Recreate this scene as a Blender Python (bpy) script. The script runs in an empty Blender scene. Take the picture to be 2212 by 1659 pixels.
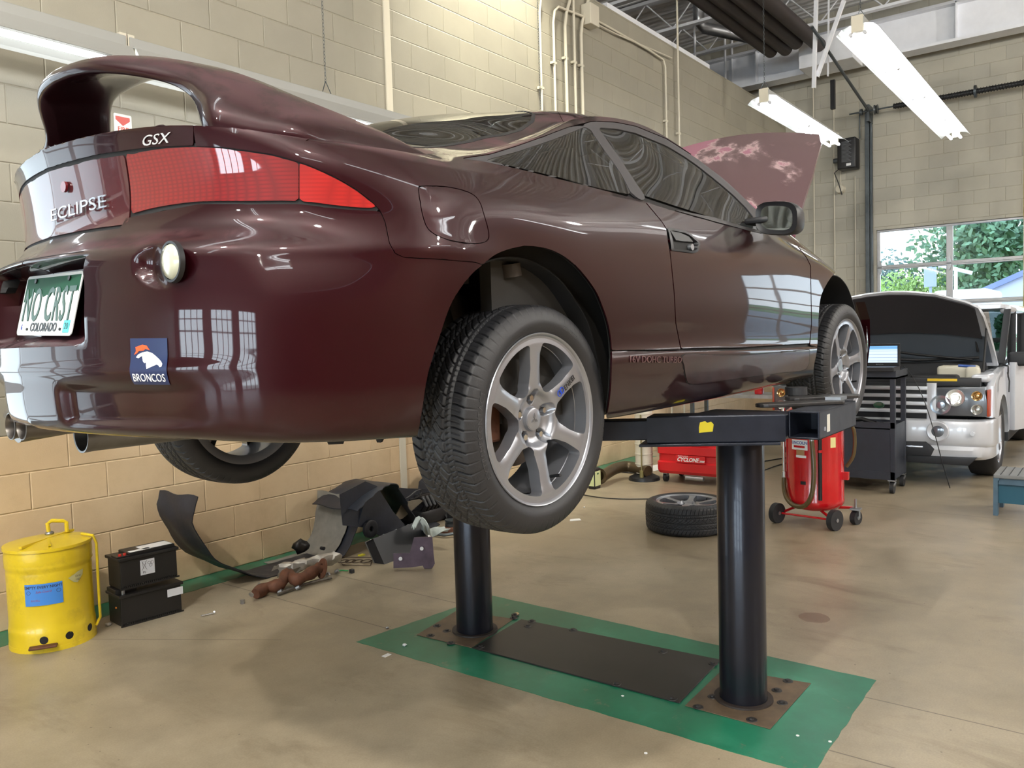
import bpy, bmesh, math, random
import numpy as np
from mathutils import Vector, Matrix

# ---------------------------------------------------------------- camera
W, H = 2212.0, 1659.0
FOC = 1746.0
YAW, PIT, ROL = math.radians(37.284), math.radians(3.2576), math.radians(1.7168)
def _cam_rows(yaw, pitch, roll):
    cy, sy = math.cos(yaw), math.sin(yaw)
    f = np.array([cy*math.cos(pitch), sy*math.cos(pitch), -math.sin(pitch)])
    r = np.array([sy, -cy, 0.0]); d = np.cross(f, r)
    return np.array([math.cos(roll)*r+math.sin(roll)*d, -math.sin(roll)*r+math.cos(roll)*d, f])
CM = _cam_rows(YAW, PIT, ROL)
CC = np.array([0.0, 0.0, 1.45])
scene = bpy.context.scene
C = scene.collection
cam_d = bpy.data.cameras.new('camera'); cam = bpy.data.objects.new('camera', cam_d); C.objects.link(cam)
cam_d.sensor_width = 36.0; cam_d.lens = 36.0*FOC/W; cam_d.clip_start = 0.05; cam_d.clip_end = 400
mw = Matrix.Identity(4)
for i in range(3):
    mw[i][0] = CM[0][i]; mw[i][1] = -CM[1][i]; mw[i][2] = -CM[2][i]; mw[i][3] = CC[i]
cam.matrix_world = mw
scene.camera = cam

def ray(px, py): return CM.T @ np.array([(px-W/2)/FOC, (py-H/2)/FOC, 1.0])
def at(px, py, ax, val):
    """point of the photo's pixel ray on the world plane coordinate[ax] == val"""
    d = ray(px, py); return CC + d*(val-CC[ax])/d[ax]
def proj(P):
    q = (np.asarray(P)-CC) @ CM.T
    return np.stack([q[..., 0]/q[..., 2]*FOC+W/2, q[..., 1]/q[..., 2]*FOC+H/2], -1)

# ---------------------------------------------------------------- colour management
scene.view_settings.view_transform = 'Standard'
scene.view_settings.look = 'None'
scene.view_settings.gamma = 1.0
scene.view_settings.exposure = EXPOSURE = 1.22
scene.view_settings.use_curve_mapping = False
scene.cycles.use_denoising = True
scene.cycles.max_bounces = 7; scene.cycles.diffuse_bounces = 3; scene.cycles.glossy_bounces = 4
scene.cycles.transmission_bounces = 6; scene.cycles.transparent_max_bounces = 10
scene.cycles.caustics_reflective = False; scene.cycles.caustics_refractive = False
scene.cycles.sample_clamp_indirect = 6.0

# ---------------------------------------------------------------- world: bright hazy daylight outside
world = bpy.data.worlds.new('world'); scene.world = world; world.use_nodes = True
wn = world.node_tree.nodes; wl = world.node_tree.links
wbg = wn['Background']; wtc = wn.new('ShaderNodeTexCoord'); wsp = wn.new('ShaderNodeSeparateXYZ'); wcr = wn.new('ShaderNodeValToRGB')
wl.new(wtc.outputs['Generated'], wsp.inputs[0]); wl.new(wsp.outputs['Z'], wcr.inputs[0]); wl.new(wcr.outputs[0], wbg.inputs[0])
wcr.color_ramp.elements[0].position = 0.0; wcr.color_ramp.elements[0].color = (0.80, 0.86, 0.95, 1)
wcr.color_ramp.elements[1].position = 0.6; wcr.color_ramp.elements[1].color = (0.42, 0.58, 0.85, 1)
wbg.inputs[1].default_value = 2.4

# ---------------------------------------------------------------- daylight through the bay doors behind and beside the camera
def area(name, loc, rot, sx, sy, power, col):
    l = bpy.data.lights.new(name, 'AREA'); l.shape = 'RECTANGLE'; l.size = sx; l.size_y = sy; l.energy = power; l.color = col
    o = bpy.data.objects.new(name, l); o.location = loc; o.rotation_euler = rot; C.objects.link(o); return o
BACKX, RIGHTY, FARX, LEFTY, CEIL = -14.0, -13.0, 14.0, 4.65, 6.6
DAY = (0.78, 0.88, 1.0)
for k, y in enumerate((-5.2, -1.2, 2.8)):
    area('daylight_bay', (BACKX-0.35, y, 1.75), (0, math.radians(-90), 0), 3.1, 2.8, 140, DAY)
FILL_HB = ((-1.8, -1.9), (-2.4, 1.3), (-6.5, -4.0), (4.0, -6.0), (10.5, -4.5), (-6.5, 2.2), (3.2, -10.0), (10.5, -9.5))
for x, y in FILL_HB:      # added fill lamps brightening ceiling, floor and walls; housings are built with the fixtures
    l = bpy.data.lights.new('added_fill_light', 'POINT'); l.energy = 50 if y > 2 else (240 if x > 3 else (330 if y > 0 else 250)); l.shadow_soft_size = .11; l.color = (1.0, .96, .88)
    o = bpy.data.objects.new('added_fill_light', l); o.location = (x, y, 5.35); C.objects.link(o)
area('daylight_bay_left', (-0.85, LEFTY+0.55, 1.6), (math.radians(-90), 0, 0), 3.4, 2.9, 50, DAY)

# ---------------------------------------------------------------- helpers
def lin(c):
    c = c/255.0
    return c/12.92 if c <= 0.04045 else ((c+0.055)/1.055)**2.4
def rgb(r, g, b): return (lin(r), lin(g), lin(b), 1.0)
MATS = {}
class NT:
    def __init__(s, m): s.t = m.node_tree; s.n = s.t.nodes; s.l = s.t.links; s.b = s.n['Principled BSDF']; s.out = s.n['Material Output']
    def add(s, k, **kw):
        x = s.n.new(k)
        for a, v in kw.items(): setattr(x, a, v)
        return x
    def tc(s, w='Object'): return s.add('ShaderNodeTexCoord').outputs[w]
    def noise(s, vec, scale, detail=3, rough=0.55, dist=0.0):
        x = s.add('ShaderNodeTexNoise'); x.inputs['Scale'].default_value = scale; x.inputs['Detail'].default_value = detail
        x.inputs['Roughness'].default_value = rough; x.inputs['Distortion'].default_value = dist
        if vec is not None: s.l.new(vec, x.inputs['Vector'])
        return x.outputs['Fac']
    def ramp(s, fac, stops):
        x = s.add('ShaderNodeValToRGB'); e = x.color_ramp.elements
        while len(e) < len(stops): e.new(0.5)
        for i, (p, c) in enumerate(stops):
            e[i].position = p; e[i].color = c if len(c) == 4 else (*c, 1)
        s.l.new(fac, x.inputs[0]); return x.outputs[0]
    def mix(s, fac, a, b, blend='MIX'):
        x = s.add('ShaderNodeMix', data_type='RGBA', blend_type=blend)
        for v, i in ((fac, 0), (a, 6), (b, 7)):
            if isinstance(v, (int, float)): x.inputs[i].default_value = v
            elif isinstance(v, tuple): x.inputs[i].default_value = v
            else: s.l.new(v, x.inputs[i])
        return x.outputs[2]
    def math(s, op, a, b=None, c=None, clamp=False):
        x = s.add('ShaderNodeMath', operation=op); x.use_clamp = clamp
        for i, v in enumerate((a, b, c)):
            if v is None: continue
            if isinstance(v, (int, float)): x.inputs[i].default_value = v
            else: s.l.new(v, x.inputs[i])
        return x.outputs[0]
    def bump(s, h, strength=0.3, dist=0.01, nrm=None):
        x = s.add('ShaderNodeBump'); x.inputs['Strength'].default_value = strength; x.inputs['Distance'].default_value = dist
        s.l.new(h, x.inputs['Height'])
        if nrm is not None: s.l.new(nrm, x.inputs['Normal'])
        return x.outputs[0]
    def xyz(s, vec):
        x = s.add('ShaderNodeSeparateXYZ'); s.l.new(vec, x.inputs[0]); return x.outputs
    def comb(s, x_, y_, z_=0.0):
        x = s.add('ShaderNodeCombineXYZ')
        for i, v in enumerate((x_, y_, z_)):
            if isinstance(v, (int, float)): x.inputs[i].default_value = v
            else: s.l.new(v, x.inputs[i])
        return x.outputs[0]
def mat(name, col=(0.5, 0.5, 0.5, 1), rough=0.5, metal=0.0, coat=0.0, coat_rough=0.03, spec=None, emit=None, estr=1.0, var=0.0, vscale=8.0, bump=0.0, bscale=60.0, trans=0.0, alpha=None):
    if name in MATS: return MATS[name]
    m = bpy.data.materials.new(name); m.use_nodes = True; MATS[name] = m
    n = NT(m); b = n.b
    b.inputs['Base Color'].default_value = col; b.inputs['Roughness'].default_value = rough; b.inputs['Metallic'].default_value = metal
    b.inputs['Coat Weight'].default_value = coat; b.inputs['Coat Roughness'].default_value = coat_rough
    if spec is not None: b.inputs['Specular IOR Level'].default_value = spec
    if trans: b.inputs['Transmission Weight'].default_value = trans
    if emit: b.inputs['Emission Color'].default_value = emit; b.inputs['Emission Strength'].default_value = estr
    if var or bump:
        v = n.tc('Object')
    if var:
        f = n.noise(v, vscale, 5, 0.6)
        lo = tuple(c*(1-var) for c in col[:3])+(1,); hi = tuple(min(1, c*(1+var)) for c in col[:3])+(1,)
        n.l.new(n.ramp(f, [(0.3, lo), (0.7, hi)]), b.inputs['Base Color'])
        r2 = n.math('MULTIPLY_ADD', f, 0.25, max(0.02, rough-0.12)); n.l.new(r2, b.inputs['Roughness'])
    if bump:
        n.l.new(n.bump(n.noise(v, bscale, 4), bump, 0.004), b.inputs['Normal'])
    return m

def newmesh(name, verts, faces, m=None, parent=None, smooth=True, uvs=None, link=True):
    me = bpy.data.meshes.new(name)
    me.from_pydata([tuple(map(float, v)) for v in verts], [], [tuple(map(int, f)) for f in faces])
    if smooth: me.polygons.foreach_set('use_smooth', [True]*len(me.polygons))
    if uvs is not None:
        uvl = me.uv_layers.new(name='UVMap')
        li = np.zeros(len(me.loops), int); me.loops.foreach_get('vertex_index', li)
        uvl.data.foreach_set('uv', np.asarray(uvs, float)[li].ravel())
    me.update()
    o = bpy.data.objects.new(name, me)
    if m is not None: me.materials.append(m)
    if link: C.objects.link(o)
    if parent is not None: o.parent = parent
    return o
def bmobj(name, bm, m=None, parent=None, smooth=None):
    """bmesh -> one mesh object; smooth = angle in degrees for smooth shading or None for flat"""
    me = bpy.data.meshes.new(name)
    if smooth is not None:
        a = math.radians(smooth)
        for f in bm.faces: f.smooth = True
        for e in bm.edges:
            if len(e.link_faces) == 1 or (len(e.link_faces) == 2 and e.calc_face_angle(0) > a): e.smooth = False
    bm.to_mesh(me); bm.free()
    o = bpy.data.objects.new(name, me)
    if m is not None:
        for q in (m if isinstance(m, (list, tuple)) else [m]): me.materials.append(q)
    C.objects.link(o)
    if parent is not None: o.parent = parent
    return o
def tag(o, label=None, cat=None, group=None, kind=None):
    if label: o['label'] = label
    if cat: o['category'] = cat
    if group: o['group'] = group
    if kind: o['kind'] = kind
    return o
def empty(name, loc=(0, 0, 0), rz=0.0, label=None, cat=None, group=None):
    o = bpy.data.objects.new(name, None); o.empty_display_size = 0.1; C.objects.link(o)
    o.location = tuple(map(float, loc)); o.rotation_euler = (0, 0, rz)
    return tag(o, label, cat, group)
def copy_tree(o, parent=None):
    c = o.copy(); C.objects.link(c); c.parent = parent
    for ch in [x for x in bpy.data.objects if x.parent == o]: copy_tree(ch, c)
    return c
I4 = Matrix.Identity(4)
def T(x, y, z): return Matrix.Translation((x, y, z))
def RX(a): return Matrix.Rotation(math.radians(a), 4, 'X')
def RY(a): return Matrix.Rotation(math.radians(a), 4, 'Y')
def RZ(a): return Matrix.Rotation(math.radians(a), 4, 'Z')
class MB:
    """collects shapes in one bmesh"""
    def __init__(s): s.bm = bmesh.new()
    def _tf(s, vs, M, mi=0):
        if M is not None: bmesh.ops.transform(s.bm, matrix=M, verts=vs)
        if mi:
            for f in {f for v in vs for f in v.link_faces}: f.material_index = mi
        return s
    def box(s, lo, hi, bev=0.0, seg=2, M=None, mi=0):
        lo = [float(a) for a in lo]; hi = [float(a) for a in hi]
        r = bmesh.ops.create_cube(s.bm, size=1.0); vs = r['verts']
        for v in vs: v.co = Vector([(lo[i]+hi[i])/2+v.co[i]*(hi[i]-lo[i]) for i in range(3)])
        if bev > 0:
            es = list({e for v in vs for e in v.link_edges})
            b = bmesh.ops.bevel(s.bm, geom=es, offset=bev, segments=seg, profile=0.5, affect='EDGES')
            vs = list({v for f in b['faces'] for v in f.verts} | {v for v in vs if v.is_valid})
            vs = list({v for v in vs})
            # all connected verts
            seen = set(vs); st = list(vs)
            while st:
                v = st.pop()
                for e in v.link_edges:
                    w = e.other_vert(v)
                    if w not in seen: seen.add(w); st.append(w)
            vs = list(seen)
        return s._tf(vs, M, mi)
    def cyl(s, p0, p1, r0, r1=None, n=24, caps=True, M=None, mi=0):
        p0 = Vector(tuple(map(float, p0))); p1 = Vector(tuple(map(float, p1))); r1 = r0 if r1 is None else r1
        d = p1-p0; L = d.length
        if L < 1e-7: return s
        r = bmesh.ops.create_cone(s.bm, cap_ends=caps, segments=n, radius1=r0, radius2=r1, depth=L)
        q = d.to_track_quat('Z', 'Y').to_matrix().to_4x4(); q.translation = (p0+p1)/2
        bmesh.ops.transform(s.bm, matrix=q, verts=r['verts'])
        return s._tf(r['verts'], M, mi)
    def sph(s, c, r, seg=16, M=None, scale=(1, 1, 1), mi=0):
        q = bmesh.ops.create_uvsphere(s.bm, u_segments=seg, v_segments=max(6, seg//2), radius=1.0)
        for v in q['verts']: v.co = Vector([c[i]+v.co[i]*r*scale[i] for i in range(3)])
        return s._tf(q['verts'], M, mi)
    def tube(s, pts, r, n=10, closed=False, M=None, caps=True, mi=0, rs=None):
        P = [Vector(tuple(map(float, p))) for p in pts]; N = len(P); rings = []
        up = None; newv = []
        for i in range(N):
            if closed: t = (P[(i+1) % N]-P[i-1])
            else: t = P[min(i+1, N-1)]-P[max(i-1, 0)]
            t.normalize()
            if up is None: up = t.orthogonal().normalized()
            else:
                up = up-t*up.dot(t)
                up = up.normalized() if up.length > 1e-6 else t.orthogonal().normalized()
            bi = t.cross(up); rr = r if rs is None else rs[i]
            ring = [s.bm.verts.new(P[i]+(up*math.cos(2*math.pi*k/n)+bi*math.sin(2*math.pi*k/n))*rr) for k in range(n)]
            rings.append(ring); newv += ring
        for i in range(N if closed else N-1):
            a, b = rings[i], rings[(i+1) % N]
            for k in range(n): s.bm.faces.new((a[k], a[(k+1) % n], b[(k+1) % n], b[k]))
        if caps and not closed:
            s.bm.faces.new(rings[0][::-1]); s.bm.faces.new(rings[-1])
        return s._tf(newv, M, mi)
    def lathe(s, prof, n=48, M=None, close=False, mi=0, arc=None):
        """prof: (r, z) pairs turned about z"""
        rings = []; newv = []
        m = n if arc is None else n+1
        for r, z in prof:
            if r < 1e-6: v = s.bm.verts.new((0, 0, z)); rings.append([v]); newv.append(v)
            else:
                A = 2*math.pi if arc is None else arc
                ring = [s.bm.verts.new((r*math.cos(A*k/n), r*math.sin(A*k/n), z)) for k in range(m)]
                rings.append(ring); newv += ring
        def join(a, b):
            K = n
            for k in range(K):
                k1 = (k+1) % n if arc is None else k+1
                if len(a) == 1 and len(b) == 1: return
                if len(a) == 1: s.bm.faces.new((a[0], b[k], b[k1]))
                elif len(b) == 1: s.bm.faces.new((a[k], a[k1], b[0]))
                else: s.bm.faces.new((a[k], a[k1], b[k1], b[k]))
        for i in range(len(rings)-1): join(rings[i], rings[i+1])
        if close: join(rings[-1], rings[0])
        return s._tf(newv, M, mi)
    def prism(s, pts, z0, z1, M=None, mi=0, bev=0.0):
        """pts: (x, y) outline extruded z0..z1"""
        a = [s.bm.verts.new((p[0], p[1], z0)) for p in pts]; b = [s.bm.verts.new((p[0], p[1], z1)) for p in pts]
        n = len(pts); fs = [s.bm.faces.new(a[::-1]), s.bm.faces.new(b)]
        for k in range(n): fs.append(s.bm.faces.new((a[k], a[(k+1) % n], b[(k+1) % n], b[k])))
        vs = a+b
        if bev > 0:
            es = list({e for f in fs[:2] for e in f.edges})
            r = bmesh.ops.bevel(s.bm, geom=es, offset=bev, segments=2, profile=0.5, affect='EDGES')
            seen = set(v for v in r['verts'] if v.is_valid); st = list(seen)
            while st:
                v = st.pop()
                for e in v.link_edges:
                    w = e.other_vert(v)
                    if w not in seen: seen.add(w); st.append(w)
            vs = list(seen)
        return s._tf(vs, M, mi)
    def quad(s, a, b, c, d, mi=0):
        f = s.bm.faces.new([s.bm.verts.new(tuple(map(float, p))) for p in (a, b, c, d)]); f.material_index = mi; return s
    def grid(s, P, mi=0, closed_u=False, M=None):
        """P[i][j] -> points"""
        V = [[s.bm.verts.new(tuple(map(float, p))) for p in row] for row in P]
        ni = len(V); nj = len(V[0])
        for i in range(ni if closed_u else ni-1):
            for j in range(nj-1):
                s.bm.faces.new((V[i][j], V[i][j+1], V[(i+1) % ni][j+1], V[(i+1) % ni][j]))
        return s._tf([v for r in V for v in r], M, mi)
    def done(s, name, m=None, parent=None, smooth=None, normals=True):
        if normals: bmesh.ops.recalc_face_normals(s.bm, faces=s.bm.faces)
        return bmobj(name, s.bm, m, parent, smooth)
def solidify(o, t, off=-1.0):
    md = o.modifiers.new('thick', 'SOLIDIFY'); md.thickness = t; md.offset = off; return o
def bevel(o, w, seg=2, ang=35):
    md = o.modifiers.new('bevel', 'BEVEL'); md.width = w; md.segments = seg; md.limit_method = 'ANGLE'; md.angle_limit = math.radians(ang); return o
def text_bm(s, size=1.0, extrude=0.0, font_scale_x=1.0, bold=0.0, align='CENTER', shear=0.0, spacing=1.0):
    """text as a bmesh lying in xy, centred"""
    cu = bpy.data.curves.new('txt', 'FONT'); cu.body = s; cu.size = size; cu.extrude = extrude; cu.offset = bold
    cu.align_x = align; cu.align_y = 'CENTER'; cu.shear = shear; cu.space_character = spacing; cu.resolution_u = 3
    o = bpy.data.objects.new('txt', cu); C.objects.link(o)
    dg = bpy.context.evaluated_depsgraph_get(); me = bpy.data.meshes.new_from_object(o.evaluated_get(dg))
    bm = bmesh.new(); bm.from_mesh(me); bpy.data.objects.remove(o); bpy.data.curves.remove(cu); bpy.data.meshes.remove(me)
    for v in bm.verts: v.co.x *= font_scale_x
    return bm
def text_obj(name, s, size, M, m, parent=None, **kw):
    bm = text_bm(s, size, **kw); bmesh.ops.transform(bm, matrix=M, verts=bm.verts)
    return bmobj(name, bm, m, parent)
def frame(o, x, y, z=None):
    """matrix with origin o, x axis and y axis directions (orthonormalised)"""
    x = Vector(tuple(map(float, x))).normalized(); y = Vector(tuple(map(float, y))); y = (y-x*y.dot(x)).normalized(); z = x.cross(y)
    M = Matrix.Identity(4)
    for i in range(3): M[i][0] = x[i]; M[i][1] = y[i]; M[i][2] = z[i]; M[i][3] = float(o[i])
    return M
def cspline(ts, P, q):
    """natural cubic spline through P at ts, evaluated at q"""
    ts = np.asarray(ts, float); P = np.asarray(P, float); q = np.asarray(q, float); n = len(ts)
    sh = P.shape[1:]; P2 = P.reshape(n, -1); h = np.diff(ts)
    A = np.zeros((n, n)); B = np.zeros((n, P2.shape[1])); A[0, 0] = A[-1, -1] = 1
    for i in range(1, n-1):
        A[i, i-1] = h[i-1]; A[i, i] = 2*(h[i-1]+h[i]); A[i, i+1] = h[i]
        B[i] = 6*((P2[i+1]-P2[i])/h[i]-(P2[i]-P2[i-1])/h[i-1])
    Mx = np.linalg.solve(A, B)
    k = np.clip(np.searchsorted(ts, q, side='right')-1, 0, n-2)
    a = (ts[k+1]-q)/h[k]; b = (q-ts[k])/h[k]; hh = h[k][..., None]
    a_ = a[..., None]; b_ = b[..., None]
    r = a_*P2[k]+b_*P2[k+1]+((a_**3-a_)*Mx[k]+(b_**3-b_)*Mx[k+1])*hh**2/6
    return r.reshape(q.shape+sh)
def sstep(a, b, x):
    t = np.clip((np.asarray(x, float)-a)/(b-a), 0, 1); return t*t*(3-2*t)
def pseg(P, poly):
    """signed distance to polygon (positive inside); P (...,2)"""
    poly = np.asarray(poly, float); n = len(poly); x = P[..., 0]; y = P[..., 1]
    d2 = np.full(x.shape, 1e18); ins = np.zeros(x.shape, bool)
    for i in range(n):
        a = poly[i]; b = poly[(i+1) % n]; e = b-a; L = e@e
        if L < 1e-12: continue
        t = np.clip(((x-a[0])*e[0]+(y-a[1])*e[1])/L, 0, 1)
        d2 = np.minimum(d2, (x-a[0]-t*e[0])**2+(y-a[1]-t*e[1])**2)
        c = (a[1] > y) != (b[1] > y)
        with np.errstate(divide='ignore', invalid='ignore'):
            xi = a[0]+(y-a[1])*e[0]/(e[1] if abs(e[1]) > 1e-12 else 1e-12)
        ins ^= c & (x < xi)
    return np.where(ins, 1, -1)*np.sqrt(d2)
def smoothpoly(pts, n=6, closed=True):
    """Catmull-Rom densify"""
    P = np.asarray(pts, float); N = len(P); out = []
    for i in range(N if closed else N-1):
        if closed: p0, p1, p2, p3 = P[i-1], P[i], P[(i+1) % N], P[(i+2) % N]
        else: p0, p1, p2, p3 = P[max(i-1, 0)], P[i], P[i+1], P[min(i+2, N-1)]
        for k in range(n):
            t = k/n
            out.append(0.5*((2*p1)+(-p0+p2)*t+(2*p0-5*p1+4*p2-p3)*t*t+(-p0+3*p1-3*p2+p3)*t**3))
    if not closed: out.append(P[-1])
    return np.array(out)
def clip_grid(G, f, extra=None):
    """grid of points G[i,j], scalar f[i,j]: the part with f>0, cut smoothly. -> verts, faces, uv(extra)"""
    ni, nj = f.shape; E = extra
    ok = f > 0
    cell = ok[:-1, :-1] | ok[1:, :-1] | ok[:-1, 1:] | ok[1:, 1:]
    verts = []; ev = []; idx = {}; faces = []
    def vid(key, p, e):
        k = idx.get(key)
        if k is None:
            k = len(verts); idx[key] = k; verts.append(p); ev.append(e)
        return k
    for i, j in zip(*np.nonzero(cell)):
        cs = [(i, j), (i, j+1), (i+1, j+1), (i+1, j)]
        fv = [f[c] for c in cs]; poly = []
        for k in range(4):
            a, b = cs[k], cs[(k+1) % 4]; fa, fb = fv[k], fv[(k+1) % 4]
            if fa > 0: poly.append(vid(a, G[a], None if E is None else E[a]))
            if (fa > 0) != (fb > 0):
                t = fa/(fa-fb); key = (a, b) if a < b else (b, a)
                poly.append(vid(key, G[a]*(1-t)+G[b]*t, None if E is None else E[a]*(1-t)+E[b]*t))
        if len(poly) >= 3: faces.append(poly)
    return verts, faces, (None if E is None else ev)
# ================================================================ ROOM
def block_mat(name, axis, phase, two_tone=True):
    m = bpy.data.materials.new(name); m.use_nodes = True; n = NT(m); n.b.inputs['Roughness'].default_value = 0.55
    tc = n.tc('Object'); o = n.xyz(tc); u = o['X'] if axis == 0 else o['Y']; z = o['Z']
    r = n.math('DIVIDE', z, 0.2032); row = n.math('FLOOR', r); fr = n.math('SUBTRACT', r, row)
    half = n.math('MULTIPLY', n.math('PINGPONG', row, 1.0), 0.5)
    uu = n.math('ADD', n.math('SUBTRACT', n.math('DIVIDE', u, 0.4064), phase), half); fu = n.math('FRACT', uu)
    dz = n.math('MULTIPLY', n.math('PINGPONG', fr, 0.5), 0.2032); du = n.math('MULTIPLY', n.math('PINGPONG', fu, 0.5), 0.4064)
    wob = n.math('MULTIPLY', n.noise(tc, 7.0, 3), 0.003)
    d = n.math('ADD', n.math('MINIMUM', dz, du), n.math('SUBTRACT', wob, 0.0015))
    groove = n.math('SUBTRACT', 1.0, n.math('DIVIDE', d, 0.006), clamp=True)   # 1 in the joint
    up = n.ramp(n.noise(tc, 1.3, 5, 0.6), [(0.3, rgb(147, 142, 128)), (0.7, rgb(158, 153, 138))])
    lo = n.ramp(n.noise(tc, 1.9, 5, 0.6), [(0.3, rgb(206, 180, 144)), (0.7, rgb(218, 193, 157))])
    sc = n.math('FLOOR', uu)
    vn = n.add('ShaderNodeTexWhiteNoise', noise_dimensions='3D'); n.l.new(n.comb(sc, row, 0.0), vn.inputs['Vector'])
    base = n.mix(n.math('GREATER_THAN', z, 1.016 if two_tone is True else 4.6), lo, up) if two_tone else up
    if two_tone is None: base = n.mix(1.0, base, (1.34, 1.37, 1.44, 1), 'MULTIPLY')  # far wall copy lightened to offset the weaker light there
    if two_tone == 2.45: base = n.mix(1.0, base, (.34, .28, .26, 1), 'MULTIPLY')  # unseen walls darkened so the car's side reflects less light
    tint = n.ramp(vn.outputs['Value'], [(0, (0.94, 0.94, 0.94)), (1, (1.04, 1.035, 1.02))])
    base = n.mix(1.0, base, tint, 'MULTIPLY')
    dirt = n.ramp(n.noise(n.comb(u, z, 0.0), 3.5, 7, 0.7), [(0.35, (0.86, 0.84, 0.80)), (0.55, (1, 1, 1))])
    base = n.mix(n.math('SUBTRACT', 1.0, n.math('DIVIDE', z, 1.3), clamp=True), base, n.mix(1.0, base, dirt, 'MULTIPLY'))
    jc = n.mix(1.0, base, (1.16, 1.13, 1.08, 1), 'MULTIPLY')
    n.l.new(n.mix(n.math('MULTIPLY', groove, 0.7), base, jc), n.b.inputs['Base Color'])
    h = n.math('MULTIPLY_ADD', groove, -1.0, n.math('MULTIPLY', n.noise(tc, 160.0, 3, 0.7), 0.16))
    n.l.new(n.bump(h, 0.75, 0.006), n.b.inputs['Normal'])
    return m
m_blockL = block_mat('block_left', 0, 0.03)
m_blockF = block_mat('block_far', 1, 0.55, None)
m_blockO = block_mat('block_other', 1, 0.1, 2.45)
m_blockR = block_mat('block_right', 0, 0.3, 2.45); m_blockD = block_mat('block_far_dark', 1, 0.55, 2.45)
m_white = mat('white_steel', rgb(232, 234, 240), 0.5, var=0.06, vscale=3)
m_conduit = mat('painted_conduit', rgb(205, 198, 180), 0.45)
m_dsteel = mat('dark_galvanised', rgb(88, 94, 98), 0.4, 0.7, var=0.2)
m_black = mat('black_plastic', rgb(24, 24, 27), 0.45)
m_rubber = mat('rubber', rgb(38, 38, 41), 0.62, bump=0.15, bscale=300)
m_chrome = mat('chrome', rgb(225, 228, 232), 0.12, 1.0)
m_zinc = mat('zinc', rgb(165, 167, 170), 0.35, 0.9, var=0.15)
def struct(o): o['kind'] = 'structure'; return o
def wallquad(name, m, boxes):
    mb = MB()
    for lo, hi in boxes: mb.box(lo, hi)
    return struct(mb.done(name, m))
# floor: worn sealed concrete
def floor_mat():
    m = bpy.data.materials.new('sealed_concrete'); m.use_nodes = True; n = NT(m)
    tc = n.tc('Object'); o = n.xyz(tc)
    a = n.noise(tc, 0.55, 6, 0.62); b = n.noise(tc, 3.2, 6, 0.65); c = n.noise(tc, 140.0, 2, 0.5)
    base = n.ramp(a, [(0.28, rgb(136, 123, 102)), (0.5, rgb(154, 142, 121)), (0.72, rgb(172, 161, 141))])
    base = n.mix(1.0, base, n.ramp(b, [(0.32, (0.80, 0.79, 0.77)), (0.6, (1.05, 1.04, 1.02))]), 'MULTIPLY')
    base = n.mix(1.0, base, n.ramp(c, [(0.3, (0.93, 0.93, 0.92)), (0.7, (1.07, 1.07, 1.07))]), 'MULTIPLY')
    # small dark chips and pits
    vo = n.add('ShaderNodeTexVoronoi', feature='F1'); vo.inputs['Scale'].default_value = 17.0; n.l.new(tc, vo.inputs['Vector'])
    wn_ = n.add('ShaderNodeSeparateColor'); n.l.new(vo.outputs['Color'], wn_.inputs[0])
    chips = n.math('MULTIPLY', n.math('LESS_THAN', n.math('ADD', vo.outputs['Distance'], n.math('MULTIPLY', n.noise(tc, 90, 2), 0.12)), 0.13), n.math('GREATER_THAN', wn_.outputs[0], 0.66))
    chips = n.math('MULTIPLY', chips, n.math('GREATER_THAN', n.noise(tc, 1.1, 2), 0.47))
    base = n.mix(n.math('MULTIPLY', chips, 0.6), base, rgb(62, 54, 46))
    # scuffs and oil stains
    st = n.noise(n.comb(n.math('MULTIPLY', o['X'], 1.6), n.math('MULTIPLY', o['Y'], 0.7)), 1.7, 8, 0.72, 0.6)
    base = n.mix(n.math('MULTIPLY', n.math('SUBTRACT', st, 0.54, clamp=True), 5.0, clamp=True), base, n.mix(1.0, base, (0.66, 0.62, 0.58, 1), 'MULTIPLY'))
    # round rust stain beyond the post
    dx = n.math('SUBTRACT', o['X'], RUST[0]); dy = n.math('SUBTRACT', o['Y'], RUST[1])
    dd = n.math('SQRT', n.math('ADD', n.math('MULTIPLY', dx, dx), n.math('MULTIPLY', dy, dy)))
    dd = n.math('ADD', dd, n.math('MULTIPLY', n.noise(tc, 25, 3), 0.02))
    base = n.mix(n.math('MULTIPLY', n.math('LESS_THAN', dd, 0.085), 0.6), base, rgb(92, 62, 46))
    # saw-cut joints
    def line(v, x0): return n.math('LESS_THAN', n.math('ABSOLUTE', n.math('SUBTRACT', v, x0)), 0.0035)
    wobX = n.math('ADD', o['X'], n.math('MULTIPLY', n.noise(tc, 2.2, 3), 0.015))
    j = n.math('MAXIMUM', line(wobX, 3.29), n.math('MAXIMUM', line(wobX, 2.80), n.math('MAXIMUM', line(o['X'], 6.9), line(o['Y'], -1.2))))
    g = n.math('LESS_THAN', n.math('ABSOLUTE', n.math('SUBTRACT', n.math('ADD', o['X'], n.math('MULTIPLY', o['Y'], 0.63)), 4.475)), 0.003)
    j = n.math('MAXIMUM', j, n.math('MULTIPLY', g, n.math('GREATER_THAN', o['Y'], 3.3)))
    base = n.mix(n.math('MULTIPLY', j, 0.65), base, rgb(58, 50, 42))
    n.l.new(base, n.b.inputs['Base Color'])
    ro = n.math('MULTIPLY_ADD', b, 0.22, n.math('MULTIPLY_ADD', a, 0.15, 0.17)); n.l.new(ro, n.b.inputs['Roughness'])
    n.b.inputs['Specular IOR Level'].default_value = 0.55
    n.l.new(n.bump(n.math('SUBTRACT', n.math('MULTIPLY', c, 0.35), n.math('ADD', chips, j)), 0.12, 0.004), n.b.inputs['Normal'])
    return m
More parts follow.
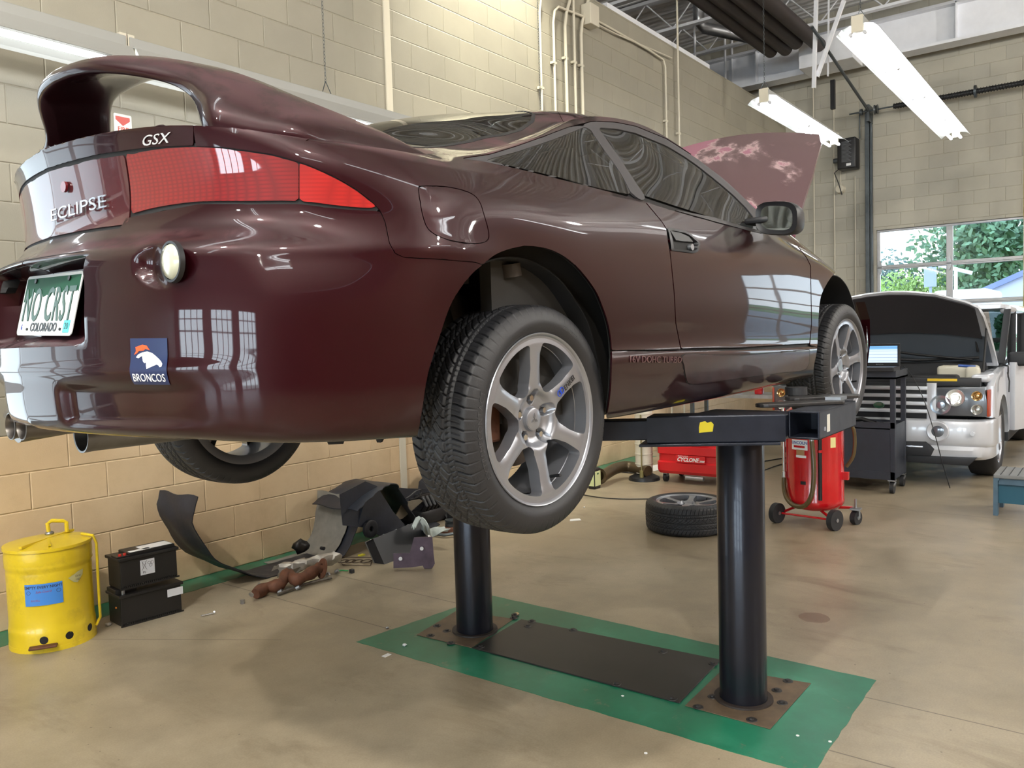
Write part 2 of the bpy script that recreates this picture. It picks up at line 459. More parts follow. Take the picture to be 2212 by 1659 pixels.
RUST = at(1759, 1334, 2, 0)
fl = MB().box((BACKX, RIGHTY, -0.12), (FARX, LEFTY+2.5, 0.0)).done('floor', floor_mat()); struct(fl)
# left wall (a partition that stops short of the deck), far wall with its bay door, the rest of the room
ZT = 5.1
wallquad('wall_left', m_blockL, [((BACKX, LEFTY, 0), (-2.6, LEFTY+0.2, ZT)), ((-2.6, LEFTY, 3.1), (.9, LEFTY+0.2, ZT)), ((.9, LEFTY, 0), (FARX, LEFTY+0.2, ZT))])
wallquad('trim_1', m_white, [((8.1, LEFTY+0.02, ZT), (10.9, LEFTY+0.18, ZT+0.07))])
DY0, DY1, DZ1 = 0.10, 3.22, 3.00       # far bay door opening (y0, y1, top)
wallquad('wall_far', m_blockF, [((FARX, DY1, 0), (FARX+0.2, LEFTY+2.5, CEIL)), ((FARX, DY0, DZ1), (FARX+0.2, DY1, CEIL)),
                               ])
wallquad('wall_far_right', m_blockD, [((FARX, -2.5, 0), (FARX+0.2, DY0, CEIL)), ((FARX, -4.5, DZ1), (FARX+0.2, -2.5, CEIL)), ((FARX, RIGHTY, 0), (FARX+0.2, -4.5, CEIL))])
bays = (-5.2, -1.2, 2.8); bx = []
y = RIGHTY
for c in bays: bx.append(((BACKX-0.2, y, 0), (BACKX, c-1.5, CEIL))); bx.append(((BACKX-0.2, c-1.5, 3.3), (BACKX, c+1.5, CEIL))); y = c+1.5
bx.append(((BACKX-0.2, y, 0), (BACKX, LEFTY+2.5, CEIL)))
wallquad('wall_back', m_blockO, bx)
sb = (); bx = []; x = BACKX
for c in sb: bx.append(((x, RIGHTY-0.2, 0), (c-1.6, RIGHTY, CEIL))); bx.append(((c-1.6, RIGHTY-0.2, 3.3), (c+1.6, RIGHTY, CEIL))); x = c+1.6
bx.append(((x, RIGHTY-0.2, 0), (FARX, RIGHTY, CEIL)))
wallquad('wall_right', m_blockR, bx)
wallquad('wall_beyond', m_blockR, [((BACKX, LEFTY+2.5, 0), (FARX, LEFTY+2.7, CEIL))])
# corrugated roof deck: ribs run across (along y)
mb = MB(); pts = []
x = BACKX
while x < FARX+0.3:
    pts += [(x, CEIL), (x+0.05, CEIL), (x+0.075, CEIL+0.045), (x+0.125, CEIL+0.045)]; x += 0.15
mb.grid([[(px, RIGHTY, pz), (px, LEFTY+2.6, pz)] for px, pz in pts]); mb.box((BACKX, RIGHTY, CEIL+0.06), (FARX+0.2, LEFTY+2.7, CEIL+0.2))
m_deck = mat('roof_deck', rgb(246, 246, 250), 0.5, var=0.12, vscale=1.5)
struct(mb.done('ceiling', m_deck))
# glazed bay doors
def glass_mat():
    m = bpy.data.materials.new('pane_glass'); m.use_nodes = True; n = NT(m)
    g = n.add('ShaderNodeBsdfGlossy'); g.inputs['Roughness'].default_value = 0.02
    t = n.add('ShaderNodeBsdfTransparent'); t.inputs['Color'].default_value = (0.95, 0.98, 0.97, 1)
    fr = n.add('ShaderNodeFresnel'); fr.inputs['IOR'].default_value = 1.45
    mx = n.add('ShaderNodeMixShader'); n.l.new(fr.outputs[0], mx.inputs[0]); n.l.new(t.outputs[0], mx.inputs[1]); n.l.new(g.outputs[0], mx.inputs[2])
    n.l.new(mx.outputs[0], n.out.inputs['Surface']); return m
m_pane = glass_mat()
m_alu = mat('door_aluminium', rgb(178, 178, 180), 0.4, 0.5, var=0.08)
def bay_door(name, y0, y1, z1, ncol, nrow, M, label, detail=False):
    """built in the plane x=0 facing -x, y0..y1, 0..z1"""
    mb = MB(); w = (y1-y0)/ncol; h = z1/nrow
    for i in range(ncol+1): yy = y0+i*w; mb.box((-0.025, max(y0, yy-0.045), 0), (0.025, min(y1, yy+0.045), z1))
    for j in range(nrow+1):
        zz = j*h
        mb.box((-0.03, y0, max(0, zz-0.035)), (0.02, y1, min(z1, zz+(0.10 if j == nrow else 0.035))))
        if 0 < j < nrow: mb.box((-0.045, y0, zz-0.012), (-0.03, y1, zz+0.012))
    o = mb.done(name, m_alu); o.matrix_world = M; struct(o); bevel(o, 0.004, 1)
    g = MB().box((-0.004, y0, 0.02), (0.004, y1, z1-0.02)).done('pane', m_pane, o)
    if detail:
        for i in range(ncol+1):
            for j in range(1, nrow):
                yy = min(max(y0+i*w, y0+0.05), y1-0.05); zz = j*h
                hb = MB(); hb.prism([(yy-0.035, zz), (yy-0.012, zz-0.11), (yy+0.012, zz-0.11), (yy+0.035, zz), (yy+0.012, zz+0.11), (yy-0.012, zz+0.11)], 0, 0.004, M=Matrix(((0, 0, -1, -0.046), (1, 0, 0, 0), (0, 1, 0, 0), (0, 0, 0, 1))))
                hb.cyl((-0.055, yy-0.03, zz), (-0.055, yy+0.03, zz), 0.012)
                hb.done('hinge', m_zinc, o)
    return o
d1 = bay_door('door_1', DY0, DY1, DZ1, 3, 5, T(FARX+0.08, 0, 0), '', True)
for k, c in enumerate(bays): bay_door('door_%d' % (k+2), c-1.5, c+1.5, 3.3, 4, 5, T(BACKX-0.08, 0, 0), '')
for k, c in enumerate(sb):
    bay_door('door_%d' % (k+5), -1.6, 1.6, 3.3, 4, 5, T(c, RIGHTY-0.08, 0) @ RZ(90), '')
d9 = bay_door('door_9', -4.5, -2.5, DZ1, 2, 5, T(FARX+0.08, 0, 0), '')
bay_door('door_10', -1.75, 1.75, 3.1, 4, 5, T(-.85, LEFTY+0.1, 0) @ RZ(-90), '')
# roof steel: white wide-flange beam along the far wall, joists, braces
mb = MB(); mb.box((13.45, -7.4, 5.54), (13.75, LEFTY+2.4, 5.58)); mb.box((13.57, -7.4, 5.56), (13.61, LEFTY+2.4, 6.1)); mb.box((13.45, -7.4, 6.08), (13.75, LEFTY+2.4, 6.12))
for yy in (4.95, 2.0, -3): mb.box((13.45, yy, 5.58), (13.75, yy+0.015, 6.1))
o = mb.done('trim_2', m_white); struct(o)
k = 2
for xx in (1.0, 3.6, 6.2, 8.6, 10.2, 11.6, 12.9):
    k += 1; mb = MB(); zt, zb = CEIL-0.02, CEIL-0.55
    mb.box((xx-0.06, RIGHTY, zt-0.05), (xx+0.06, LEFTY+2.5, zt)); mb.box((xx-0.05, RIGHTY, zb), (xx+0.05, LEFTY+2.5, zb+0.04))
    yy = RIGHTY+0.1; s = 0
    while yy < LEFTY+2.2:
        a = (xx, yy, zb+0.03 if s else zt-0.03); b = (xx, yy+0.45, zt-0.03 if s else zb+0.03); mb.cyl(a, b, 0.011, n=6); yy += 0.45; s = 1-s
    struct(mb.done('trim_%d' % k, m_white))
# column at the corner of the far wall
P0 = at(1646, 200, 0, 13.8); P1 = at(1671, 200, 0, 13.8)
wallquad('trim_20', m_conduit, [((13.65, P1[1], 0), (14.0, P0[1], 5.35))])
# vertical joint strip and base paint
wallquad('trim_21', m_conduit, [((4.585, LEFTY-0.012, 0), (4.65, LEFTY, ZT))])
m_green = mat('green_paint', rgb(38, 110, 84), 0.3, var=0.25, vscale=2.5)
def green_mat():
    m = bpy.data.materials.new('green_floor_paint'); m.use_nodes = True; n = NT(m); tc = n.tc('Object')
    a = n.noise(tc, 2.2, 6, 0.65); w = n.noise(tc, 5.5, 9, 0.75)
    base = n.ramp(a, [(0.3, rgb(22, 92, 66)), (0.55, rgb(34, 112, 84)), (0.75, rgb(62, 136, 108))])
    base = n.mix(n.math('MULTIPLY', n.math('SUBTRACT', w, 0.60, clamp=True), 9.0, clamp=True), base, rgb(128, 116, 96))
    n.l.new(base, n.b.inputs['Base Color']); n.b.inputs['Roughness'].default_value = 0.3; return m
m_gf = green_mat()
# painted frame round the lift, and the strip along the wall
def ragged(pts, amp, seed):
    r = random.Random(seed); out = []
    for i in range(len(pts)):
        a = np.array(pts[i][:2]); b = np.array(pts[(i+1) % len(pts)][:2]); L = np.linalg.norm(b-a); k = max(2, int(L/0.05)); nn = np.array([-(b-a)[1], (b-a)[0]])/L
        for j in range(k): out.append(a+(b-a)*j/k+nn*r.uniform(-amp, amp))
    return out
gc = [at(769, 1386.7, 2, 0), at(1060, 1286.4, 2, 0), at(1892, 1469.4, 2, 0), (2.60, 0.80, 0)]
gp = MB(); gp.prism(ragged(gc, 0.003, 3), 0.0, 0.0012); g1 = gp.done('painted_floor_frame', m_gf)
tag(g1, 'worn green paint rectangle on the concrete round the two lift posts', 'floor marking')
gp = MB(); gp.prism(ragged([(1.0, 4.42), (8.6, 4.42), (8.6, LEFTY), (1.0, LEFTY)], 0.008, 5), 0.0, 0.0012); g2 = gp.done('painted_floor_stripe', m_gf)
tag(g2, 'green paint stripe on the floor along the foot of the block wall', 'floor marking')
# ================================================================ THE COUPE ON THE LIFT
CARYAW = math.radians(-2.9)
cux = np.array([math.cos(CARYAW), math.sin(CARYAW), 0]); cuy = np.array([-math.sin(CARYAW), math.cos(CARYAW), 0]); CO = np.array([1.819, 2.074, 1.0])
car = empty('sports_coupe', CO, CARYAW, 'dark maroon two-door coupe raised on the lift, hood open, front bumper missing', 'car')
def c2w(P): P = np.asarray(P, float); return CO+P[..., 0:1]*cux+P[..., 1:2]*cuy+np.concatenate([np.zeros(P.shape[:-1]+(2,)), P[..., 2:3]], -1)
def cpix(P): return proj(c2w(P))
_o = CC-CO; CAMC = np.array([_o@cux, _o@cuy, _o[2]])
def cray(px, py): d = ray(px, py); return np.array([d@cux, d@cuy, d[2]])
def caty(px, py, y): d = cray(px, py); return CAMC+d*(y-CAMC[1])/d[1]
def catx(px, py, x): d = cray(px, py); return CAMC+d*(x-CAMC[0])/d[0]
# ---- lower shell control net (right side, y given positive here, negated on use); rows bottom -> shoulder
Zr = np.array([  # per column: z of the ten rows
 [.255,.262,.31,.40,.50,.60,.67,0.735,0.897,0.945],   # c0 centre
 [.253,.260,.31,.40,.50,.60,.67,0.735,0.896,0.943],   # c1
 [.251,.258,.31,.40,.50,.60,.67,0.733,0.891,0.938],   # c2
 [.247,.254,.305,.395,.50,.60,.67,0.731,0.88,0.925],  # c3
 [.238,.245,.30,.39,.49,.59,.665,0.73,0.86,0.903],  # c4
 [.232,.238,.295,.385,.475,.575,.655,0.728,0.828,0.874], # c5
 [.225,.232,.285,.375,.45,.55,.645,.718,.80,.858],  # c6
 [.205,.215,.28,.37,.42,.51,.62,.705,.79,.858],   # x -.2
 [.195,.205,.28,.375,.405,.50,.61,.70,.79,.862],   # .1
 [.190,.200,.28,.385,.402,.50,.60,.70,.79,.866],   # .5
 [.195,.205,.28,.380,.398,.50,.60,.70,.785,.860],  # .95
 [.200,.212,.28,.372,.390,.49,.59,.69,.78,.855],   # 1.4
 [.215,.228,.285,.362,.380,.48,.58,.68,.765,.825],   # 1.9
 [.215,.228,.285,.36,.375,.47,.57,.66,.735,.785],  # 2.3
 [.210,.225,.28,.35,.370,.45,.54,.61,.665,.705],   # 2.6
 [.205,.22,.27,.33,.37,.42,.48,.525,.56,.585],     # 2.8
 [.200,.21,.25,.30,.34,.38,.42,.45,.475,.49]])     # 2.92
bx_ = [(-.985,0),(-.966,.2),(-.925,.38),(-.86,.54),(-.768,.67),(-.64,.768),(-.44,.832)]
lx_ = [(-.895,0),(-.876,.2),(-.832,.38),(-.775,.53),(-.70,.655),(-.595,.752),(-.42,.818)]
tx_ = [(-.905,0),(-.886,.2),(-.842,.38),(-.778,.53),(-.70,.645),(-.59,.735),(-.415,.80)]
net = np.zeros((17, 10, 3))
for c in range(7):
    bx, by = bx_[c]; lx, ly = lx_[c]; tx, ty = tx_[c]
    inw = np.array([bx, by])/max(1e-6, math.hypot(bx*.9, by)) ; inw = inw/np.linalg.norm(inw)
    q = [(bx-inw[0]*.10, by-inw[1]*.10), (bx-inw[0]*.035, by-inw[1]*.035), (bx-inw[0]*.004, by-inw[1]*.004), (bx, by), (bx, by), (bx-inw[0]*.006, by-inw[1]*.006), (bx-inw[0]*.022, by-inw[1]*.022), (lx, ly), (lx, ly), (tx, ty)]
    if c == 6: q = [(bx, .74), (bx, .80), (bx, .842), (bx, .852), (bx, .852), (bx, .853), (bx, .852), (-.43, .845), (-.42, .83), (tx, .80)]
    for r in range(10): net[c, r] = (q[r][0], q[r][1], Zr[c, r])
sx = [-.2, .1, .5, .95, 1.4, 1.9, 2.3, 2.6, 2.8, 2.92]
sy = np.array([
 [.75,.815,.858,.872,.866,.868,.870,.868,.856,.815],
 [.75,.815,.860,.876,.868,.872,.874,.872,.858,.822],
 [.74,.81,.858,.876,.862,.868,.872,.868,.855,.826],
 [.74,.81,.858,.876,.860,.866,.872,.868,.852,.824],
 [.74,.81,.858,.876,.860,.866,.872,.868,.852,.820],
 [.74,.81,.854,.870,.856,.861,.865,.859,.839,.797],
 [.74,.81,.845,.860,.852,.857,.858,.848,.823,.768],
 [.73,.80,.830,.845,.843,.845,.841,.826,.797,.738],
 [.71,.78,.815,.835,.838,.836,.83,.81,.775,.70],
 [.68,.75,.785,.80,.805,.80,.795,.775,.74,.66]])
for k in range(10):
    for r in range(10): net[7+k, r] = (sx[k], sy[k][r], Zr[7+k, r])
cu = np.array([0, .2, .4, .6, .8, 1.0, 1.25, 1.55, 1.85, 2.25, 2.7, 3.15, 3.65, 4.05, 4.35, 4.55, 4.67])
rv = np.array([0, .35, .9, 1.7, 2.2, 3.1, 4.0, 4.9, 5.8, 6.5])
NU, NV = 380, 150
qu = np.linspace(0, cu[-1], NU); qv = np.linspace(0, rv[-1], NV)
A_ = cspline(cu, net, qu)                                   # NU,10,3
B_ = cspline(rv, A_.transpose(1, 0, 2), qv).transpose(1, 0, 2)  # NU,NV,3
LS = B_.copy()
def bumpat(c, s, amp):  # smooth push (x, y, z centre; sizes)
    d = (LS-np.array(c))/np.array(s); w = np.exp(-(d**2).sum(-1)); return w*amp
# --- sculpting of the rear bumper (y positive = right side here)
Y_, Z_, X_ = LS[..., 1], LS[..., 2], LS[..., 0]
rear = (X_ < -0.5)
# number-plate recess
rec = sstep(.285, .262, Y_)*sstep(.462, .485, Z_)*sstep(.665, .642, Z_)*rear
LS[..., 0] += rec*(.050+.16*(Z_-.46))
# crease below the plate recess and the sculpted lower scoop with its ridge
sc = sstep(.16, .20, Y_)*sstep(.62, .42, Y_)*sstep(.272, .300, Z_)*sstep(.385, .355, Z_)*rear
LS[..., 0] += sc*.022
rid = np.exp(-((Z_-.405)/.016)**2)*sstep(.70, .5, Y_)*rear; LS[..., 0] -= rid*.006
# belly crease running round the corner above mid bumper
cr = np.exp(-((Z_-.655)/.020)**2)*sstep(-.15, -.5, X_); LS[..., 1] += cr*.003
# pocket of the reversing lamp
LAMPC = caty(367, 565, -.530)
dy_ = Y_+LAMPC[1]; dl = np.hypot(np.where(dy_ < 0, dy_/1.75, dy_), (Z_-LAMPC[2])/1.08); LS[..., 0] += sstep(.056, .045, dl)*rear*np.maximum(0, LAMPC[0]+.002-LS[..., 0])
# --- top surface: height over (x, y) by stations
ST = [  # x, [(y, z) * 5 after the edge point]
 (-.905, [(0, .947)]*5),
 (-.86, [(.28, .942), (.22, .945), (.14, .948), (.06, .949), (0, .949)]),
 (-.78, [(.49, .930), (.41, .938), (.28, .946), (.14, .951), (0, .952)]),
 (-.68, [(.625, .908), (.53, .926), (.38, .942), (.2, .952), (0, .955)]),
 (-.55, [(.715, .893), (.62, .910), (.45, .935), (.25, .955), (0, .962)]),
 (-.40, [(.755, .889), (.68, .908), (.54, .935), (.3, .972), (0, .985)]),
 (-.25, [(.765, .890), (.70, .915), (.57, .955), (.35, 1.01), (0, 1.035)]),
 (-.10, [(.765, .925), (.715, .942), (.59, .985), (.37, 1.07), (0, 1.108)]),
 (.05, [(.75, .975), (.70, .990), (.59, 1.035), (.38, 1.12), (0, 1.165)]),
 (.20, [(.72, 1.03), (.67, 1.045), (.57, 1.078), (.38, 1.16), (0, 1.212)]),
 (.35, [(.68, 1.088), (.63, 1.105), (.53, 1.135), (.36, 1.20), (0, 1.248)]),
 (.575, [(.62, 1.16), (.57, 1.182), (.48, 1.215), (.3, 1.258), (0, 1.281)]),
 (.88, [(.60, 1.203), (.56, 1.225), (.47, 1.253), (.3, 1.280), (0, 1.295)]),
 (1.10, [(.60, 1.196), (.56, 1.216), (.47, 1.240), (.3, 1.268), (0, 1.283)]),
 (1.30, [(.63, 1.144), (.58, 1.165), (.48, 1.192), (.3, 1.220), (0, 1.236)]),
 (1.49, [(.69, 1.05), (.63, 1.080), (.52, 1.112), (.3, 1.148), (0, 1.165)]),
 (1.62, [(.745, .955), (.68, .99), (.56, 1.03), (.32, 1.085), (0, 1.108)]),
 (1.80, [(.76, .905), (.69, .92), (.57, .95), (.32, .998), (0, 1.02)]),
 (2.00, [(.755, .865), (.68, .88), (.56, .90), (.32, .92), (0, .93)]),
 (2.30, [(.74, .80), (.66, .81), (.5, .83), (.3, .84), (0, .845)]),
 (2.60, [(.71, .715), (.62, .725), (.5, .735), (.3, .745), (0, .75)]),
 (2.92, [(.62, .51), (.55, .53), (.4, .55), (.2, .56), (0, .565)])]
sxs = np.array([s[0] for s in ST]); spt = np.array([s[1] for s in ST], float)  # n,5,2
edge = LS[:, -1, :]
xe = np.maximum.accumulate(edge[:, 0]+np.arange(NU)*1e-6)
pt = cspline(sxs, spt, np.clip(xe, sxs[0], sxs[-1]))        # NU,5,2
NT_ = 110
tv = np.array([0, .75, 1.3, 2.4, 4.4, 7.6]); qt = np.linspace(0, tv[-1], NT_)
ctl = np.concatenate([edge[:, None, 1:3], pt], 1)            # NU,6,2
for i in range(NU):
    ye = edge[i, 1]
    if edge[i, 0] < -.86 or ye < pt[i, 0, 0]+.012:
        ctl[i, 1:, 0] = np.minimum(ctl[i, 1:, 0], ye*np.array([.92, .80, .55, .27, 0]))
TS_ = cspline(tv, ctl.transpose(1, 0, 2), qt).transpose(1, 0, 2)
TS = np.concatenate([np.repeat(edge[:, None, 0:1], NT_, 1), TS_], -1)
TS[:, -1, 1] = 0
for S in (LS, TS): S[..., 1] *= -1        # right-hand side of the car
LSP, TSP = cpix(LS), cpix(TS)
def normals(G):
    du = np.gradient(G, axis=0); dv = np.gradient(G, axis=1); n = np.cross(du, dv); l = np.linalg.norm(n, axis=-1, keepdims=True)
    return n/np.maximum(l, 1e-9)
LSN, TSN = normals(LS), normals(TS)
refv = np.stack([np.where(LS[..., 0] < -.5, -1.0, 0), LS[..., 1]*1.2, 0*LS[..., 0]], -1)
LSN = LSN*np.where((LSN*refv).sum(-1) < 0, -1, 1)[..., None]
TSN = TSN*np.where(TSN[..., 2] < 0, -1, 1)[..., None]
# ---- panels cut from the shell
def panel(name, parts, m, thick=0.004, both=True, inset=0.0, parent=car, label=None, lift=0.0, sep=None):
    if sep is None: sep = name not in ('rear_bumper', 'centre_reflector', 'lamp_gasket', 'hatch_lid', 'rear_window', 'rear_window_seal', 'roof', 'windscreen', 'inner_shell')
    if both and sep:
        o = panel(name, parts, m, thick, False, inset, parent, label, lift)
        o2 = o.copy(); o2.data = o.data.copy(); o2.data.transform(Matrix.Diagonal((1, -1, 1, 1))); o2.data.flip_normals(); C.objects.link(o2)
        return o
    """parts: list of (grid 'L'/'T', signed field). One mesh; mirrored too when both."""
    V = []; F = []; UV = []
    for g, f in parts:
        G, N = (LS, LSN) if g == 'L' else (TS, TSN)
        v, fc, e = clip_grid(np.concatenate([G, N], -1), f)
        if not v: continue
        v = np.array(v); b = len(V); p = v[:, :3]+v[:, 3:]*(lift-inset)
        V += list(p); F += [[q+b for q in x] for x in fc]
        if both:
            b = len(V); pm = p*np.array([1, -1, 1]); V += list(pm); F += [[q+b for q in x[::-1]] for x in fc]
    bm = bmesh.new(); vs = [bm.verts.new(tuple(p)) for p in V]
    for x in F:
        try: bm.faces.new([vs[q] for q in x])
        except ValueError: pass
    bmesh.ops.remove_doubles(bm, verts=bm.verts, dist=1.6e-3)
    bmesh.ops.dissolve_degenerate(bm, dist=1e-5, edges=bm.edges)
    bm.normal_update()
    # consistent outward orientation
    ref = sum((f.normal.dot(Vector((0, 1 if f.calc_center_median().y > 0 else -1, 0)))+f.normal.z*.5 for f in bm.faces))
    if ref < 0: bmesh.ops.reverse_faces(bm, faces=bm.faces)
    o = bmobj(name, bm, m, parent, smooth=60)
    if thick: solidify(o, thick)
    if label: o['label'] = label
    return o
GAP = 1.6
def cat_(S, poly, smooth=0):
    if smooth: poly = smoothpoly(poly, smooth)
    return pseg(S, poly)
mn = np.minimum; mx = np.maximum
LX, LY, LZ = LS[..., 0], -LS[..., 1], LS[..., 2]; TX, TY, TZ = TS[..., 0], -TS[..., 1], TS[..., 2]
LY0 = -LS[..., 1]
# outlines read off the photo, in its pixels, cut on the true surface
archR = smoothpoly([(880,1000),(900,947),(911,890),(924,809),(948,731),(971,664),(995,622),(1022,589),(1043,572),(1079,546),(1137,532),(1195,542),(1242,573),(1281,620),(1298,654),(1314,702),(1321,755),(1319,840),(1309,913),(1300,1000)], 4)
archF = smoothpoly([(1757,880),(1757,805),(1766,752),(1771,658),(1783,620),(1807,587),(1828,582),(1852,605),(1868,646),(1872,700),(1870,760),(1862,900)], 4)
fAR, fAF = -pseg(LSP, archR), -pseg(LSP, archF)
BIG = 5000
bump_top = [(-200,640),(-60,580),(30,545),(47,532),(78,520),(177,491),(279,469),(430,440),(540,440),(645,440),(751,452),(818,455)]
seamBQ = [(820,453),(832,480),(841,525),(853,547),(872,556),(947,560),(1022,566),(1046,572)]
# below/above the bumper top line: use car coordinates on the far part of the rear
yl = np.array([0,.2,.38,.53,.655,.75,.82]); lz0 = np.interp(LY0, yl, [.735,.735,.733,.731,.730,.728,.718]); lz1 = np.interp(LY0, yl, [.897,.896,.891,.880,.860,.828,.80])
poly_bumper = bump_top+seamBQ+[(1150,620),(1150,850),(1100,1000),(880,1100),(-400,1100),(-400,640)]
# bumper: everything of the rear lower shell below the lamp band and behind the quarter seam
zb_edge = lz0-.004
f_bump = mn(cat_(LSP, poly_bumper), BIG)
ybeh = LY < .30   # near the centre use car-frame height instead of pixels
f_b2 = (zb_edge-.004-LZ)*900
f_bump = np.where(LY < .30, mn(f_b2, (LX*-1-.3)*900), f_bump)
f_bump = mn(f_bump-GAP*.5, fAR)
# licence-plate-lamp shelf etc stay in the bumper mesh
m_paint = None
def paint_mat():
    m = bpy.data.materials.new('maroon_paint'); m.use_nodes = True; n = NT(m); tc = n.tc('Object'); o = n.xyz(tc); b = n.b
    fl = n.noise(tc, 900.0, 1, 0.5)
    lw = n.add('ShaderNodeLayerWeight'); lw.inputs['Blend'].default_value = 0.35
    base = n.mix(lw.outputs['Facing'], rgb(36, 2, 9), rgb(9, 1, 4))
    base = n.mix(n.math('MULTIPLY', fl, 0.22), base, rgb(66, 10, 18))
    # sun-faded clearcoat on upward faces: patches with ragged pale borders
    geo = n.add('ShaderNodeNewGeometry'); nz = n.xyz(geo.outputs['Normal'])['Z']
    big = n.noise(tc, 3.0, 8, 0.68, 0.3)
    up = n.math('MULTIPLY', n.math('SUBTRACT', nz, 0.55), 2.8, clamp=True)
    fade = n.math('MULTIPLY', up, n.ramp(big, [(0.44, (0.2, 0.2, 0.2)), (0.50, (1, 1, 1))]))
    base = n.mix(n.math('MULTIPLY', fade, 0.55), base, rgb(112, 80, 86))
    dust = n.math('MULTIPLY', n.ramp(n.noise(tc, 14.0, 7, 0.7), [(0.5, (0, 0, 0)), (0.75, (1, 1, 1))]), n.ramp(o['Z'], [(0.0, (1, 1, 1)), (0.40, (0.0, 0.0, 0.0))]))
    base = n.mix(n.math('MULTIPLY', dust, 0.22), base, rgb(70, 50, 48))
    n.l.new(base, b.inputs['Base Color']); b.inputs['Metallic'].default_value = 0.3; b.inputs['Specular IOR Level'].default_value = 0.15
    n.l.new(n.math('MULTIPLY_ADD', fade, 0.15, 0.36), b.inputs['Roughness'])
    n.l.new(n.math('SUBTRACT', 1.0, n.math('MULTIPLY', fade, 0.75)), b.inputs['Coat Weight'])
    n.l.new(n.math('MULTIPLY_ADD', dust, 0.2, n.math('MULTIPLY_ADD', fade, 0.18, 0.028)), b.inputs['Coat Roughness'])
    b.inputs['Coat IOR'].default_value = 1.40
    w = n.noise(tc, 2.3, 2, 0.4); n.l.new(n.bump(w, 0.10, 0.02), b.inputs['Coat Normal'])
    return m
m_paint = paint_mat()
m_gap = mat('seam_black', rgb(10, 9, 10), 0.7)
m_trim = mat('black_trim', rgb(30, 30, 33), 0.42, var=0.15, vscale=10)
m_trimg = mat('window_trim', rgb(62, 60, 62), 0.5, var=0.1)
panel('rear_bumper', [('L', f_bump)], m_paint, 0.004)
# tail lamp band (car-frame band near the centre, photo outline on the right)
lamp_poly = smoothpoly([(240,339),(279,333),(354,321),(415,318),(481,321),(560,332),(594,338),(660,357),(721,384),(766,410),(796,433),(811,448),(751,446),(645,434),(540,434),(430,435),(340,447),(279,463),(240,473)], 3)
f_lamp = cat_(LSP, lamp_poly)
f_refl = mn(mn((LZ-lz0)*900, (lz1-.004-LZ)*900), (.311-LY)*900)
f_outer = mn(f_lamp, (LY-.316)*900)
inner_lamp = mn(mn((LZ-lz0)*900, (lz1-.004-LZ)*900), mn((LY-.316)*900, (.345-LY)*900))
def lens_mat(name, c1, c2, rough=0.08, ribs=62.0):
    m = bpy.data.materials.new(name); m.use_nodes = True; n = NT(m); tc = n.tc('Object'); o = n.xyz(tc); b = n.b
    r = n.math('ABSOLUTE', n.math('SINE', n.math('MULTIPLY', o['Z'], ribs*6)))
    r2 = n.math('ABSOLUTE', n.math('SINE', n.math('MULTIPLY', n.math('ADD', o['X'], o['Y']), ribs*6)))
    n.l.new(n.mix(n.math('MULTIPLY', r, r2), c1, c2), b.inputs['Base Color'])
    b.inputs['Roughness'].default_value = 0.45; b.inputs['Coat Weight'].default_value = 1.0; b.inputs['Coat Roughness'].default_value = 0.015; b.inputs['Coat IOR'].default_value = 1.6
    b.inputs['Specular IOR Level'].default_value = 0.3
    return m
m_lens = lens_mat('red_lens', rgb(104, 5, 9), rgb(128, 8, 12)); m_refl = lens_mat('dark_red_lens', rgb(66, 6, 14), rgb(66, 6, 14))
m_lens2 = lens_mat('bright_red_lens', rgb(146, 12, 10), rgb(168, 20, 14))
panel('centre_reflector', [('L', f_refl)], m_refl, 0.006, label='dark red reflector panel between the tail lamps')
# lamp: inner brake section, outer corner section
f_tail_in = mn(f_outer, np.where(LY < .5, BIG, (645-LSP[..., 0])))
f_tail_out = mn(f_outer, (LSP[..., 0]-647)); f_tail_out = np.where(LY < .5, -BIG, f_tail_out)
tl = panel('tail_lamp', [('L', f_tail_in)], m_lens, 0.006, label='red ribbed tail lamp lenses')
panel('corner_lens', [('L', f_tail_out)], m_lens2, 0.006, label='brighter orange-red outer corner of the lamp')
# black gasket under the lamp band
f_gask = mx(cat_(LSP, lamp_poly), mn(mn((LZ-lz0)*900, (lz1-.004-LZ)*900), (.35-LY)*900))+9
panel('lamp_gasket', [('L', mn(f_gask, (-LX-.45)*900))], m_gap, 0.004, inset=0.004)
# hatch lid strip (above the lamps) + deck, side boundary = seam at (418,274)-(415,317)
seamH = [(418,200),(418,274),(415,317),(560,330)]
f_hl = mn(mn((LZ-lz1-.005)*900, BIG), (418-LSP[..., 0]+0.0)-GAP*.4); f_hl = np.where(LY < .45, (LZ-lz1-.005)*900, f_hl)
hatch_edge = [(418,240),(418,278),(480,281),(558,285),(661,297),(750,308),(911,331),(998,342),(1040,338),(1118,316),(1227,276),(1240,255),(1152,229),(1100,200),(400,100),(-400,100),(-400,500),(30,440),(300,290),(415,276)]
glass_out = smoothpoly([(760,268),(800,310),(896,317),(992,303),(1098,282),(1143,262),(1150,246),(1128,231),(1080,150),(900,120)], 4)
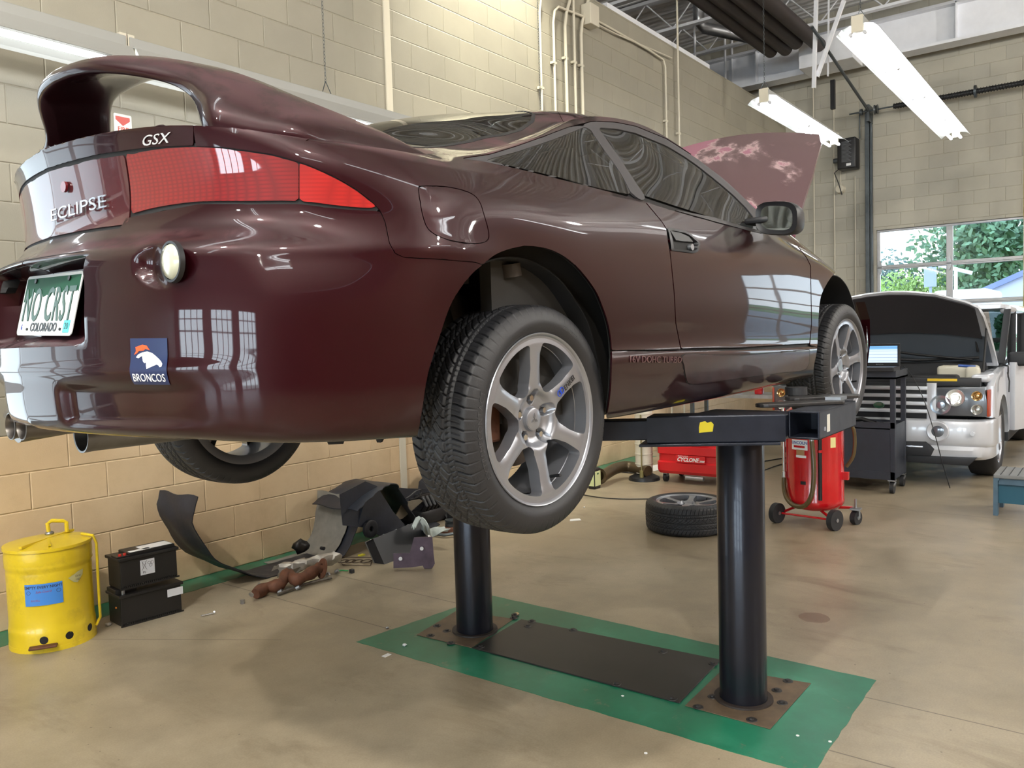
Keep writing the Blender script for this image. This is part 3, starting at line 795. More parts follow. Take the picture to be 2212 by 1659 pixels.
# hatch in car coordinates: outside line y(x), roof seam x(y)
hx = np.array([-.86,-.74,-.62,-.45,-.25,-.1,.05,.2,.35,.5,.7])
hy = np.array([.70,.705,.70,.69,.685,.715,.70,.668,.628,.59,.55])
xseam = np.interp(TY, [0,.2,.4,.55,.62,.7], [.86,.80,.665,.50,.42,.36])
f_hs = (np.interp(TX, hx, hy)-TY)*900
f_hatch_T = mn(f_hs, (xseam-TX)*900)
fg = np.interp(TX, [-.36,-.30,-.18,-.03,.12,.25,.38,.47,.545,.60], [.0,.52,.59,.61,.602,.57,.515,.45,.31,.0])
f_glass = mn((fg-TY)*900, mn((TX+.36)*900, (.60-TX)*900))
panel('hatch_lid', [('L', f_hl), ('T', mn(f_hatch_T-GAP*.5, -f_glass-4))], m_paint, 0.004)
def tint_mat(name, col, fac, rough=0.0):
    m = bpy.data.materials.new(name); m.use_nodes = True; n = NT(m)
    g = n.add('ShaderNodeBsdfGlossy'); g.inputs['Roughness'].default_value = rough
    t = n.add('ShaderNodeBsdfTransparent'); t.inputs['Color'].default_value = col
    fr = n.add('ShaderNodeFresnel'); fr.inputs['IOR'].default_value = 1.6
    mxs = n.add('ShaderNodeMixShader'); n.l.new(n.math('MULTIPLY_ADD', fr.outputs[0], 1.0, fac, clamp=True), mxs.inputs[0]); n.l.new(t.outputs[0], mxs.inputs[1]); n.l.new(g.outputs[0], mxs.inputs[2])
    n.l.new(mxs.outputs[0], n.out.inputs['Surface']); return m
m_dtint = tint_mat('tinted_glass', (0.10, 0.125, 0.12, 1), 0.05); m_tint = tint_mat('light_tint', (0.62, 0.69, 0.66, 1), 0.03); m_qtint = tint_mat('quarter_tint', (0.38, 0.43, 0.41, 1), 0.04)
panel('rear_window', [('T', f_glass)], m_dtint, 0, inset=0.001)
panel('rear_window_seal', [('T', mn(mn(f_glass+9, 5.0-f_glass), (TX+.33)*900))], m_trim, 0.003, inset=-0.001)
# side glass: door window and quarter window, between belt line and roof rail
dwin = smoothpoly([(1293,272),(1330,277),(1374,289),(1440,317),(1507,363),(1584,425),(1625,468),(1641,497),(1560,473),(1470,448),(1394,422),(1345,350)], 3)
dwin = [(1292,275),(1330,277),(1374,287),(1440,314),(1480,338),(1507,357),(1550,391),(1584,420),(1612,448),(1628,468),(1641,497),(1600,487),(1540,468),(1470,446),(1392,420),(1370,388),(1340,342),(1310,300)]
qwin = [(1048,345),(1120,326),(1200,299),(1262,274),(1275,277),(1300,315),(1340,370),(1366,420),(1300,407),(1200,380),(1120,361)]
fdT, fdL = pseg(TSP, dwin), pseg(LSP, dwin); fqT = pseg(TSP, qwin); fqL = pseg(LSP, qwin)
# trims round the windows
trim_out = [(1000,342),(1060,333),(1118,315),(1180,293),(1227,275),(1281,262),(1330,264),(1374,273),(1440,300),(1507,343),(1584,401),(1643,448),(1655,492),(1690,500),(1680,507),(1630,501),(1560,482),(1470,457),(1394,434),(1300,409),(1200,384),(1120,364),(1040,347)]
ftT, ftL = pseg(TSP, trim_out), pseg(LSP, trim_out)
front_cut = 1640
side_ok = np.where(TY > .5, BIG, -BIG)
def side(f): return mn(f, side_ok)
panel('door_window', [('T', side(fdT)), ('L', mn(fdL, np.where(LX < 2.0, BIG, -BIG)))], m_tint, 0, inset=0.004)
panel('quarter_window', [('T', side(fqT)), ('L', fqL)], m_qtint, 0, inset=0.002)
panel('window_trim', [('T', side(mn(ftT, mn(-fdT, -fqT)))), ('L', mn(ftL, mn(-fdL, -fqL)))], m_trimg, 0.006, inset=0.001)
# roof
f_roof = mn(mn((TX-xseam)*900-GAP, np.where(TY > .45, -ftT-1.0, BIG)), (np.interp(TY, [0,.3,.5,.6], [1.24,1.22,1.17,1.12])-TX)*900)
f_pillar = mn(mn(np.where(TY > .42, -ftT-1.0, -BIG), (TX-.9)*900), mn((TY-np.interp(TX, [.9,1.1,1.3,1.49,1.62,1.8,1.95], [.53,.53,.545,.60,.665,.72,.75]))*900, (1.78-TX)*900))
f_pillar = mn(f_pillar, np.where(TSP[..., 1] < 500, BIG, -BIG))
panel('roof', [('T', mx(f_roof, f_pillar))], m_paint, 0.004)
fws = mn((np.interp(TX, [1.0,1.12,1.3,1.49,1.62,1.8,2.0], [.0,.525,.54,.595,.66,.71,.71])-TY)*900, mn((TX-np.interp(TY, [0,.3,.5,.6], [1.25,1.23,1.18,1.13]))*900, (2.02-TX)*900))
panel('windscreen', [('T', fws)], m_tint, 0, inset=0.001)
# doors
door = [(1383,436),(1429,478),(1440,495),(1448,550),(1456,628),(1460,700),(1470,752),(1600,751),(1749,741),(1753,700),(1751,574),(1742,556),(1732,544),(1722,530),(1700,510),(1680,503),(1640,503),(1560,484),(1470,460),(1394,437)]
door = [(1394,436),(1429,478),(1440,495),(1448,550),(1456,628),(1460,700),(1471,753),(1600,751),(1749,742),(1753,700),(1751,574),(1742,556),(1722,530),(1700,509),(1680,506),(1640,503),(1560,484),(1470,459)]
fDL, fDT = pseg(LSP, door), pseg(TSP, door)
handle_poly = smoothpoly([(1441,493),(1470,497),(1492,506),(1505,519),(1509,534),(1504,545),(1480,544),(1450,541),(1447,520)], 3)
fH = pseg(LSP, handle_poly)
panel('door', [('L', mn(fDL-GAP*.55, -fH)), ('T', side(fDT-GAP*.55))], m_paint, 0.004)
# rocker / skirt: below the rocker line
rock = [(1316,757),(1400,758),(1471,757),(1600,756),(1749,748),(1767,750),(1767,760),(1764,800),(1740,860),(1600,900),(1400,1000),(1280,1000)]
fS = mn(pseg(LSP, rock), mn(fAR, fAF)); fS = mn(fS, (2.05-LX)*900)
panel('side_skirt', [('L', fS-GAP*.5)], m_paint, 0.005)
ins = smoothpoly([(1477,766),(1560,768),(1640,765),(1735,757),(1746,760),(1740,796),(1690,804),(1598,816),(1520,827),(1490,829),(1481,816),(1477,790)], 3)
fI = pseg(LSP, ins)
panel('skirt_insert_lip', [('L', mn(fI+1.8, 1.8-fI))], m_gap, 0.003, lift=0.0012)
panel('skirt_insert', [('L', fI)], mat('scuffed_paint', rgb(48, 30, 34), 0.35, 0.2, coat=0.5, var=0.4, vscale=14), 0.003, lift=0.003, label='scuffed panel set in the side skirt')
# fuel door and quarter
fuel = smoothpoly([(904,408),(914,402),(962,403),(1010,414),(1034,432),(1046,465),(1056,504),(1051,521),(1028,526),(992,523),(956,514),(926,496),(913,465)], 3)
fF = pseg(LSP, fuel); fFT = pseg(TSP, fuel)
quart = [(415,317),(418,278),(480,281),(558,285),(661,297),(750,308),(911,331),(998,342),(1040,350),(1120,364),(1200,384),(1300,409),(1392,434),(1429,478),(1440,495),(1448,550),(1456,628),(1460,700),(1471,755),(1321,757),(1321,757),(1380,600),(1046,573),(1022,566),(947,560),(872,556),(853,547),(841,525),(832,480),(820,453),(811,448),(796,433),(766,410),(721,384),(660,357),(594,338),(560,332),(481,321)]
quart = [(415,317),(418,278),(418,200),(558,200),(1100,200),(1392,434),(1429,478),(1440,495),(1448,550),(1456,628),(1460,700),(1471,755),(1321,757),(1321,757),(1310,690),(1046,573),(1022,566),(947,560),(872,556),(853,547),(841,525),(832,480),(822,456),(814,447),(796,430),(766,407),(721,381),(660,354),(594,335),(560,329),(481,318)]
fQL = pseg(LSP, quart); fQL = mn(fQL, fAR); fQL = mn(fQL, mn(-fF, -pseg(LSP, trim_out)-1)); fQL = np.where(LY < .5, -BIG, fQL)
# region ahead of the arch down to the rocker belongs to the quarter too
fQa = mn(mn(pseg(LSP, [(1200,560),(1046,573),(1046,400),(1440,500),(1456,628),(1460,700),(1471,755),(1316,757),(1310,690)]), fAR), -fF)
fQL = mx(fQL, fQa)
fQT = mn(mn(-(f_hs)-GAP*.5, -ftT-1), mn((.75-TX)*900, (TX+.87)*900)); fQT = np.where(TY > .35, fQT, -BIG)
fQT = mn(fQT, pseg(TSP, [(418,100),(418,420),(1500,700),(1420,462),(1392,434),(1290,400),(1290,100)]))
panel('quarter_panel', [('L', fQL-GAP*.5), ('T', mn(fQT, -fFT))], m_paint, 0.004)
panel('fuel_door', [('L', fF-GAP*.6)], m_paint, 0.004, both=False)
# front fender
fend = [(1751,574),(1753,700),(1749,746),(1767,750),(1760,900),(2000,1000),(2000,400),(1690,400),(1690,505),(1722,530),(1742,556)]
fFe = mn(pseg(LSP, fend), fAF); fFe = mn(fFe, (2.86-LX)*900); fFe = np.where(LX > 1.5, fFe, -BIG)
fFeT = mn(pseg(TSP, fend), mn((TY-.64)*900, (2.80-TX)*900)); fFeT = np.where(TX > 1.66, fFeT, -BIG)
panel('front_fender', [('L', fFe-GAP*.5), ('T', fFeT)], m_paint, 0.004)
# dark inner shell showing in the gaps, with the wheel arches and windows left open
fIn = mn(mn(fAR-2, fAF-2), BIG); fIn = np.where(LX > 2.8, -BIG, fIn)
gl = mx(mx(fdT, fqT), -BIG)
fInT = mn(-side(mx(fdT, fqT))-1, -f_glass-2); fInT = mn(fInT, -fws-2); fInT = np.where((TX > 1.9) | (TX < -.62), -BIG, fInT)
panel('inner_shell', [('L', mn(mn(mn(fIn, np.where(LX < -.6, (lz1-.004-LZ)*900, BIG)), -fdL-1), -fqL-1)), ('T', fInT)], m_gap, 0.003, inset=0.010)
# ---- spoiler: tall hoop with feet running forward along the hatch
def spoiler():
    T_ = np.array([ # y, xr, zr, xf, zf, thickness(blade) , bottom z (foot) weight
     (0, -.875,1.150,-.665,1.180,.045,0), (.15, -.855,1.143,-.655,1.172,.045,0), (.28,-.80,1.118,-.61,1.145,.047,0), (.38,-.755,1.085,-.565,1.112,.055,0),
     (.44,-.750,1.058,-.53,1.085,.075,.12), (.49,-.762,1.032,-.49,1.060,.10,.62), (.53,-.768,1.008,-.45,1.038,.12,1), (.58,-.738,.980,-.40,1.008,.12,1), (.64,-.685,.955,-.33,.966,.10,1), (.685,-.635,.932,-.26,.925,.06,1), (.705,-.60,.902,-.22,.905,.03,1)])
    ys = np.linspace(0, .705, 44); S = cspline(T_[:, 0], T_[:, 1:], ys); S[:, 5] = sstep(0, 1, np.interp(ys, T_[:, 0], T_[:, 6]))
    n = 28; rows = []
    for y, (xr, zr, xf, zf, th, w) in zip(ys, S):
        ring = []
        for k in range(n):
            a = 2*math.pi*k/n; sx_ = math.copysign(abs(math.cos(a))**.55, math.cos(a)); sz_ = math.copysign(abs(math.sin(a))**.7, math.sin(a))
            x = (xr+xf)/2+(xf-xr)/2*sx_; u = (x-xr)/(xf-xr)
            zt = zr+(zf-zr)*u+.012*math.sin(math.pi*u); zb = (1-w)*(zt-th)+w*(.862)
            ring.append((x, -y, zb+(zt-zb)*(sz_+1)/2))
        rows.append(ring)
    full = [[(x, -y, z) for x, y, z in r] for r in rows[:0:-1]]+rows
    mb = MB(); V = [[mb.bm.verts.new(p) for p in r] for r in full]
    for i in range(len(V)-1):
        for k in range(n): mb.bm.faces.new((V[i][k], V[i][(k+1) % n], V[i+1][(k+1) % n], V[i+1][k]))
    mb.bm.faces.new(V[0]); mb.bm.faces.new(V[-1][::-1])
    return mb.done('spoiler', m_paint, car, smooth=70)
spoiler()
# ---- number plate
m_plate = mat('plate_white', rgb(214, 218, 218), .6, spec=.2); m_pgreen = mat('plate_green', rgb(20, 74, 50), .6, spec=.2); m_ink = mat('plate_ink', rgb(22, 66, 48), 0.4)
pc = np.array([catx(60, 597, -.905), catx(184, 589, -.905), catx(162, 722, -.94), catx(47, 727, -.94)])
cen = pc.mean(0); ex = (pc[1]-pc[0]+pc[2]-pc[3])/2; ey = (pc[0]-pc[3]+pc[1]-pc[2])/2
PM = frame(cen-np.array([.004, 0, 0]), ex, np.array([ey[0], 0, ey[2]])); pw, ph = np.linalg.norm(ex), abs(ey[2])/Vector((PM[0][1], PM[1][1], PM[2][1])).z
def plate_geo(name, pts, z0, z1, m, par):
    return MB().prism(pts, z0, z1, M=PM).done(name, m, par)
rr = .012
def rrect(w, h, r, n=5, cx=0, cy=0):
    out = []
    for sx_, sy_, a0 in ((1, 1, 0), (-1, 1, 90), (-1, -1, 180), (1, -1, 270)):
        for k in range(n+1):
            a = math.radians(a0+90*k/n); out.append((cx+sx_*(w/2-r)+r*math.cos(a), cy+sy_*(h/2-r)+r*math.sin(a)))
    return out
plate = plate_geo('number_plate', rrect(pw, ph, rr), 0, .002, m_plate, car); plate['label'] = 'green and white number plate'
mt = [(-.5, .49), (.5, .49), (.5, .20), (.46, .24), (.42, .22), (.37, .30), (.33, .22), (.28, .33), (.22, .20), (.16, .23), (.11, .31), (.05, .25), (0, .13), (-.06, .18), (-.13, .14), (-.2, .31), (-.26, .2), (-.33, .25), (-.40, .10), (-.5, .06)]
plate_geo('plate_mountains', [(x*(pw-.014), y*(ph-.012)) for x, y in mt], .002, .0026, m_pgreen, plate)
text_obj('plate_number', 'NO CRST', .118, PM @ T(0, -.004, .003), m_ink, plate, extrude=.0008, font_scale_x=.56, bold=.0012, spacing=1.12)
text_obj('plate_state', 'COLORADO', .030, PM @ T(-.002, -.057, .003), mat('plate_black', rgb(26, 30, 34), .4), plate, extrude=.0006, font_scale_x=.95, bold=.0004)
st = MB().prism(rrect(.034, .030, .002, 3, pw/2-.035, -ph/2+.022), .002, .003, M=PM).done('year_sticker', mat('teal_sticker', rgb(60, 190, 200), .4), plate)
text_obj('year_number', '20', .022, PM @ T(pw/2-.035, -ph/2+.022, .0032), m_ink, plate, extrude=.0004)
text_obj('month_number', '6', .020, PM @ T(-pw/2+.028, -ph/2+.02, .0026), mat('blue_ink', rgb(50, 70, 170), .4), plate, extrude=.0004)
for sx_ in (-.3, .3): MB().cyl((sx_*pw, ph*.40, .002), (sx_*pw, ph*.40, .006), .006, n=12, M=PM).done('plate_bolt', m_black, plate)
for sx_ in (-.3, .3): MB().cyl((sx_*pw, -ph*.40, .002), (sx_*pw, -ph*.40, .005), .0035, n=10, M=PM).done('plate_bolt', m_black, plate)
# ---- surface frames for badges: sample the shell at a photo pixel
def shell_at(px, py, which='L', maxy=0):
    S, P, N = (LS, LSP, LSN) if which == 'L' else (TS, TSP, TSN)
    d = np.hypot(P[..., 0]-px, P[..., 1]-py); d = np.where(S[..., 1] <= maxy+.05, d, 1e9)
    i, j = np.unravel_index(np.argmin(d), d.shape)
    return S[i, j], N[i, j]
def warp_to_shell(bm, ctr, ux_, uy_, off, which='L'):
    """lay flat xy geometry onto the shell: each vertex goes to the nearest shell point in the plane frame"""
    S, N = (LS, LSN) if which == 'L' else (TS, TSN)
    ux_ = Vector(ux_).normalized(); uy_ = Vector(uy_); uy_ = (uy_-ux_*uy_.dot(ux_)).normalized()
    F_ = S.reshape(-1, 3); Nn = N.reshape(-1, 3); c = np.array(ctr)
    k = np.linalg.norm(F_-c, axis=1) < .35; F_ = F_[k]; Nn = Nn[k]
    a = (F_-c)@np.array(ux_); b = (F_-c)@np.array(uy_)
    for v in bm.verts:
        d = (a-v.co.x)**2+(b-v.co.y)**2; q = np.argsort(d)[:4]; w = 1/(d[q]+1e-9); w /= w.sum()
        P = (F_[q]*w[:, None]).sum(0); n_ = (Nn[q]*w[:, None]).sum(0)
        # correct in-plane position
        P = P+np.array(ux_)*(v.co.x-(P-c)@np.array(ux_))+np.array(uy_)*(v.co.y-(P-c)@np.array(uy_))
        v.co = Vector(P+n_*(off+v.co.z))
def badge(name, s, p0, p1, hpx, m, off=.007, parent=car, which='L', **kw):
    """lettering whose baseline centre runs between two photo pixels on the shell"""
    A, _ = shell_at(*p0, which); B, _ = shell_at(*p1, which); c = (A+B)/2
    _, N = shell_at((p0[0]+p1[0])/2, (p0[1]+p1[1])/2, which)
    bm = text_bm(s, 1.0, **kw); xs = [v.co.x for v in bm.verts]; ys = [v.co.y for v in bm.verts]
    L = np.linalg.norm(B-A); kx = L/(max(xs)-min(xs)); ky = hpx/(max(ys)-min(ys)); mx_ = (max(xs)+min(xs))/2; my_ = (max(ys)+min(ys))/2
    bmesh.ops.subdivide_edges(bm, edges=[e for e in bm.edges if e.calc_length()*kx > .012], cuts=2)
    bmesh.ops.triangulate(bm, faces=[f for f in bm.faces if len(f.verts) > 4])
    for v in bm.verts: v.co.x = (v.co.x-mx_)*kx; v.co.y = (v.co.y-my_)*ky
    warp_to_shell(bm, c, B-A, np.cross(N, B-A) if True else (0, 0, 1), off, which)
    return bmobj(name, bm, m, parent)
m_silver = mat('badge_silver', rgb(190, 192, 200), .25, .8)
badge('model_lettering', 'ECLIPSE', (92, 470), (240, 433), .030, m_silver, off=.007, extrude=.0015)
badge('trim_badge', 'GSX', (306, 304), (372, 298), .022, mat('badge_grey', rgb(190, 192, 196), .4), off=.002, shear=.4, extrude=.001)
badge('engine_lettering', '16V DOHC TURBO', (1359, 776), (1473, 776), .020, mat('embossed_paint', rgb(92, 60, 64), .3, .2, coat=.8), off=.0022, extrude=.0008)
lk, ln = shell_at(143, 408)
MB().cyl((0, 0, 0), (0, 0, .006), .013, n=20, M=frame(lk, np.cross((0, 0, 1), ln), (0, 0, 1)) @ T(0, 0, .003)).done('hatch_lock', mat('lock_red', rgb(110, 14, 26), .3, coat=1.0), car, smooth=40)
# ---- team sticker on the bumper: navy square, horse head and lettering
A, N1 = shell_at(279, 783); B, _ = shell_at(361, 784); sc_, nS = shell_at(320, 783)
sw = np.linalg.norm(B-A)*1.0
def sheet(name, m, pts, off, h=.0006, cut=10, par=car):
    mb = MB(); mb.prism(pts, 0, h); bmesh.ops.triangulate(mb.bm, faces=mb.bm.faces)
    for _ in range(2): bmesh.ops.subdivide_edges(mb.bm, edges=[e for e in mb.bm.edges if e.calc_length() > .012], cuts=1)
    warp_to_shell(mb.bm, sc_, B-A, (0, 0, 1), off); return mb.done(name, m, par)
m_navy = mat('navy', rgb(16, 38, 84), .35, coat=.5); m_orange = mat('orange', rgb(240, 92, 44), .4); m_wh = mat('sticker_white', rgb(235, 235, 235), .4)
mb = MB(); mb.grid([[(sw*(i/12-.5), sw*1.02*(j/12-.5), .0004) for j in range(13)] for i in range(13)]); warp_to_shell(mb.bm, sc_, B-A, (0, 0, 1), .0015); stk = mb.done('team_sticker', m_navy, car, smooth=60); stk['label'] = 'navy sticker with white horse head and orange mane'
hs = sw/270.0
def hp(pts): return [((x-1020)*hs, (968-y)*hs*.98) for x, y in pts]
sheet('horse_head', m_wh, hp([(928,944),(945,926),(975,914),(1012,908),(1045,916),(1066,930),(1092,950),(1112,968),(1124,984),(1121,1000),(1108,1004),(1098,992),(1084,988),(1062,980),(1044,968),(1034,974),(1026,988),(1016,1014),(1010,996),(1007,976),(994,980),(980,966),(998,958),(1014,946),(1022,936),(1000,930),(972,936),(946,950)]), .0022, par=stk)
sheet('horse_mane', m_orange, hp([(914,928),(930,905),(926,880),(946,892),(944,876),(978,866),(1010,872),(1032,900),(1000,892),(975,890),(985,902),(950,905),(935,920)]), .0022, par=stk)
bm = text_bm('BRONCOS', 1.0, extrude=.0004); xs = [v.co.x for v in bm.verts]; ys = [v.co.y for v in bm.verts]
for v in bm.verts: v.co.x = (v.co.x-(max(xs)+min(xs))/2)*sw*.86/(max(xs)-min(xs)); v.co.y = (v.co.y)*sw*.17/(max(ys)-min(ys))-sw*.365
warp_to_shell(bm, sc_, B-A, (0, 0, 1), .0024); bmobj('sticker_lettering', bm, m_wh, stk)
# ---- reversing lamp in its pod
m_clear = mat('clear_lens', rgb(196, 198, 178), .12, 0, coat=1.0)
for sgn in (1, -1):
    LM = Matrix.Translation((LAMPC[0]-.004, LAMPC[1]*sgn, LAMPC[2])) @ RY(-90)
    b = MB().lathe([(0, .005), (.018, .004), (.034, -.001), (.039, -.010)], 36, M=LM).done('reversing_lamp', m_clear, car, smooth=50)
    MB().lathe([(.038, -.004), (.043, -.004), (.045, -.014), (.038, -.014)], 36, M=LM, close=True).done('lamp_bezel', m_black, b, smooth=50)
# ---- door handle: black cup with a flap and lock
hA, hN = shell_at(1476, 520)
for sgn in (1, -1):
    hb = MB(); pts3 = []
    hpoly = smoothpoly([(1441,493),(1470,497),(1492,506),(1506,519),(1510,534),(1504,546),(1480,544),(1450,541),(1447,520)], 3)
    Q = [shell_at(*p)[0] for p in hpoly]; ctr = np.mean(Q, 0)
    V0 = [hb.bm.verts.new((p[0], (p[1]-.003)*sgn, p[2])) for p in Q]
    V1 = [hb.bm.verts.new((ctr[0]+(p[0]-ctr[0])*.86, (p[1]-.004)*sgn, ctr[2]+(p[2]-ctr[2])*.80)) for p in Q]
    V2 = [hb.bm.verts.new((ctr[0]+(p[0]-ctr[0])*.72, (p[1]+.035)*sgn, ctr[2]+(p[2]-ctr[2])*.62)) for p in Q]
    n_ = len(Q)
    for k in range(n_):
        for a_, b_ in ((V0, V1), (V1, V2)): hb.bm.faces.new((a_[k], a_[(k+1) % n_], b_[(k+1) % n_], b_[k]))
    hb.bm.faces.new(V2)
    h = hb.done('door_handle', m_trim, car, smooth=40)
    fpoly = [(1449,499),(1470,502),(1488,510),(1499,521),(1478,522),(1462,517)]; Q = [shell_at(*p)[0] for p in fpoly]
    fb = MB(); a_ = [fb.bm.verts.new((p[0], (p[1]+.002)*sgn, p[2])) for p in Q]; b_ = [fb.bm.verts.new((p[0], (p[1]+.018)*sgn, p[2]-.004)) for p in Q]
    fb.bm.faces.new(a_); fb.bm.faces.new(b_[::-1])
    for k in range(6): fb.bm.faces.new((a_[k], a_[(k+1) % 6], b_[(k+1) % 6], b_[k]))
    fb.done('handle_flap', m_black, h)
    lkp = shell_at(1495, 533)[0]; MB().cyl((lkp[0], (lkp[1]-.004)*sgn, lkp[2]), (lkp[0], (lkp[1]+.02)*sgn, lkp[2]), .011, n=16).done('handle_lock', m_zinc, h, smooth=40)
# ---- door mirror
def mirror(sgn):
    c = caty(1682, 473, -.93); c = np.array([c[0], -.935, c[2]])
    mb = MB(); n = 28; rows = []
    for k, (dx, s) in enumerate(((-.034, .80), (-.040, .97), (-.030, 1.0), (0, 1.0), (.045, .93), (.085, .72), (.105, .38), (.11, .05))):
        ring = []
        for q in range(n):
            a = 2*math.pi*q/n; ex_ = math.copysign(abs(math.cos(a))**.6, math.cos(a)); ez_ = math.copysign(abs(math.sin(a))**.65, math.sin(a))
            ring.append((c[0]+dx-.018*ex_*(1 if sgn else 1), (c[1]-ex_*.092*s)*sgn, c[2]+ez_*.064*s+.012*ex_*s*-1))
        rows.append(ring)
    V = [[mb.bm.verts.new(p) for p in r] for r in rows]
    for i in range(len(V)-1):
        for q in range(n): mb.bm.faces.new((V[i][q], V[i][(q+1) % n], V[i+1][(q+1) % n], V[i+1][q]))
    mb.bm.faces.new(V[0]); mb.bm.faces.new(V[-1][::-1])
    o = mb.done('door_mirror', m_black, car, smooth=50)
    g = MB(); ring = []
    for q in range(n):
        a = 2*math.pi*q/n; ex_ = math.copysign(abs(math.cos(a))**.6, math.cos(a)); ez_ = math.copysign(abs(math.sin(a))**.65, math.sin(a))
        ring.append(g.bm.verts.new((c[0]-.0355-.018*ex_, (c[1]-ex_*.070)*sgn, c[2]+ez_*.046-.012*ex_)))
    g.bm.faces.new(ring); g.done('mirror_glass', mat('mirror', rgb(215, 225, 220), .02, 1.0), o)
    st_ = MB(); st_.box((c[0]-.03, min(-.80*sgn, -.90*sgn), .868), (c[0]+.06, max(-.80*sgn, -.90*sgn), .893), .01)
    st_.prism([(0, 0), (.13, 0), (.02, .12)], -.006, .006, M=frame((1.60, -.785*sgn, .865), (1, .08*sgn, 0), (-.05, .28*sgn, .85))); st_.done('mirror_stalk', m_black, o, smooth=40)
mirror(1); mirror(-1)
# ---- wheels
m_tyre = mat('tyre_rubber', rgb(36, 36, 39), .5, bump=.10, bscale=400); m_tyre_txt = mat('tyre_lettering', rgb(60, 60, 62), .5)
m_rim = mat('silver_alloy', rgb(150, 152, 159), .32, .65, coat=.5)
m_disc = mat('brake_disc', rgb(92, 84, 78), .45, .8, var=.35, vscale=14); m_rust = mat('rusty_iron', rgb(96, 60, 42), .7, .3, var=.4, vscale=20)
RT = .3125
def tyre_data():
    NA, NW = 1150, 74
    Wt = .186; w = np.linspace(0, Wt, NW); th = np.linspace(0, 2*math.pi, NA, endpoint=False); s = th*RT
    Sg, Wg = np.meshgrid(s, w, indexing='ij')
    P = 2*math.pi*RT/68
    def line(v, c, hw): return np.clip((hw-np.abs(v-c))/.0012+.5, 0, 1)
    def per(v, p, hw): d = np.abs((v/p)%1-.5)*p; return np.clip((hw-(p/2-d))/.0012+.5, 0, 1)   # lines at multiples of p
    g = np.zeros_like(Sg)
    for c, hw in ((.043, .0036), (.0635, .0026), (.108, .0040), (.146, .0040)): g = np.maximum(g, line(Wg, c, hw))
    sh = Wg < .043
    g = np.maximum(g, per(Sg+.010*np.sin(Wg/.043*1.6), P, .0016)*sh*(Wg > .002))
    g = np.maximum(g, .45*per(Sg+.010*np.sin(Wg/.043*1.6)+P/2, P, .0008)*(Wg > .012)*(Wg < .036))
    r2 = (Wg > .043) & (Wg < .0635); g = np.maximum(g, .8*per(Sg-.4*Wg, P/2, .0010)*r2)
    r3 = (Wg > .0635) & (Wg < .108); t3 = np.clip((Wg-.0635)/.0445, 0, 1)
    g = np.maximum(g, per(Sg+.052*t3**1.6, P*1.0, .0019)*r3); g = np.maximum(g, .8*per(Sg-.055*t3, P*2.0, .0013)*r3)
    r4 = (Wg > .108) & (Wg < .146); t4 = np.clip((Wg-.108)/.038, 0, 1)
    g = np.maximum(g, per(Sg+.052+.060*t4, P, .0019)*r4); g = np.maximum(g, .8*per(Sg-.045*t4, P, .0014)*r4)
    r5 = Wg > .146; g = np.maximum(g, per(Sg+.02*(Wg-.146)/.04, P, .0018)*r5)
    crown = RT-.0045*((Wg-Wt/2)/(Wt/2))**2-.004*np.clip((np.abs(Wg-Wt/2)-(Wt/2-.014))/.014, 0, 1)**2
    Rr = crown-.0078*g; Zz = -.014-Wg
    # sidewalls: (r, z) profiles
    so = [(RT-.012, -.0105), (RT-.022, -.0050), (RT-.034, -.0008), (.268, .0015), (.262, .0022), (.256, .0015), (.246, -.0018), (.238, -.007), (.2335, -.0105)]
    si = [(RT-.014, -.205), (RT-.03, -.212), (.265, -.216), (.245, -.213), (.2335, -.206)]
    prof_r = [np.full(NA, r) for r, z in so[::-1]]; prof_z = [np.full(NA, z) for r, z in so[::-1]]
    bl = per(s, P, .0016)
    prof_r[-1] = prof_r[-1]-0*bl; prof_z[-1] = prof_z[-1]-.0035*bl; prof_z[-2] = prof_z[-2]-.0015*bl
    R_ = np.column_stack(prof_r+[Rr[:, k] for k in range(NW)]+[np.full(NA, r) for r, z in si])
    Z_ = np.column_stack(prof_z+[Zz[:, k] for k in range(NW)]+[np.full(NA, z) for r, z in si])
    V = np.stack([R_*np.cos(th)[:, None], R_*np.sin(th)[:, None], Z_], -1).reshape(-1, 3); M_ = R_.shape[1]
    i = np.arange(NA); j = np.arange(M_-1); I_, J_ = np.meshgrid(i, j, indexing='ij'); I2 = (I_+1) % NA
    F = np.stack([I_*M_+J_, I_*M_+J_+1, I2*M_+J_+1, I2*M_+J_], -1).reshape(-1, 4)
    me = bpy.data.meshes.new('tyre'); me.vertices.add(len(V)); me.vertices.foreach_set('co', V.ravel())
    me.loops.add(F.size); me.loops.foreach_set('vertex_index', F[:, ::-1].ravel()); me.polygons.add(len(F))
    me.polygons.foreach_set('loop_start', np.arange(0, F.size, 4)); me.polygons.foreach_set('use_smooth', np.ones(len(F), bool))
    me.update(); me.validate(); me.materials.append(m_tyre); return me
def arc_text(s, r, a0, size, zoff, inward=False, spacing=1.0):
    """letters on a circle, reading clockwise with tops outward, starting at angle a0 (deg)"""
    tot = bmesh.new(); a = math.radians(a0)
    for ch in s:
        if ch == ' ': a -= size*.5/r; continue
        bm = text_bm(ch, size, extrude=.0007, align='LEFT'); xs = [v.co.x for v in bm.verts]; wd = max(xs)-min(xs); x0 = min(xs)
        for v in bm.verts: v.co.x -= x0+wd/2
        am = a-(wd/2)/r
        Mx = Matrix.Rotation(am-math.pi/2, 4, 'Z') @ T(0, r, zoff); bmesh.ops.transform(bm, matrix=Mx, verts=bm.verts)
        me = bpy.data.meshes.new('t'); bm.to_mesh(me); bm.free(); tot.from_mesh(me); bpy.data.meshes.remove(me)
        a -= (wd*1.0+size*.13*spacing)/r
    return tot
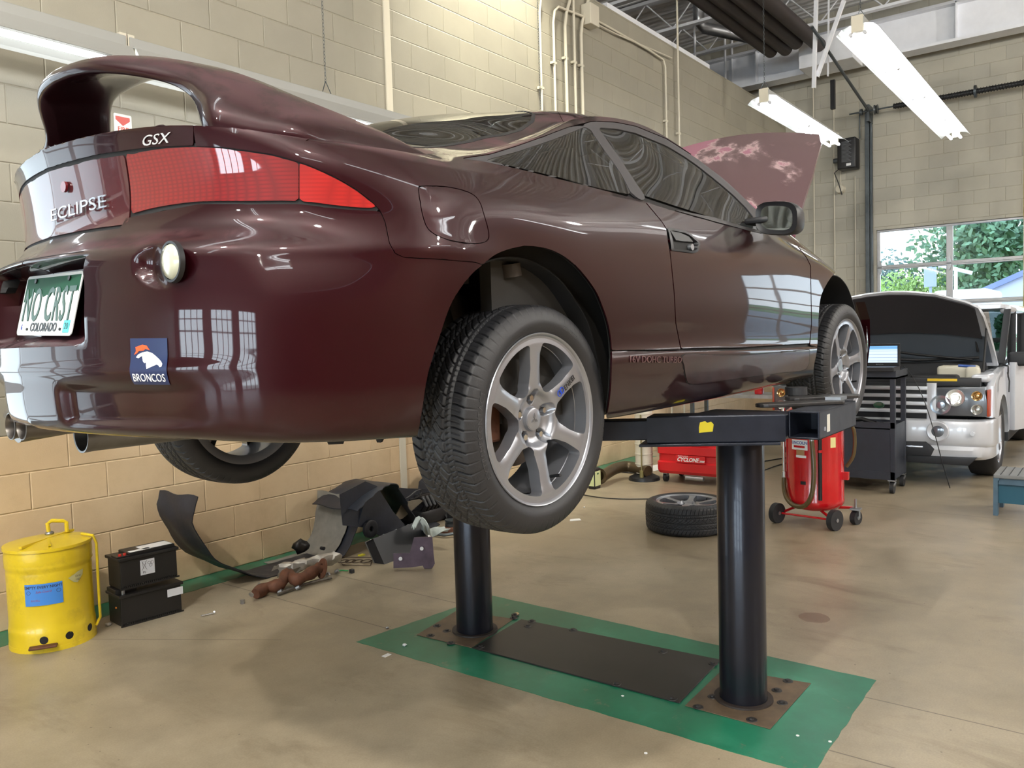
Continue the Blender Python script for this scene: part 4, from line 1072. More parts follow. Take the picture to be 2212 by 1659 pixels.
def rim_data():
    nr, na = 64, 420; r = np.linspace(0.0, .2195, nr); th = np.linspace(0, 2*math.pi, na+1)
    Rg, Tg = np.meshgrid(r, th, indexing='ij'); f = np.full(Rg.shape, -1.0)
    X = Rg*np.cos(Tg); Y = Rg*np.sin(Tg)
    for k in range(6):
        a = math.radians(35+60*k); u = X*math.cos(a)+Y*math.sin(a); v = -X*math.sin(a)+Y*math.cos(a)
        wsp = np.interp(u, [0, .07, .10, .14, .175, .20, .22], [.040, .033, .0235, .0195, .0215, .026, .030])
        g_ = np.where(u > 0, wsp-np.abs(v), -1); h_ = np.clip(.5+.5*(g_-f)/.012, 0, 1); f = f*(1-h_)+g_*h_+.012*h_*(1-h_)
    for g_ in (.078-Rg, Rg-.2075): h_ = np.clip(.5+.5*(g_-f)/.014, 0, 1); f = f*(1-h_)+g_*h_+.014*h_*(1-h_)
    k5 = np.array([math.radians(72*i+20) for i in range(5)])
    Zf = np.interp(Rg, [0, .052, .066, .076, .085, .12, .17, .205, .2195], [-.052, -.050, -.044, -.030, -.026, -.021, -.015, -.0115, -.013])
    # crown the spokes
    for k in range(6):
        a = math.radians(35+60*k); u = X*math.cos(a)+Y*math.sin(a); v = -X*math.sin(a)+Y*math.cos(a)
        Zf -= np.where((u > .08) & (np.abs(v) < .06), .004*np.clip(np.abs(v)/.022, 0, 1.5)**2*sstep(.08, .1, u)*sstep(.20, .17, u)*sstep(.055, .03, np.abs(v)), 0)
    lug = np.zeros_like(Rg)
    for a in k5:
        d = np.hypot(X-.0572*np.cos(a), Y-.0572*np.sin(a)); d2 = np.hypot(X-.066*np.cos(a), Y-.066*np.sin(a)); lug = np.maximum(lug, sstep(.0175, .0125, np.minimum(d, d2)))
    Zf -= lug*.014
    Zf = Zf+np.where(Rg < .034, .010*sstep(.034, .031, Rg), 0)
    G = np.stack([X, Y, Zf], -1)
    v, fc, _ = clip_grid(G, f); bm = bmesh.new(); vs = [bm.verts.new(tuple(p)) for p in v]
    for q in fc:
        try: bm.faces.new([vs[i] for i in q])
        except ValueError: pass
    bmesh.ops.remove_doubles(bm, verts=bm.verts, dist=1e-5)
    bmesh.ops.dissolve_degenerate(bm, dist=1e-6, edges=bm.edges)
    # walls behind the outline
    be = [e for e in bm.edges if len(e.link_faces) == 1]
    ex_ = bmesh.ops.extrude_edge_only(bm, edges=be); nv = [g for g in ex_['geom'] if isinstance(g, bmesh.types.BMVert)]
    for v_ in nv: v_.co.z -= .004; 
    for v_ in nv:
        rr_ = math.hypot(v_.co.x, v_.co.y)
    be2 = [e for e in bm.edges if len(e.link_faces) == 1 and all(v in nv for v in e.verts)]
    ex2 = bmesh.ops.extrude_edge_only(bm, edges=be2)
    for g in ex2['geom']:
        if isinstance(g, bmesh.types.BMVert): g.co.z -= .034
    mb = MB(); mb.bm.free(); mb.bm = bm
    mb.lathe([(.2335, -.012), (.2345, -.0075), (.2325, -.005), (.229, -.0065), (.2255, -.012), (.2195, -.0128), (.2165, -.020), (.2155, -.045), (.2065, -.052), (.2045, -.10), (.1995, -.12), (.2045, -.19), (.214, -.197), (.2335, -.2015), (.2335, -.207), (.212, -.203), (.200, -.195), (.196, -.12), (.2005, -.10), (.2025, -.056)], 120)
    bmesh.ops.recalc_face_normals(mb.bm, faces=mb.bm.faces)
    me = bpy.data.meshes.new('wheel')
    for f_ in mb.bm.faces: f_.smooth = True
    for e in mb.bm.edges:
        if len(e.link_faces) == 2 and e.calc_face_angle(0) > math.radians(38): e.smooth = False
    mb.bm.to_mesh(me); mb.bm.free(); me.materials.append(m_rim); return me
tyre_me, rim_me = tyre_data(), rim_data()
tx1 = arc_text('EXTREMECONTACT', .2625, 208, .023, .0014); me_t1 = bpy.data.meshes.new('brand'); tx1.to_mesh(me_t1); tx1.free(); me_t1.materials.append(m_tyre_txt)
tx1 = arc_text('215/45ZR17', .2625, 70, .014, .0014); me_t2 = bpy.data.meshes.new('size'); tx1.to_mesh(me_t2); tx1.free(); me_t2.materials.append(m_tyre_txt)
b = MB()
for i in range(5):
    a = math.radians(72*i+20); b_ = (.0572*math.cos(a), .0572*math.sin(a))
b.bm.free()
def wheel(M, parent=None, cap=True, name='wheel', brake=True, enkei=True):
    """wheel with its axle on local z, outer face towards +z"""
    w = bpy.data.objects.new(name, rim_me); C.objects.link(w); w.parent = parent; w.matrix_local = M
    for nm, me in (('tyre', tyre_me), ('tyre_lettering', me_t1), ('tyre_size_lettering', me_t2)):
        t = bpy.data.objects.new(nm, me); C.objects.link(t); t.parent = w
    for i in range(5):
        a = math.radians(72*i+20); MB().cyl((.0572*math.cos(a), .0572*math.sin(a), -.065), (.0572*math.cos(a), .0572*math.sin(a), -.044), .0098, .0085, n=6).done('lug_nut', m_chrome, w)
    if cap:
        mb = MB(); mb.lathe([(0, -.0385), (.026, -.0385), (.0295, -.040), (.030, -.046)], 32); cp = mb.done('centre_cap', m_rim, w, smooth=40)
        mb = MB()
        for k in range(3):
            a = math.radians(90+120*k); ca, sa = math.cos(a), math.sin(a)
            q = [(0, 0), (.008*math.cos(a-.52), .008*math.sin(a-.52)), (.0165*ca, .0165*sa), (.008*math.cos(a+.52), .008*math.sin(a+.52))]
            mb.prism(q, -.0386, -.0372)
        mb.done('three_diamond_emblem', mat('emblem_grey', rgb(128, 130, 136), .3, .7), w)
    MB().cyl((.188*math.cos(math.radians(-65)), .188*math.sin(math.radians(-65)), -.05), (.180*math.cos(math.radians(-65)), .180*math.sin(math.radians(-65)), -.012), .0045, n=10).done('valve_stem', m_black, w, smooth=40)
    if enkei:
        a = 35; bm = text_bm('ENKEI', .021, extrude=.0004, font_scale_x=.95, align='CENTER', bold=.0003, spacing=1.1)
        bmesh.ops.transform(bm, matrix=Matrix.Rotation(math.radians(a), 4, 'Z') @ T(.158, 0, -.0120), verts=bm.verts); bmobj('wheel_maker_lettering', bm, mat('decal_black', rgb(18, 18, 22), .4), w)
        lb = MB()
        for dx in (-.0065, .0065): lb.tube([(.118+dx+.0085*math.cos(t), .0085*math.sin(t), -.0185) for t in np.linspace(0, 2*math.pi, 20, endpoint=False)], .0016, 6, closed=True, M=Matrix.Rotation(math.radians(a), 4, 'Z'))
        lb.done('wheel_maker_emblem', mat('decal_blue', rgb(30, 70, 190), .4), w)
    if brake:
        mb = MB(); mb.lathe([(.035, -.105), (.132, -.105), (.134, -.108), (.134, -.124), (.132, -.127), (.07, -.127), (.068, -.14)], 64); mb.lathe([(0, -.060), (.05, -.062), (.066, -.066), (.072, -.075), (.074, -.105)], 40); mb.done('brake_disc', m_disc, w, smooth=40)
        mb = MB(); mb.box((-.15, -.055, -.15), (-.085, .055, -.085), .008); mb.done('brake_caliper', m_rust, w)
        mb = MB(); mb.cyl((0, 0, -.13), (0, 0, -.20), .045, n=20); mb.box((-.03, -.14, -.19), (.03, .12, -.15), .01); mb.done('hub_carrier', m_rust, w, smooth=40)
    return w
def wheel_M(x, y, z, sgn, yaw=0, roll=0):
    # local z -> car -y for the right side
    R_ = Matrix(((sgn, 0, 0, 0), (0, 0, -sgn, 0), (0, 1, 0, 0), (0, 0, 0, 1))) if sgn > 0 else Matrix(((-1, 0, 0, 0), (0, 0, 1, 0), (0, 1, 0, 0), (0, 0, 0, 1)))
    return T(x, y, z) @ RZ(yaw) @ R_ @ RZ(roll)
hubR = w2 = None
for nm, x, y, z, sg, yw, ro, cp in (('R', 0, -.832, .228, 1, 0, 0, True), ('F', 2.495, -.835, .262, 1, -1.5, 35, False), ('RL', 0, .832, .228, -1, 0, 20, True), ('FL', 2.495, .835, .262, -1, 0, 10, False)):
    wheel(wheel_M(x, y, z, sg, yw, ro), car, cp, enkei=(nm == 'R'))
# ---- wheel-arch liners, suspension, floor pan
m_liner = mat('arch_liner', rgb(26, 26, 28), .8, bump=.4, bscale=25); m_under = mat('underbody', rgb(62, 54, 48), .8, var=.3, vscale=6)
def liner(x0, z0, r, a0, a1, y0, y1, sgn):
    mb = MB(); P = []
    for k in range(33):
        a = math.radians(a0+(a1-a0)*k/32); P.append([(x0+r*math.cos(a)*(1+.01*math.sin(k*1.3)), sgn*y, z0+r*math.sin(a)) for y in np.linspace(y0, y1, 6)])
    mb.grid(P); mb.bm.faces.new([mb.bm.verts.new((x0+r*math.cos(math.radians(a0+(a1-a0)*k/32)), sgn*y1, z0+r*math.sin(math.radians(a0+(a1-a0)*k/32)))) for k in range(33)])
    solidify(mb.done('wheel_arch_liner', m_liner, car, smooth=50), .004)
for sg in (-1, 1):
    liner(-.07, .27, .392, 0, 180, .80, .42, sg); liner(2.43, .33, .385, 0, 180, .79, .42, sg)
mb = MB(); mb.box((-.66, -.55, .30), (-.42, .55, .42), .03); mb.box((.30, -.74, .20), (2.0, .74, .26), .02); mb.box((-.5, -.35, .24), (.5, .35, .40), .03)
mb.box((2.0, -.42, .25), (2.95, .42, .34), .02)
mb.done('floor_pan', m_under, car)
sp = MB(); sp.tube([caty(1062, 578, -.66), caty(1088, 583, -.70), caty(1110, 585, -.73)], .022, 16); sp.cyl(caty(1100, 570, -.74), caty(1104, 598, -.74), .03, n=20)
sp.tube([caty(1095, 600, -.66), caty(1075, 640, -.62), caty(1040, 700, -.56)], .02, 12); sp.done('suspension_arm', mat('dusty_iron', rgb(74, 66, 60), .7, .2), car, smooth=40)
for sg in (-1, 1):
    sp = MB(); sp.tube([(.02, sg*.60, .24), (.05, sg*.3, .27)], .022, 10); sp.tube([(0, sg*.62, .35), (-.05, sg*.52, .62)], .025, 12); sp.done('suspension_strut', m_under, car, smooth=40)
# ---- exhaust
ex_ = MB()
for px, dy in ((22, .0), (46, .0)):
    c = catx(px, 921, -.955)
    ex_ = MB(); ex_.lathe([(.031, .14), (.033, .01), (.036, 0), (.033, -.001), (.029, .01), (.028, .2)], 28, M=frame(c, (0, 1, 0), (0, -.12, .99)) @ RY(0) if False else Matrix.Translation(c) @ RY(90)); ex_.done('exhaust_tip', mat('exhaust_steel', rgb(112, 108, 104), .3, .9, var=.2), car, smooth=40)
c1 = catx(34, 921, -.80); ex_ = MB(); ex_.cyl((c1[0], c1[1], c1[2]), (c1[0]+.25, c1[1], c1[2]+.02), .052, n=24); ex_.done('exhaust_pipe', mat('exhaust_steel', rgb(112, 108, 104), .3, .9, var=.2), car, smooth=40)
c2 = catx(174, 941, -.80); ex2 = MB(); ex2.lathe([(.046, .35), (.046, .03), (.048, .0), (.043, .001), (.034, .05), (0.0, .055)], 32, M=Matrix.Translation((c2[0], c2[1], c2[2]+.0)) @ RY(90)); ex2.done('muffler_outlet', mat('exhaust_steel2', rgb(120, 118, 116), .35, .9, var=.2), car, smooth=40)
# ---- cabin: dark seats, dash, wheel, headliner seen through the glass
m_seat = mat('seat_cloth', rgb(58, 56, 54), .85, var=.2); m_beige = mat('beige_trim', rgb(120, 108, 96), .7)
for sy_ in (-.36, .36):
    mb = MB(); mb.box((.85, sy_-.24, .34), (1.35, sy_+.24, .48), .05, 3); mb.box((-.08, -.23, 0), (.06, .23, .56), .05, 3, M=T(.90, sy_, .42) @ RY(-22)); mb.box((-.05, -.13, .58), (.05, .13, .74), .04, 3, M=T(.89, sy_, .42) @ RY(-20)); mb.done('front_seat', m_seat, car, smooth=40)
mb = MB(); mb.box((-.1, -.55, .45), (.35, .55, .58), .05, 3); mb.box((-.08, -.55, .0), (.04, .55, .38), .05, 3, M=T(-.05, 0, .55) @ RY(-30)); mb.done('rear_seat', m_seat, car, smooth=40)
mb = MB(); mb.box((1.62, -.72, .55), (2.0, .72, .86), .05, 3); mb.done('dashboard', m_black, car, smooth=40)
mb = MB(); mb.tube([(1.50+.06*math.cos(t)*0+.19*math.sin(t)*.35, .36+.19*math.cos(t), .82+.19*math.sin(t)*.93) for t in np.linspace(0, 2*math.pi, 28, endpoint=False)], .014, 8, closed=True); mb.cyl((1.62, .36, .76), (1.51, .36, .82), .03); mb.done('steering_wheel', m_black, car, smooth=40)
mb = MB(); mb.box((-.62, -.66, .60), (-.1, .66, .63)); mb.box((-.1, -.74, .22), (2.0, -.70, .80)); mb.box((-.1, .70, .22), (2.0, .74, .80)); mb.done('interior_panel', m_seat, car)
bp = MB(); bp.prism([(.40, .88), (.56, .88), (.53, 1.14), (.46, 1.14)], -.01, .01, M=Matrix(((1, 0, 0, 0), (0, .34, -1, -.74), (0, 1, 0, 0), (0, 0, 0, 1)))); 
bp.bm.free()
# ---- hood, propped open, and the engine bay
def hood():
    hinge_x, nU_, nV_ = 2.02, 40, 30; L = 1.12
    pts = []
    E = [  # photo pixel -> lateral y of the raised panel's outline
        ]
    # four corners of the raised panel, from the photo with assumed y; then a curved grid between
    rr_ = caty(1716, 508, -.70); fr = caty(1777, 289, -.62)
    d = np.array([fr[0]-rr_[0], 0, fr[2]-rr_[2]]); Lr = np.linalg.norm(d); d /= Lr; nrm = np.array([-d[2], 0, d[0]])
    P = []
    for i in range(nU_+1):
        u = i/nU_; row = []
        for j in range(nV_+1):
            v = -1+2*j/nV_; hw = np.interp(u, [0, .5, .85, 1.0], [.70, .69, .65, .60])
            s_ = u*Lr*(1+.0)-.10*abs(v)**2.2*max(0, u-.55)/.45*0+(.085*(1-abs(v)**2)*u)
            bow = .085*math.sin(math.pi*min(1, u*1.0))*.5+.045*(1-v*v)
            row.append(np.array([rr_[0], 0, rr_[2]])+d*s_+nrm*bow*1.0+np.array([0, v*hw, 0]))
        P.append(row)
    mb = MB(); mb.grid(P); o = mb.done('hood', m_hoodp, car, smooth=60); solidify(o, .018, 1.0); return o, d, nrm, rr_, Lr
def hood_mat():
    m = bpy.data.materials.new('faded_hood_paint'); m.use_nodes = True; n = NT(m); tc = n.tc('Object'); b = n.b
    big = n.noise(tc, 1.45, 9, 0.62, 0.35)
    o_ = n.xyz(tc); bias = n.math('MULTIPLY', n.math('SUBTRACT', n.math('MULTIPLY_ADD', o_['Y'], -2.2, 0.25, clamp=True), 0.55), 0.13); big = n.math('ADD', n.math('ADD', big, bias), n.math('MULTIPLY', n.math('SUBTRACT', o_['Z'], 1.27), 0.14))
    patch = n.ramp(big, [(0.50, (0, 0, 0)), (0.515, (1, 1, 1))]); rim = n.ramp(big, [(0.485, (0, 0, 0)), (0.502, (1, 1, 1)), (0.52, (0.25, 0.25, 0.25)), (0.54, (0, 0, 0))])
    base = n.mix(patch, rgb(170, 116, 134), rgb(108, 84, 88)); base = n.mix(rim, base, rgb(196, 170, 172))
    n.l.new(base, b.inputs['Base Color']); b.inputs['Metallic'].default_value = .3
    n.l.new(n.math('MULTIPLY_ADD', patch, -.12, .45), b.inputs['Roughness']); b.inputs['Coat Weight'].default_value = .35; b.inputs['Coat Roughness'].default_value = .22
    return m
m_hoodp = hood_mat()
hd, hdir, hnrm, hbase, hL = hood(); hd['label'] = 'raised hood with peeling, faded clearcoat'
mb = MB(); mb.box((2.05, -.60, .55), (2.85, .60, .66), .02); mb.box((2.2, -.3, .62), (2.75, .25, .74), .03); mb.cyl((2.3, .45, .6), (2.3, .45, .80), .07); mb.done('engine_bay', m_black, car)
mb = MB(); mb.cyl((2.6, .55, .66), tuple(hbase+hdir*hL*.75+np.array([0, .5, 0])), .005, n=8); mb.done('hood_prop', m_zinc, car)
# fender liner edge left where the front bumper was taken off
fe = [caty(1868, 652, -.80), caty(1879, 690, -.80), caty(1880, 740, -.80), caty(1874, 790, -.79), caty(1866, 803, -.78), caty(1862, 790, -.76), caty(1868, 740, -.76), caty(1866, 690, -.76)]
mb = MB(); a_ = [mb.bm.verts.new(tuple(p)) for p in fe]; b_ = [mb.bm.verts.new((p[0]+.01, p[1]+.05, p[2])) for p in fe]; mb.bm.faces.new(a_); mb.bm.faces.new(b_[::-1])
for k in range(8): mb.bm.faces.new((a_[k], a_[(k+1) % 8], b_[(k+1) % 8], b_[k]))
mb.done('fender_corner', m_paint, car)
# ================================================================ IN-GROUND LIFT
m_post = mat('oiled_steel_post', rgb(30, 32, 42), .28, .5, coat=.15)
m_arm = mat('lift_arm_paint', rgb(30, 34, 46), .34, .35, var=.25, vscale=9)
m_pad = mat('lift_pad_steel', rgb(62, 60, 60), .45, .6, var=.3, vscale=20)
def FP(px, py, z=0.0): return at(px, py, 2, z)
def post(x, y, label):
    root = empty('lift_post', (x, y, 0), 0, label, 'car lift', None)
    MB().lathe([(0, 0.004), (.0905, .004), (.0905, 1.03), (.088, 1.036), (0, 1.036)], 64).done('column', m_post, root, smooth=40)
    MB().lathe([(.092, .0), (.115, .0), (.113, .012), (.092, .012)], 48, close=True).done('wiper_ring', mat('greasy_collar', rgb(40, 32, 28), .6, var=.3), root, smooth=40)
    return root
pr = post(3.01, 1.19, 'nearer of the two dark blue-black lift columns, in front of the tyre on the floor')
pl = post(3.01, 2.57, 'farther of the two dark lift columns, just below the rear wheel')
def pbox(par, name, pts, z0, z1, m, bev=.004):
    """pts in world xy"""
    o = MB().prism([(p[0]-par.location.x, p[1]-par.location.y) for p in pts], z0, z1, bev=bev).done(name, m, par); return o
def barpts(a, b, w0, w1=None):
    a = np.array(a[:2], float); b = np.array(b[:2], float); d = (b-a)/np.linalg.norm(b-a); n = np.array([-d[1], d[0]]); w1 = w0 if w1 is None else w1
    return [a-n*w0/2, b-n*w1/2, b+n*w1/2, a+n*w0/2]
for par, sg in ((pr, 1), (pl, -1)):
    cy = par.location.y
    def my(y): return y if sg > 0 else 3.76-y
    def q(pts): r = [(p[0], my(p[1])) for p in pts]; return r if sg > 0 else r[::-1]
    pbox(par, 'bolster_plate', q([(2.86, 1.02), (3.16, 1.02), (3.16, 1.36), (2.86, 1.36)]), 1.036, 1.052, m_arm)
    pbox(par, 'bolster_beam', q([(2.90, 1.0), (3.13, 1.0), (3.13, 1.34), (2.90, 1.34)]), 1.052, 1.135, m_arm)
    # forward tube, open at its rear end
    x0, x1, y0, y1, z0, z1, t = 3.0, 3.50, .885, 1.0, 1.045, 1.15, .009
    mb = MB()
    for lo, hi in (((x0, y0, z0), (x1, y1, z0+t)), ((x0, y0, z1-t), (x1, y1, z1)), ((x0, y0, z0), (x1, y0+t, z1)), ((x0, y1-t, z0), (x1, y1, z1)), ((x0+.25, y0, z0), (x0+.26, y1, z1))):
        mb.box((lo[0]-par.location.x, min(my(lo[1]), my(hi[1]))-cy, lo[2]), (hi[0]-par.location.x, max(my(lo[1]), my(hi[1]))-cy, hi[2]))
    fa = mb.done('arm', m_arm, par); bevel(fa, .004)
    if sg > 0:
        lb = MB(); lb.box((3.09-par.location.x, .8835-cy, 1.065), (3.125-par.location.x, .885-cy, 1.13)); lb.done('warning_sticker', mat('sticker_offwhite', rgb(214, 212, 204), .5), fa)
        lb = MB(); lb.box((3.055-par.location.x, .8835-cy, 1.073), (3.07-par.location.x, .885-cy, 1.088)); lb.done('small_sticker', m_silver, fa)
    # rear swing arm: outer sleeve with slanted ends and inner tube
    A0, A1 = np.array([2.87, .965]), np.array([2.62, 1.385]); d = (A1-A0)/np.linalg.norm(A1-A0); n = np.array([d[1], -d[0]])
    n = n if n[0] > 0 else -n
    ra = pbox(par, 'swing_arm', q([tuple(A0+d*.0), tuple(A1), tuple(A1+n*.115-d*.03), tuple(A0+n*.115+d*.03)] [::-1]), 1.05, 1.15, m_arm, .005)
    lo_ = pbox(par, 'arm_foot', q([tuple(A0+d*.02-n*.01), tuple(A1+d*.03-n*.01), tuple(A1+n*.12), tuple(A0+n*.12)][::-1]), 1.040, 1.050, m_arm, .002)
    E1 = A1+d*.46
    pbox(par, 'inner_tube', q([tuple(A1-d*.1+n*.012), tuple(E1+n*.012), tuple(E1+n*.10), tuple(A1-d*.1+n*.10)][::-1]), 1.062, 1.135, m_arm, .004)
    if sg > 0:
        s0 = A0+(A1-A0)*.62-n*.001; yb = MB(); P_ = [(0, 0), (.048, .004), (.052, .03), (.043, .040), (.030, .036), (.022, .042), (.004, .038), (.0, .02)]
        yb.prism(P_, 0, .0006, M=frame((s0[0]-par.location.x, s0[1]-cy, 1.088), (-d[0], -d[1], 0), (0, 0, 1))); yb.done('yellow_sticker', mat('yellow_sticker', rgb(206, 190, 30), .5), ra)
    def rplate(name, a, b, w, z0, z1):
        a = np.array(a); b = np.array(b); d_ = (b-a)/np.linalg.norm(b-a); n_ = np.array([-d_[1], d_[0]]); pts = []
        for k in range(9):
            t_ = math.pi/2+math.pi*k/8; pts.append(a+d_*math.cos(t_)*w/2+n_*math.sin(t_)*w/2)
        for k in range(9):
            t_ = -math.pi/2+math.pi*k/8; pts.append(b+d_*math.cos(t_)*w/2+n_*math.sin(t_)*w/2)
        return pbox(par, name, q([tuple(p) for p in pts]), z0, z1, m_pad, .003)
    rplate('support_plate', (3.12, 1.12), (3.33, .93), .09, 1.150, 1.164)
    rplate('support_plate', (3.36, 1.08), (3.54, .93), .10, 1.158, 1.172)
    hb = MB(); hb.box((3.33-par.location.x, my(.93)-.03-cy, 1.164), (3.42-par.location.x, my(.93)+.03-cy, 1.176)); hb.done('hinge_plate', m_zinc, par)
    hb = MB(); hb.cyl((3.50-par.location.x, my(1.0)-cy, 1.15), (3.50-par.location.x, my(1.0)-cy, 1.212), .05, n=24); hb.cyl((E1[0]+.03-par.location.x, my(E1[1]-.02)-cy, 1.13), (E1[0]+.03-par.location.x, my(E1[1]-.02)-cy, 1.208), .05, n=24); hb.bm.free()
    for nm, (ex, ey, ez) in (('rubber_pad', (3.47, 1.12, 1.172)), ('rubber_pad', (E1[0]+.05, E1[1]-.03, 1.135))):
        MB().cyl((ex-par.location.x, my(ey)-cy, ez), (ex-par.location.x, my(ey)-cy, 1.205), .045, n=24).done(nm, m_rubber, par)
# steel cover plates set in the floor
m_plate1 = mat('rusty_floor_plate', rgb(104, 88, 70), .5, .35, var=.4, vscale=9); m_plate2 = mat('dark_floor_plate', rgb(62, 60, 58), .42, .6, var=.22, vscale=4)
def fplate(name, px, m, label, z=.006, bolts=()):
    P = [FP(*p) for p in px]; c = np.mean(P, 0); root = empty(name, (c[0], c[1], 0), 0, label, 'floor plate')
    MB().prism([(p[0]-c[0], p[1]-c[1]) for p in P], .0012, z, bev=.0015).done('plate', m, root)
    for b in bolts:
        B = FP(*b); mb = MB(); mb.cyl((B[0]-c[0], B[1]-c[1], z), (B[0]-c[0], B[1]-c[1], z+.008), .011, .009, n=6); mb.lathe([(.010, z), (.021, z), (.020, z+.002), (.010, z+.002)], 20, M=T(B[0]-c[0], B[1]-c[1], 0), close=True); mb.done('bolt', m_pad, root)
fplate('floor_plate', [(900,1373),(984,1322),(1110,1338),(1019,1401)], m_plate1, 'rust-stained square steel floor plate round the farther lift column', .005, [(944,1354),(965,1365),(930,1375),(974,1391),(1110,1337),(1113,1330)])
fplate('floor_plate', [(1021,1402),(1126,1340),(1557,1428),(1468,1521)], m_plate2, 'long dark rectangular steel floor plate between the two lift columns', .007, [(1140,1355),(1149,1345),(1238,1364),(1432,1411),(1331,1481),(1452,1513),(1038,1400),(1540,1437)])
fplate('floor_plate', [(1480,1526),(1563,1446),(1752,1478),(1664,1577)], m_plate1, 'grimy square steel floor plate round the nearer lift column', .005, [(1540,1508),(1678,1494),(1508,1530),(1624,1558),(1690,1521),(1702,1474)])
lm = MB(); P = [FP(1665, 1574), FP(1748, 1480)]; lm.tube([(p[0], p[1], .006) for p in P], .003, 6); lm.bm.free()
# ================================================================ FLUORESCENT FIXTURES
m_tube = bpy.data.materials.new('lit_tube'); m_tube.use_nodes = True; n = NT(m_tube); n.b.inputs['Emission Color'].default_value = (0.93, 0.97, 1.0, 1); n.b.inputs['Emission Strength'].default_value = TUBE = 9.0
m_refl2 = mat('enamel_reflector', rgb(150, 150, 145), .4, coat=.2)
m_cap = mat('tube_socket', rgb(200, 200, 205), .5)
def fixture(x0, x1, y, z, tubes, ty, label, group=None, wide=.17, chain_x=(), chain_top=CEIL, name='fluorescent_fixture', tilt=0, wing=.03):
    """strip along x with a trough reflector, tubes hanging underneath at lateral offsets ty"""
    root = empty(name, (x0, y, z), 0, label, 'ceiling light', group); L = x1-x0
    mb = MB(); mb.box((0, -.055, .03), (L, .055, .085)); hs_ = mb.done('housing', m_refl2, root); bevel(hs_, .004)
    prof = [(-wide, -wing), (-wide*.97, -wing*.75), (-wide*.74, .012), (-.06, .03), (.06, .03), (wide*.74, .012), (wide*.97, -wing*.75), (wide, -wing)]
    mb = MB(); mb.grid([[(0, a, b), (L, a, b)] for a, b in prof]); rf = mb.done('reflector', m_refl2, root); solidify(rf, .0025, 0)
    for e0, e1 in ((-.012, .03), (L-.03, L+.012)): MB().box((e0, -.045, -.035), (e1, .045, .10)).done('end_plate', m_conduit, root)
    n_ = tubes; seg = L/n_
    for k in range(n_):
        for t in ty:
            a, b = k*seg+.03, (k+1)*seg-.03
            tb = MB().cyl((a, t, -.045), (b, t, -.045), .0165, n=14).done('tube', m_tube, root, smooth=40)
            [MB().cyl((e, t, -.045), (e+.028, t, -.045), .015, n=10).done('socket', m_cap, tb) for e in (a-.028, b)]
    for cx in chain_x:
        mb = MB(); zz = .18; k = 0
        while zz < chain_top-z:
            r = [(cx-x0+(.007*math.cos(a) if k % 2 else 0), (0 if k % 2 else .007*math.cos(a)), zz+.014*math.sin(a)) for a in np.linspace(0, 2*math.pi, 8, endpoint=False)]
            mb.tube(r, .0016, 4, closed=True); zz += .023; k += 1
        for s in (-1, 1): mb.tube([(cx-x0, 0, .18), (cx-x0, s*.05, .085)], .003, 5)
        mb.done('hanging_chain', m_dsteel, root)
    return root
f1 = at(703, 175, 1, 4.28)
Z1 = 3.02
xa = at(262, 95, 1, 4.28)[0]; seg1 = 1.22
fixture(xa-1.22*2, xa-.0, 4.28, Z1, 2, (0,), 'long single-tube strip light over the car, cut by the left edge of the photo', wide=.15, wing=.07, chain_x=(xa-1.0,))
xe_ = at(1166, 175, 1, 4.28)[0]
fixture(xa+.02, xe_+.05, 4.28, Z1, 3, (0,), 'long single-tube strip light seen behind the spoiler, hung from a chain', wide=.15, wing=.07, chain_x=(f1[0], xe_))
a = at(1650, 213, 1, 2.95)
fixture(a[0], a[0]+2.50, 2.95, a[2], 2, (-.055, .055), 'smaller, farther hanging twin-tube light above the raised hood', wide=.17, chain_x=(a[0]+.02,))
a = at(1852, 60, 1, 1.80)
fixture(a[0], a[0]+4.88, 1.80, a[2], 4, (-.055, .055), 'large hanging twin-tube light at the upper right', wide=.17, chain_x=(a[0]+.1,))
# the rest of the shop's lights, behind and beside the camera: seen as streaks in the paint
for k, (x, y) in enumerate(((-5.0, 1.2), (0.2, -1.6), (-5.0, -3.2), (2.6, -4.9), (8.2, -1.6), (8.4, -5.0), (-1.6, 2.2))):
    fixture(x, x+2.44*1.0, y, 4.4, 2, (-.055, .055), 'twin-tube strip light of the shop ceiling, beyond the frame', 'shop ceiling lights out of frame', wide=.17)
# high-bay lamp above the left wall making the bright patch on the blocks
def spot(loc, tgt, power, angle, blend, col, size=.1):
    l = bpy.data.lights.new('high_bay_beam', 'SPOT'); l.energy = power; l.spot_size = math.radians(angle); l.spot_blend = blend; l.color = col; l.shadow_soft_size = size
    o = bpy.data.objects.new('high_bay_beam', l); o.location = loc; d = Vector(tgt)-Vector(loc); o.rotation_euler = d.to_track_quat('-Z', 'Y').to_euler(); C.objects.link(o); return o
spot((5.8, 4.0, 6.2), (5.9, 4.65, 4.55), 430, 75, .8, (1.0, .97, .80), .12)
mb = MB(); mb.lathe([(.06, .12), (.12, .06), (.20, -.06), (.205, -.06), (.125, .065), (.06, .13)], 32, M=T(5.8, 4.0, 6.25)); mb.cyl((5.8, 4.0, 6.35), (5.8, 4.0, CEIL), .01, n=8); tag(mb.done('unseen_lamp_housing', m_zinc, smooth=40), 'bell-shaped high-bay lamp above the left wall, out of frame', 'ceiling light')

for k, (x, y) in enumerate(FILL_HB):  # housings for the added fill lamps
    mb = MB(); mb.cyl((x, y, 5.52), (x, y, 5.80), .09, n=24); mb.cyl((x, y, 5.80), (x, y, CEIL), .01, n=8); mb.lathe([(.09, 5.52), (.16, 5.50), (.16, 5.49), (.09, 5.505)], 28, M=T(x, y, 0), close=True)
    tag(mb.done('unseen_lamp_housing', m_zinc, smooth=40), 'added fill lamp under the deck, beyond the frame', 'ceiling light', 'added fill lamps out of frame')
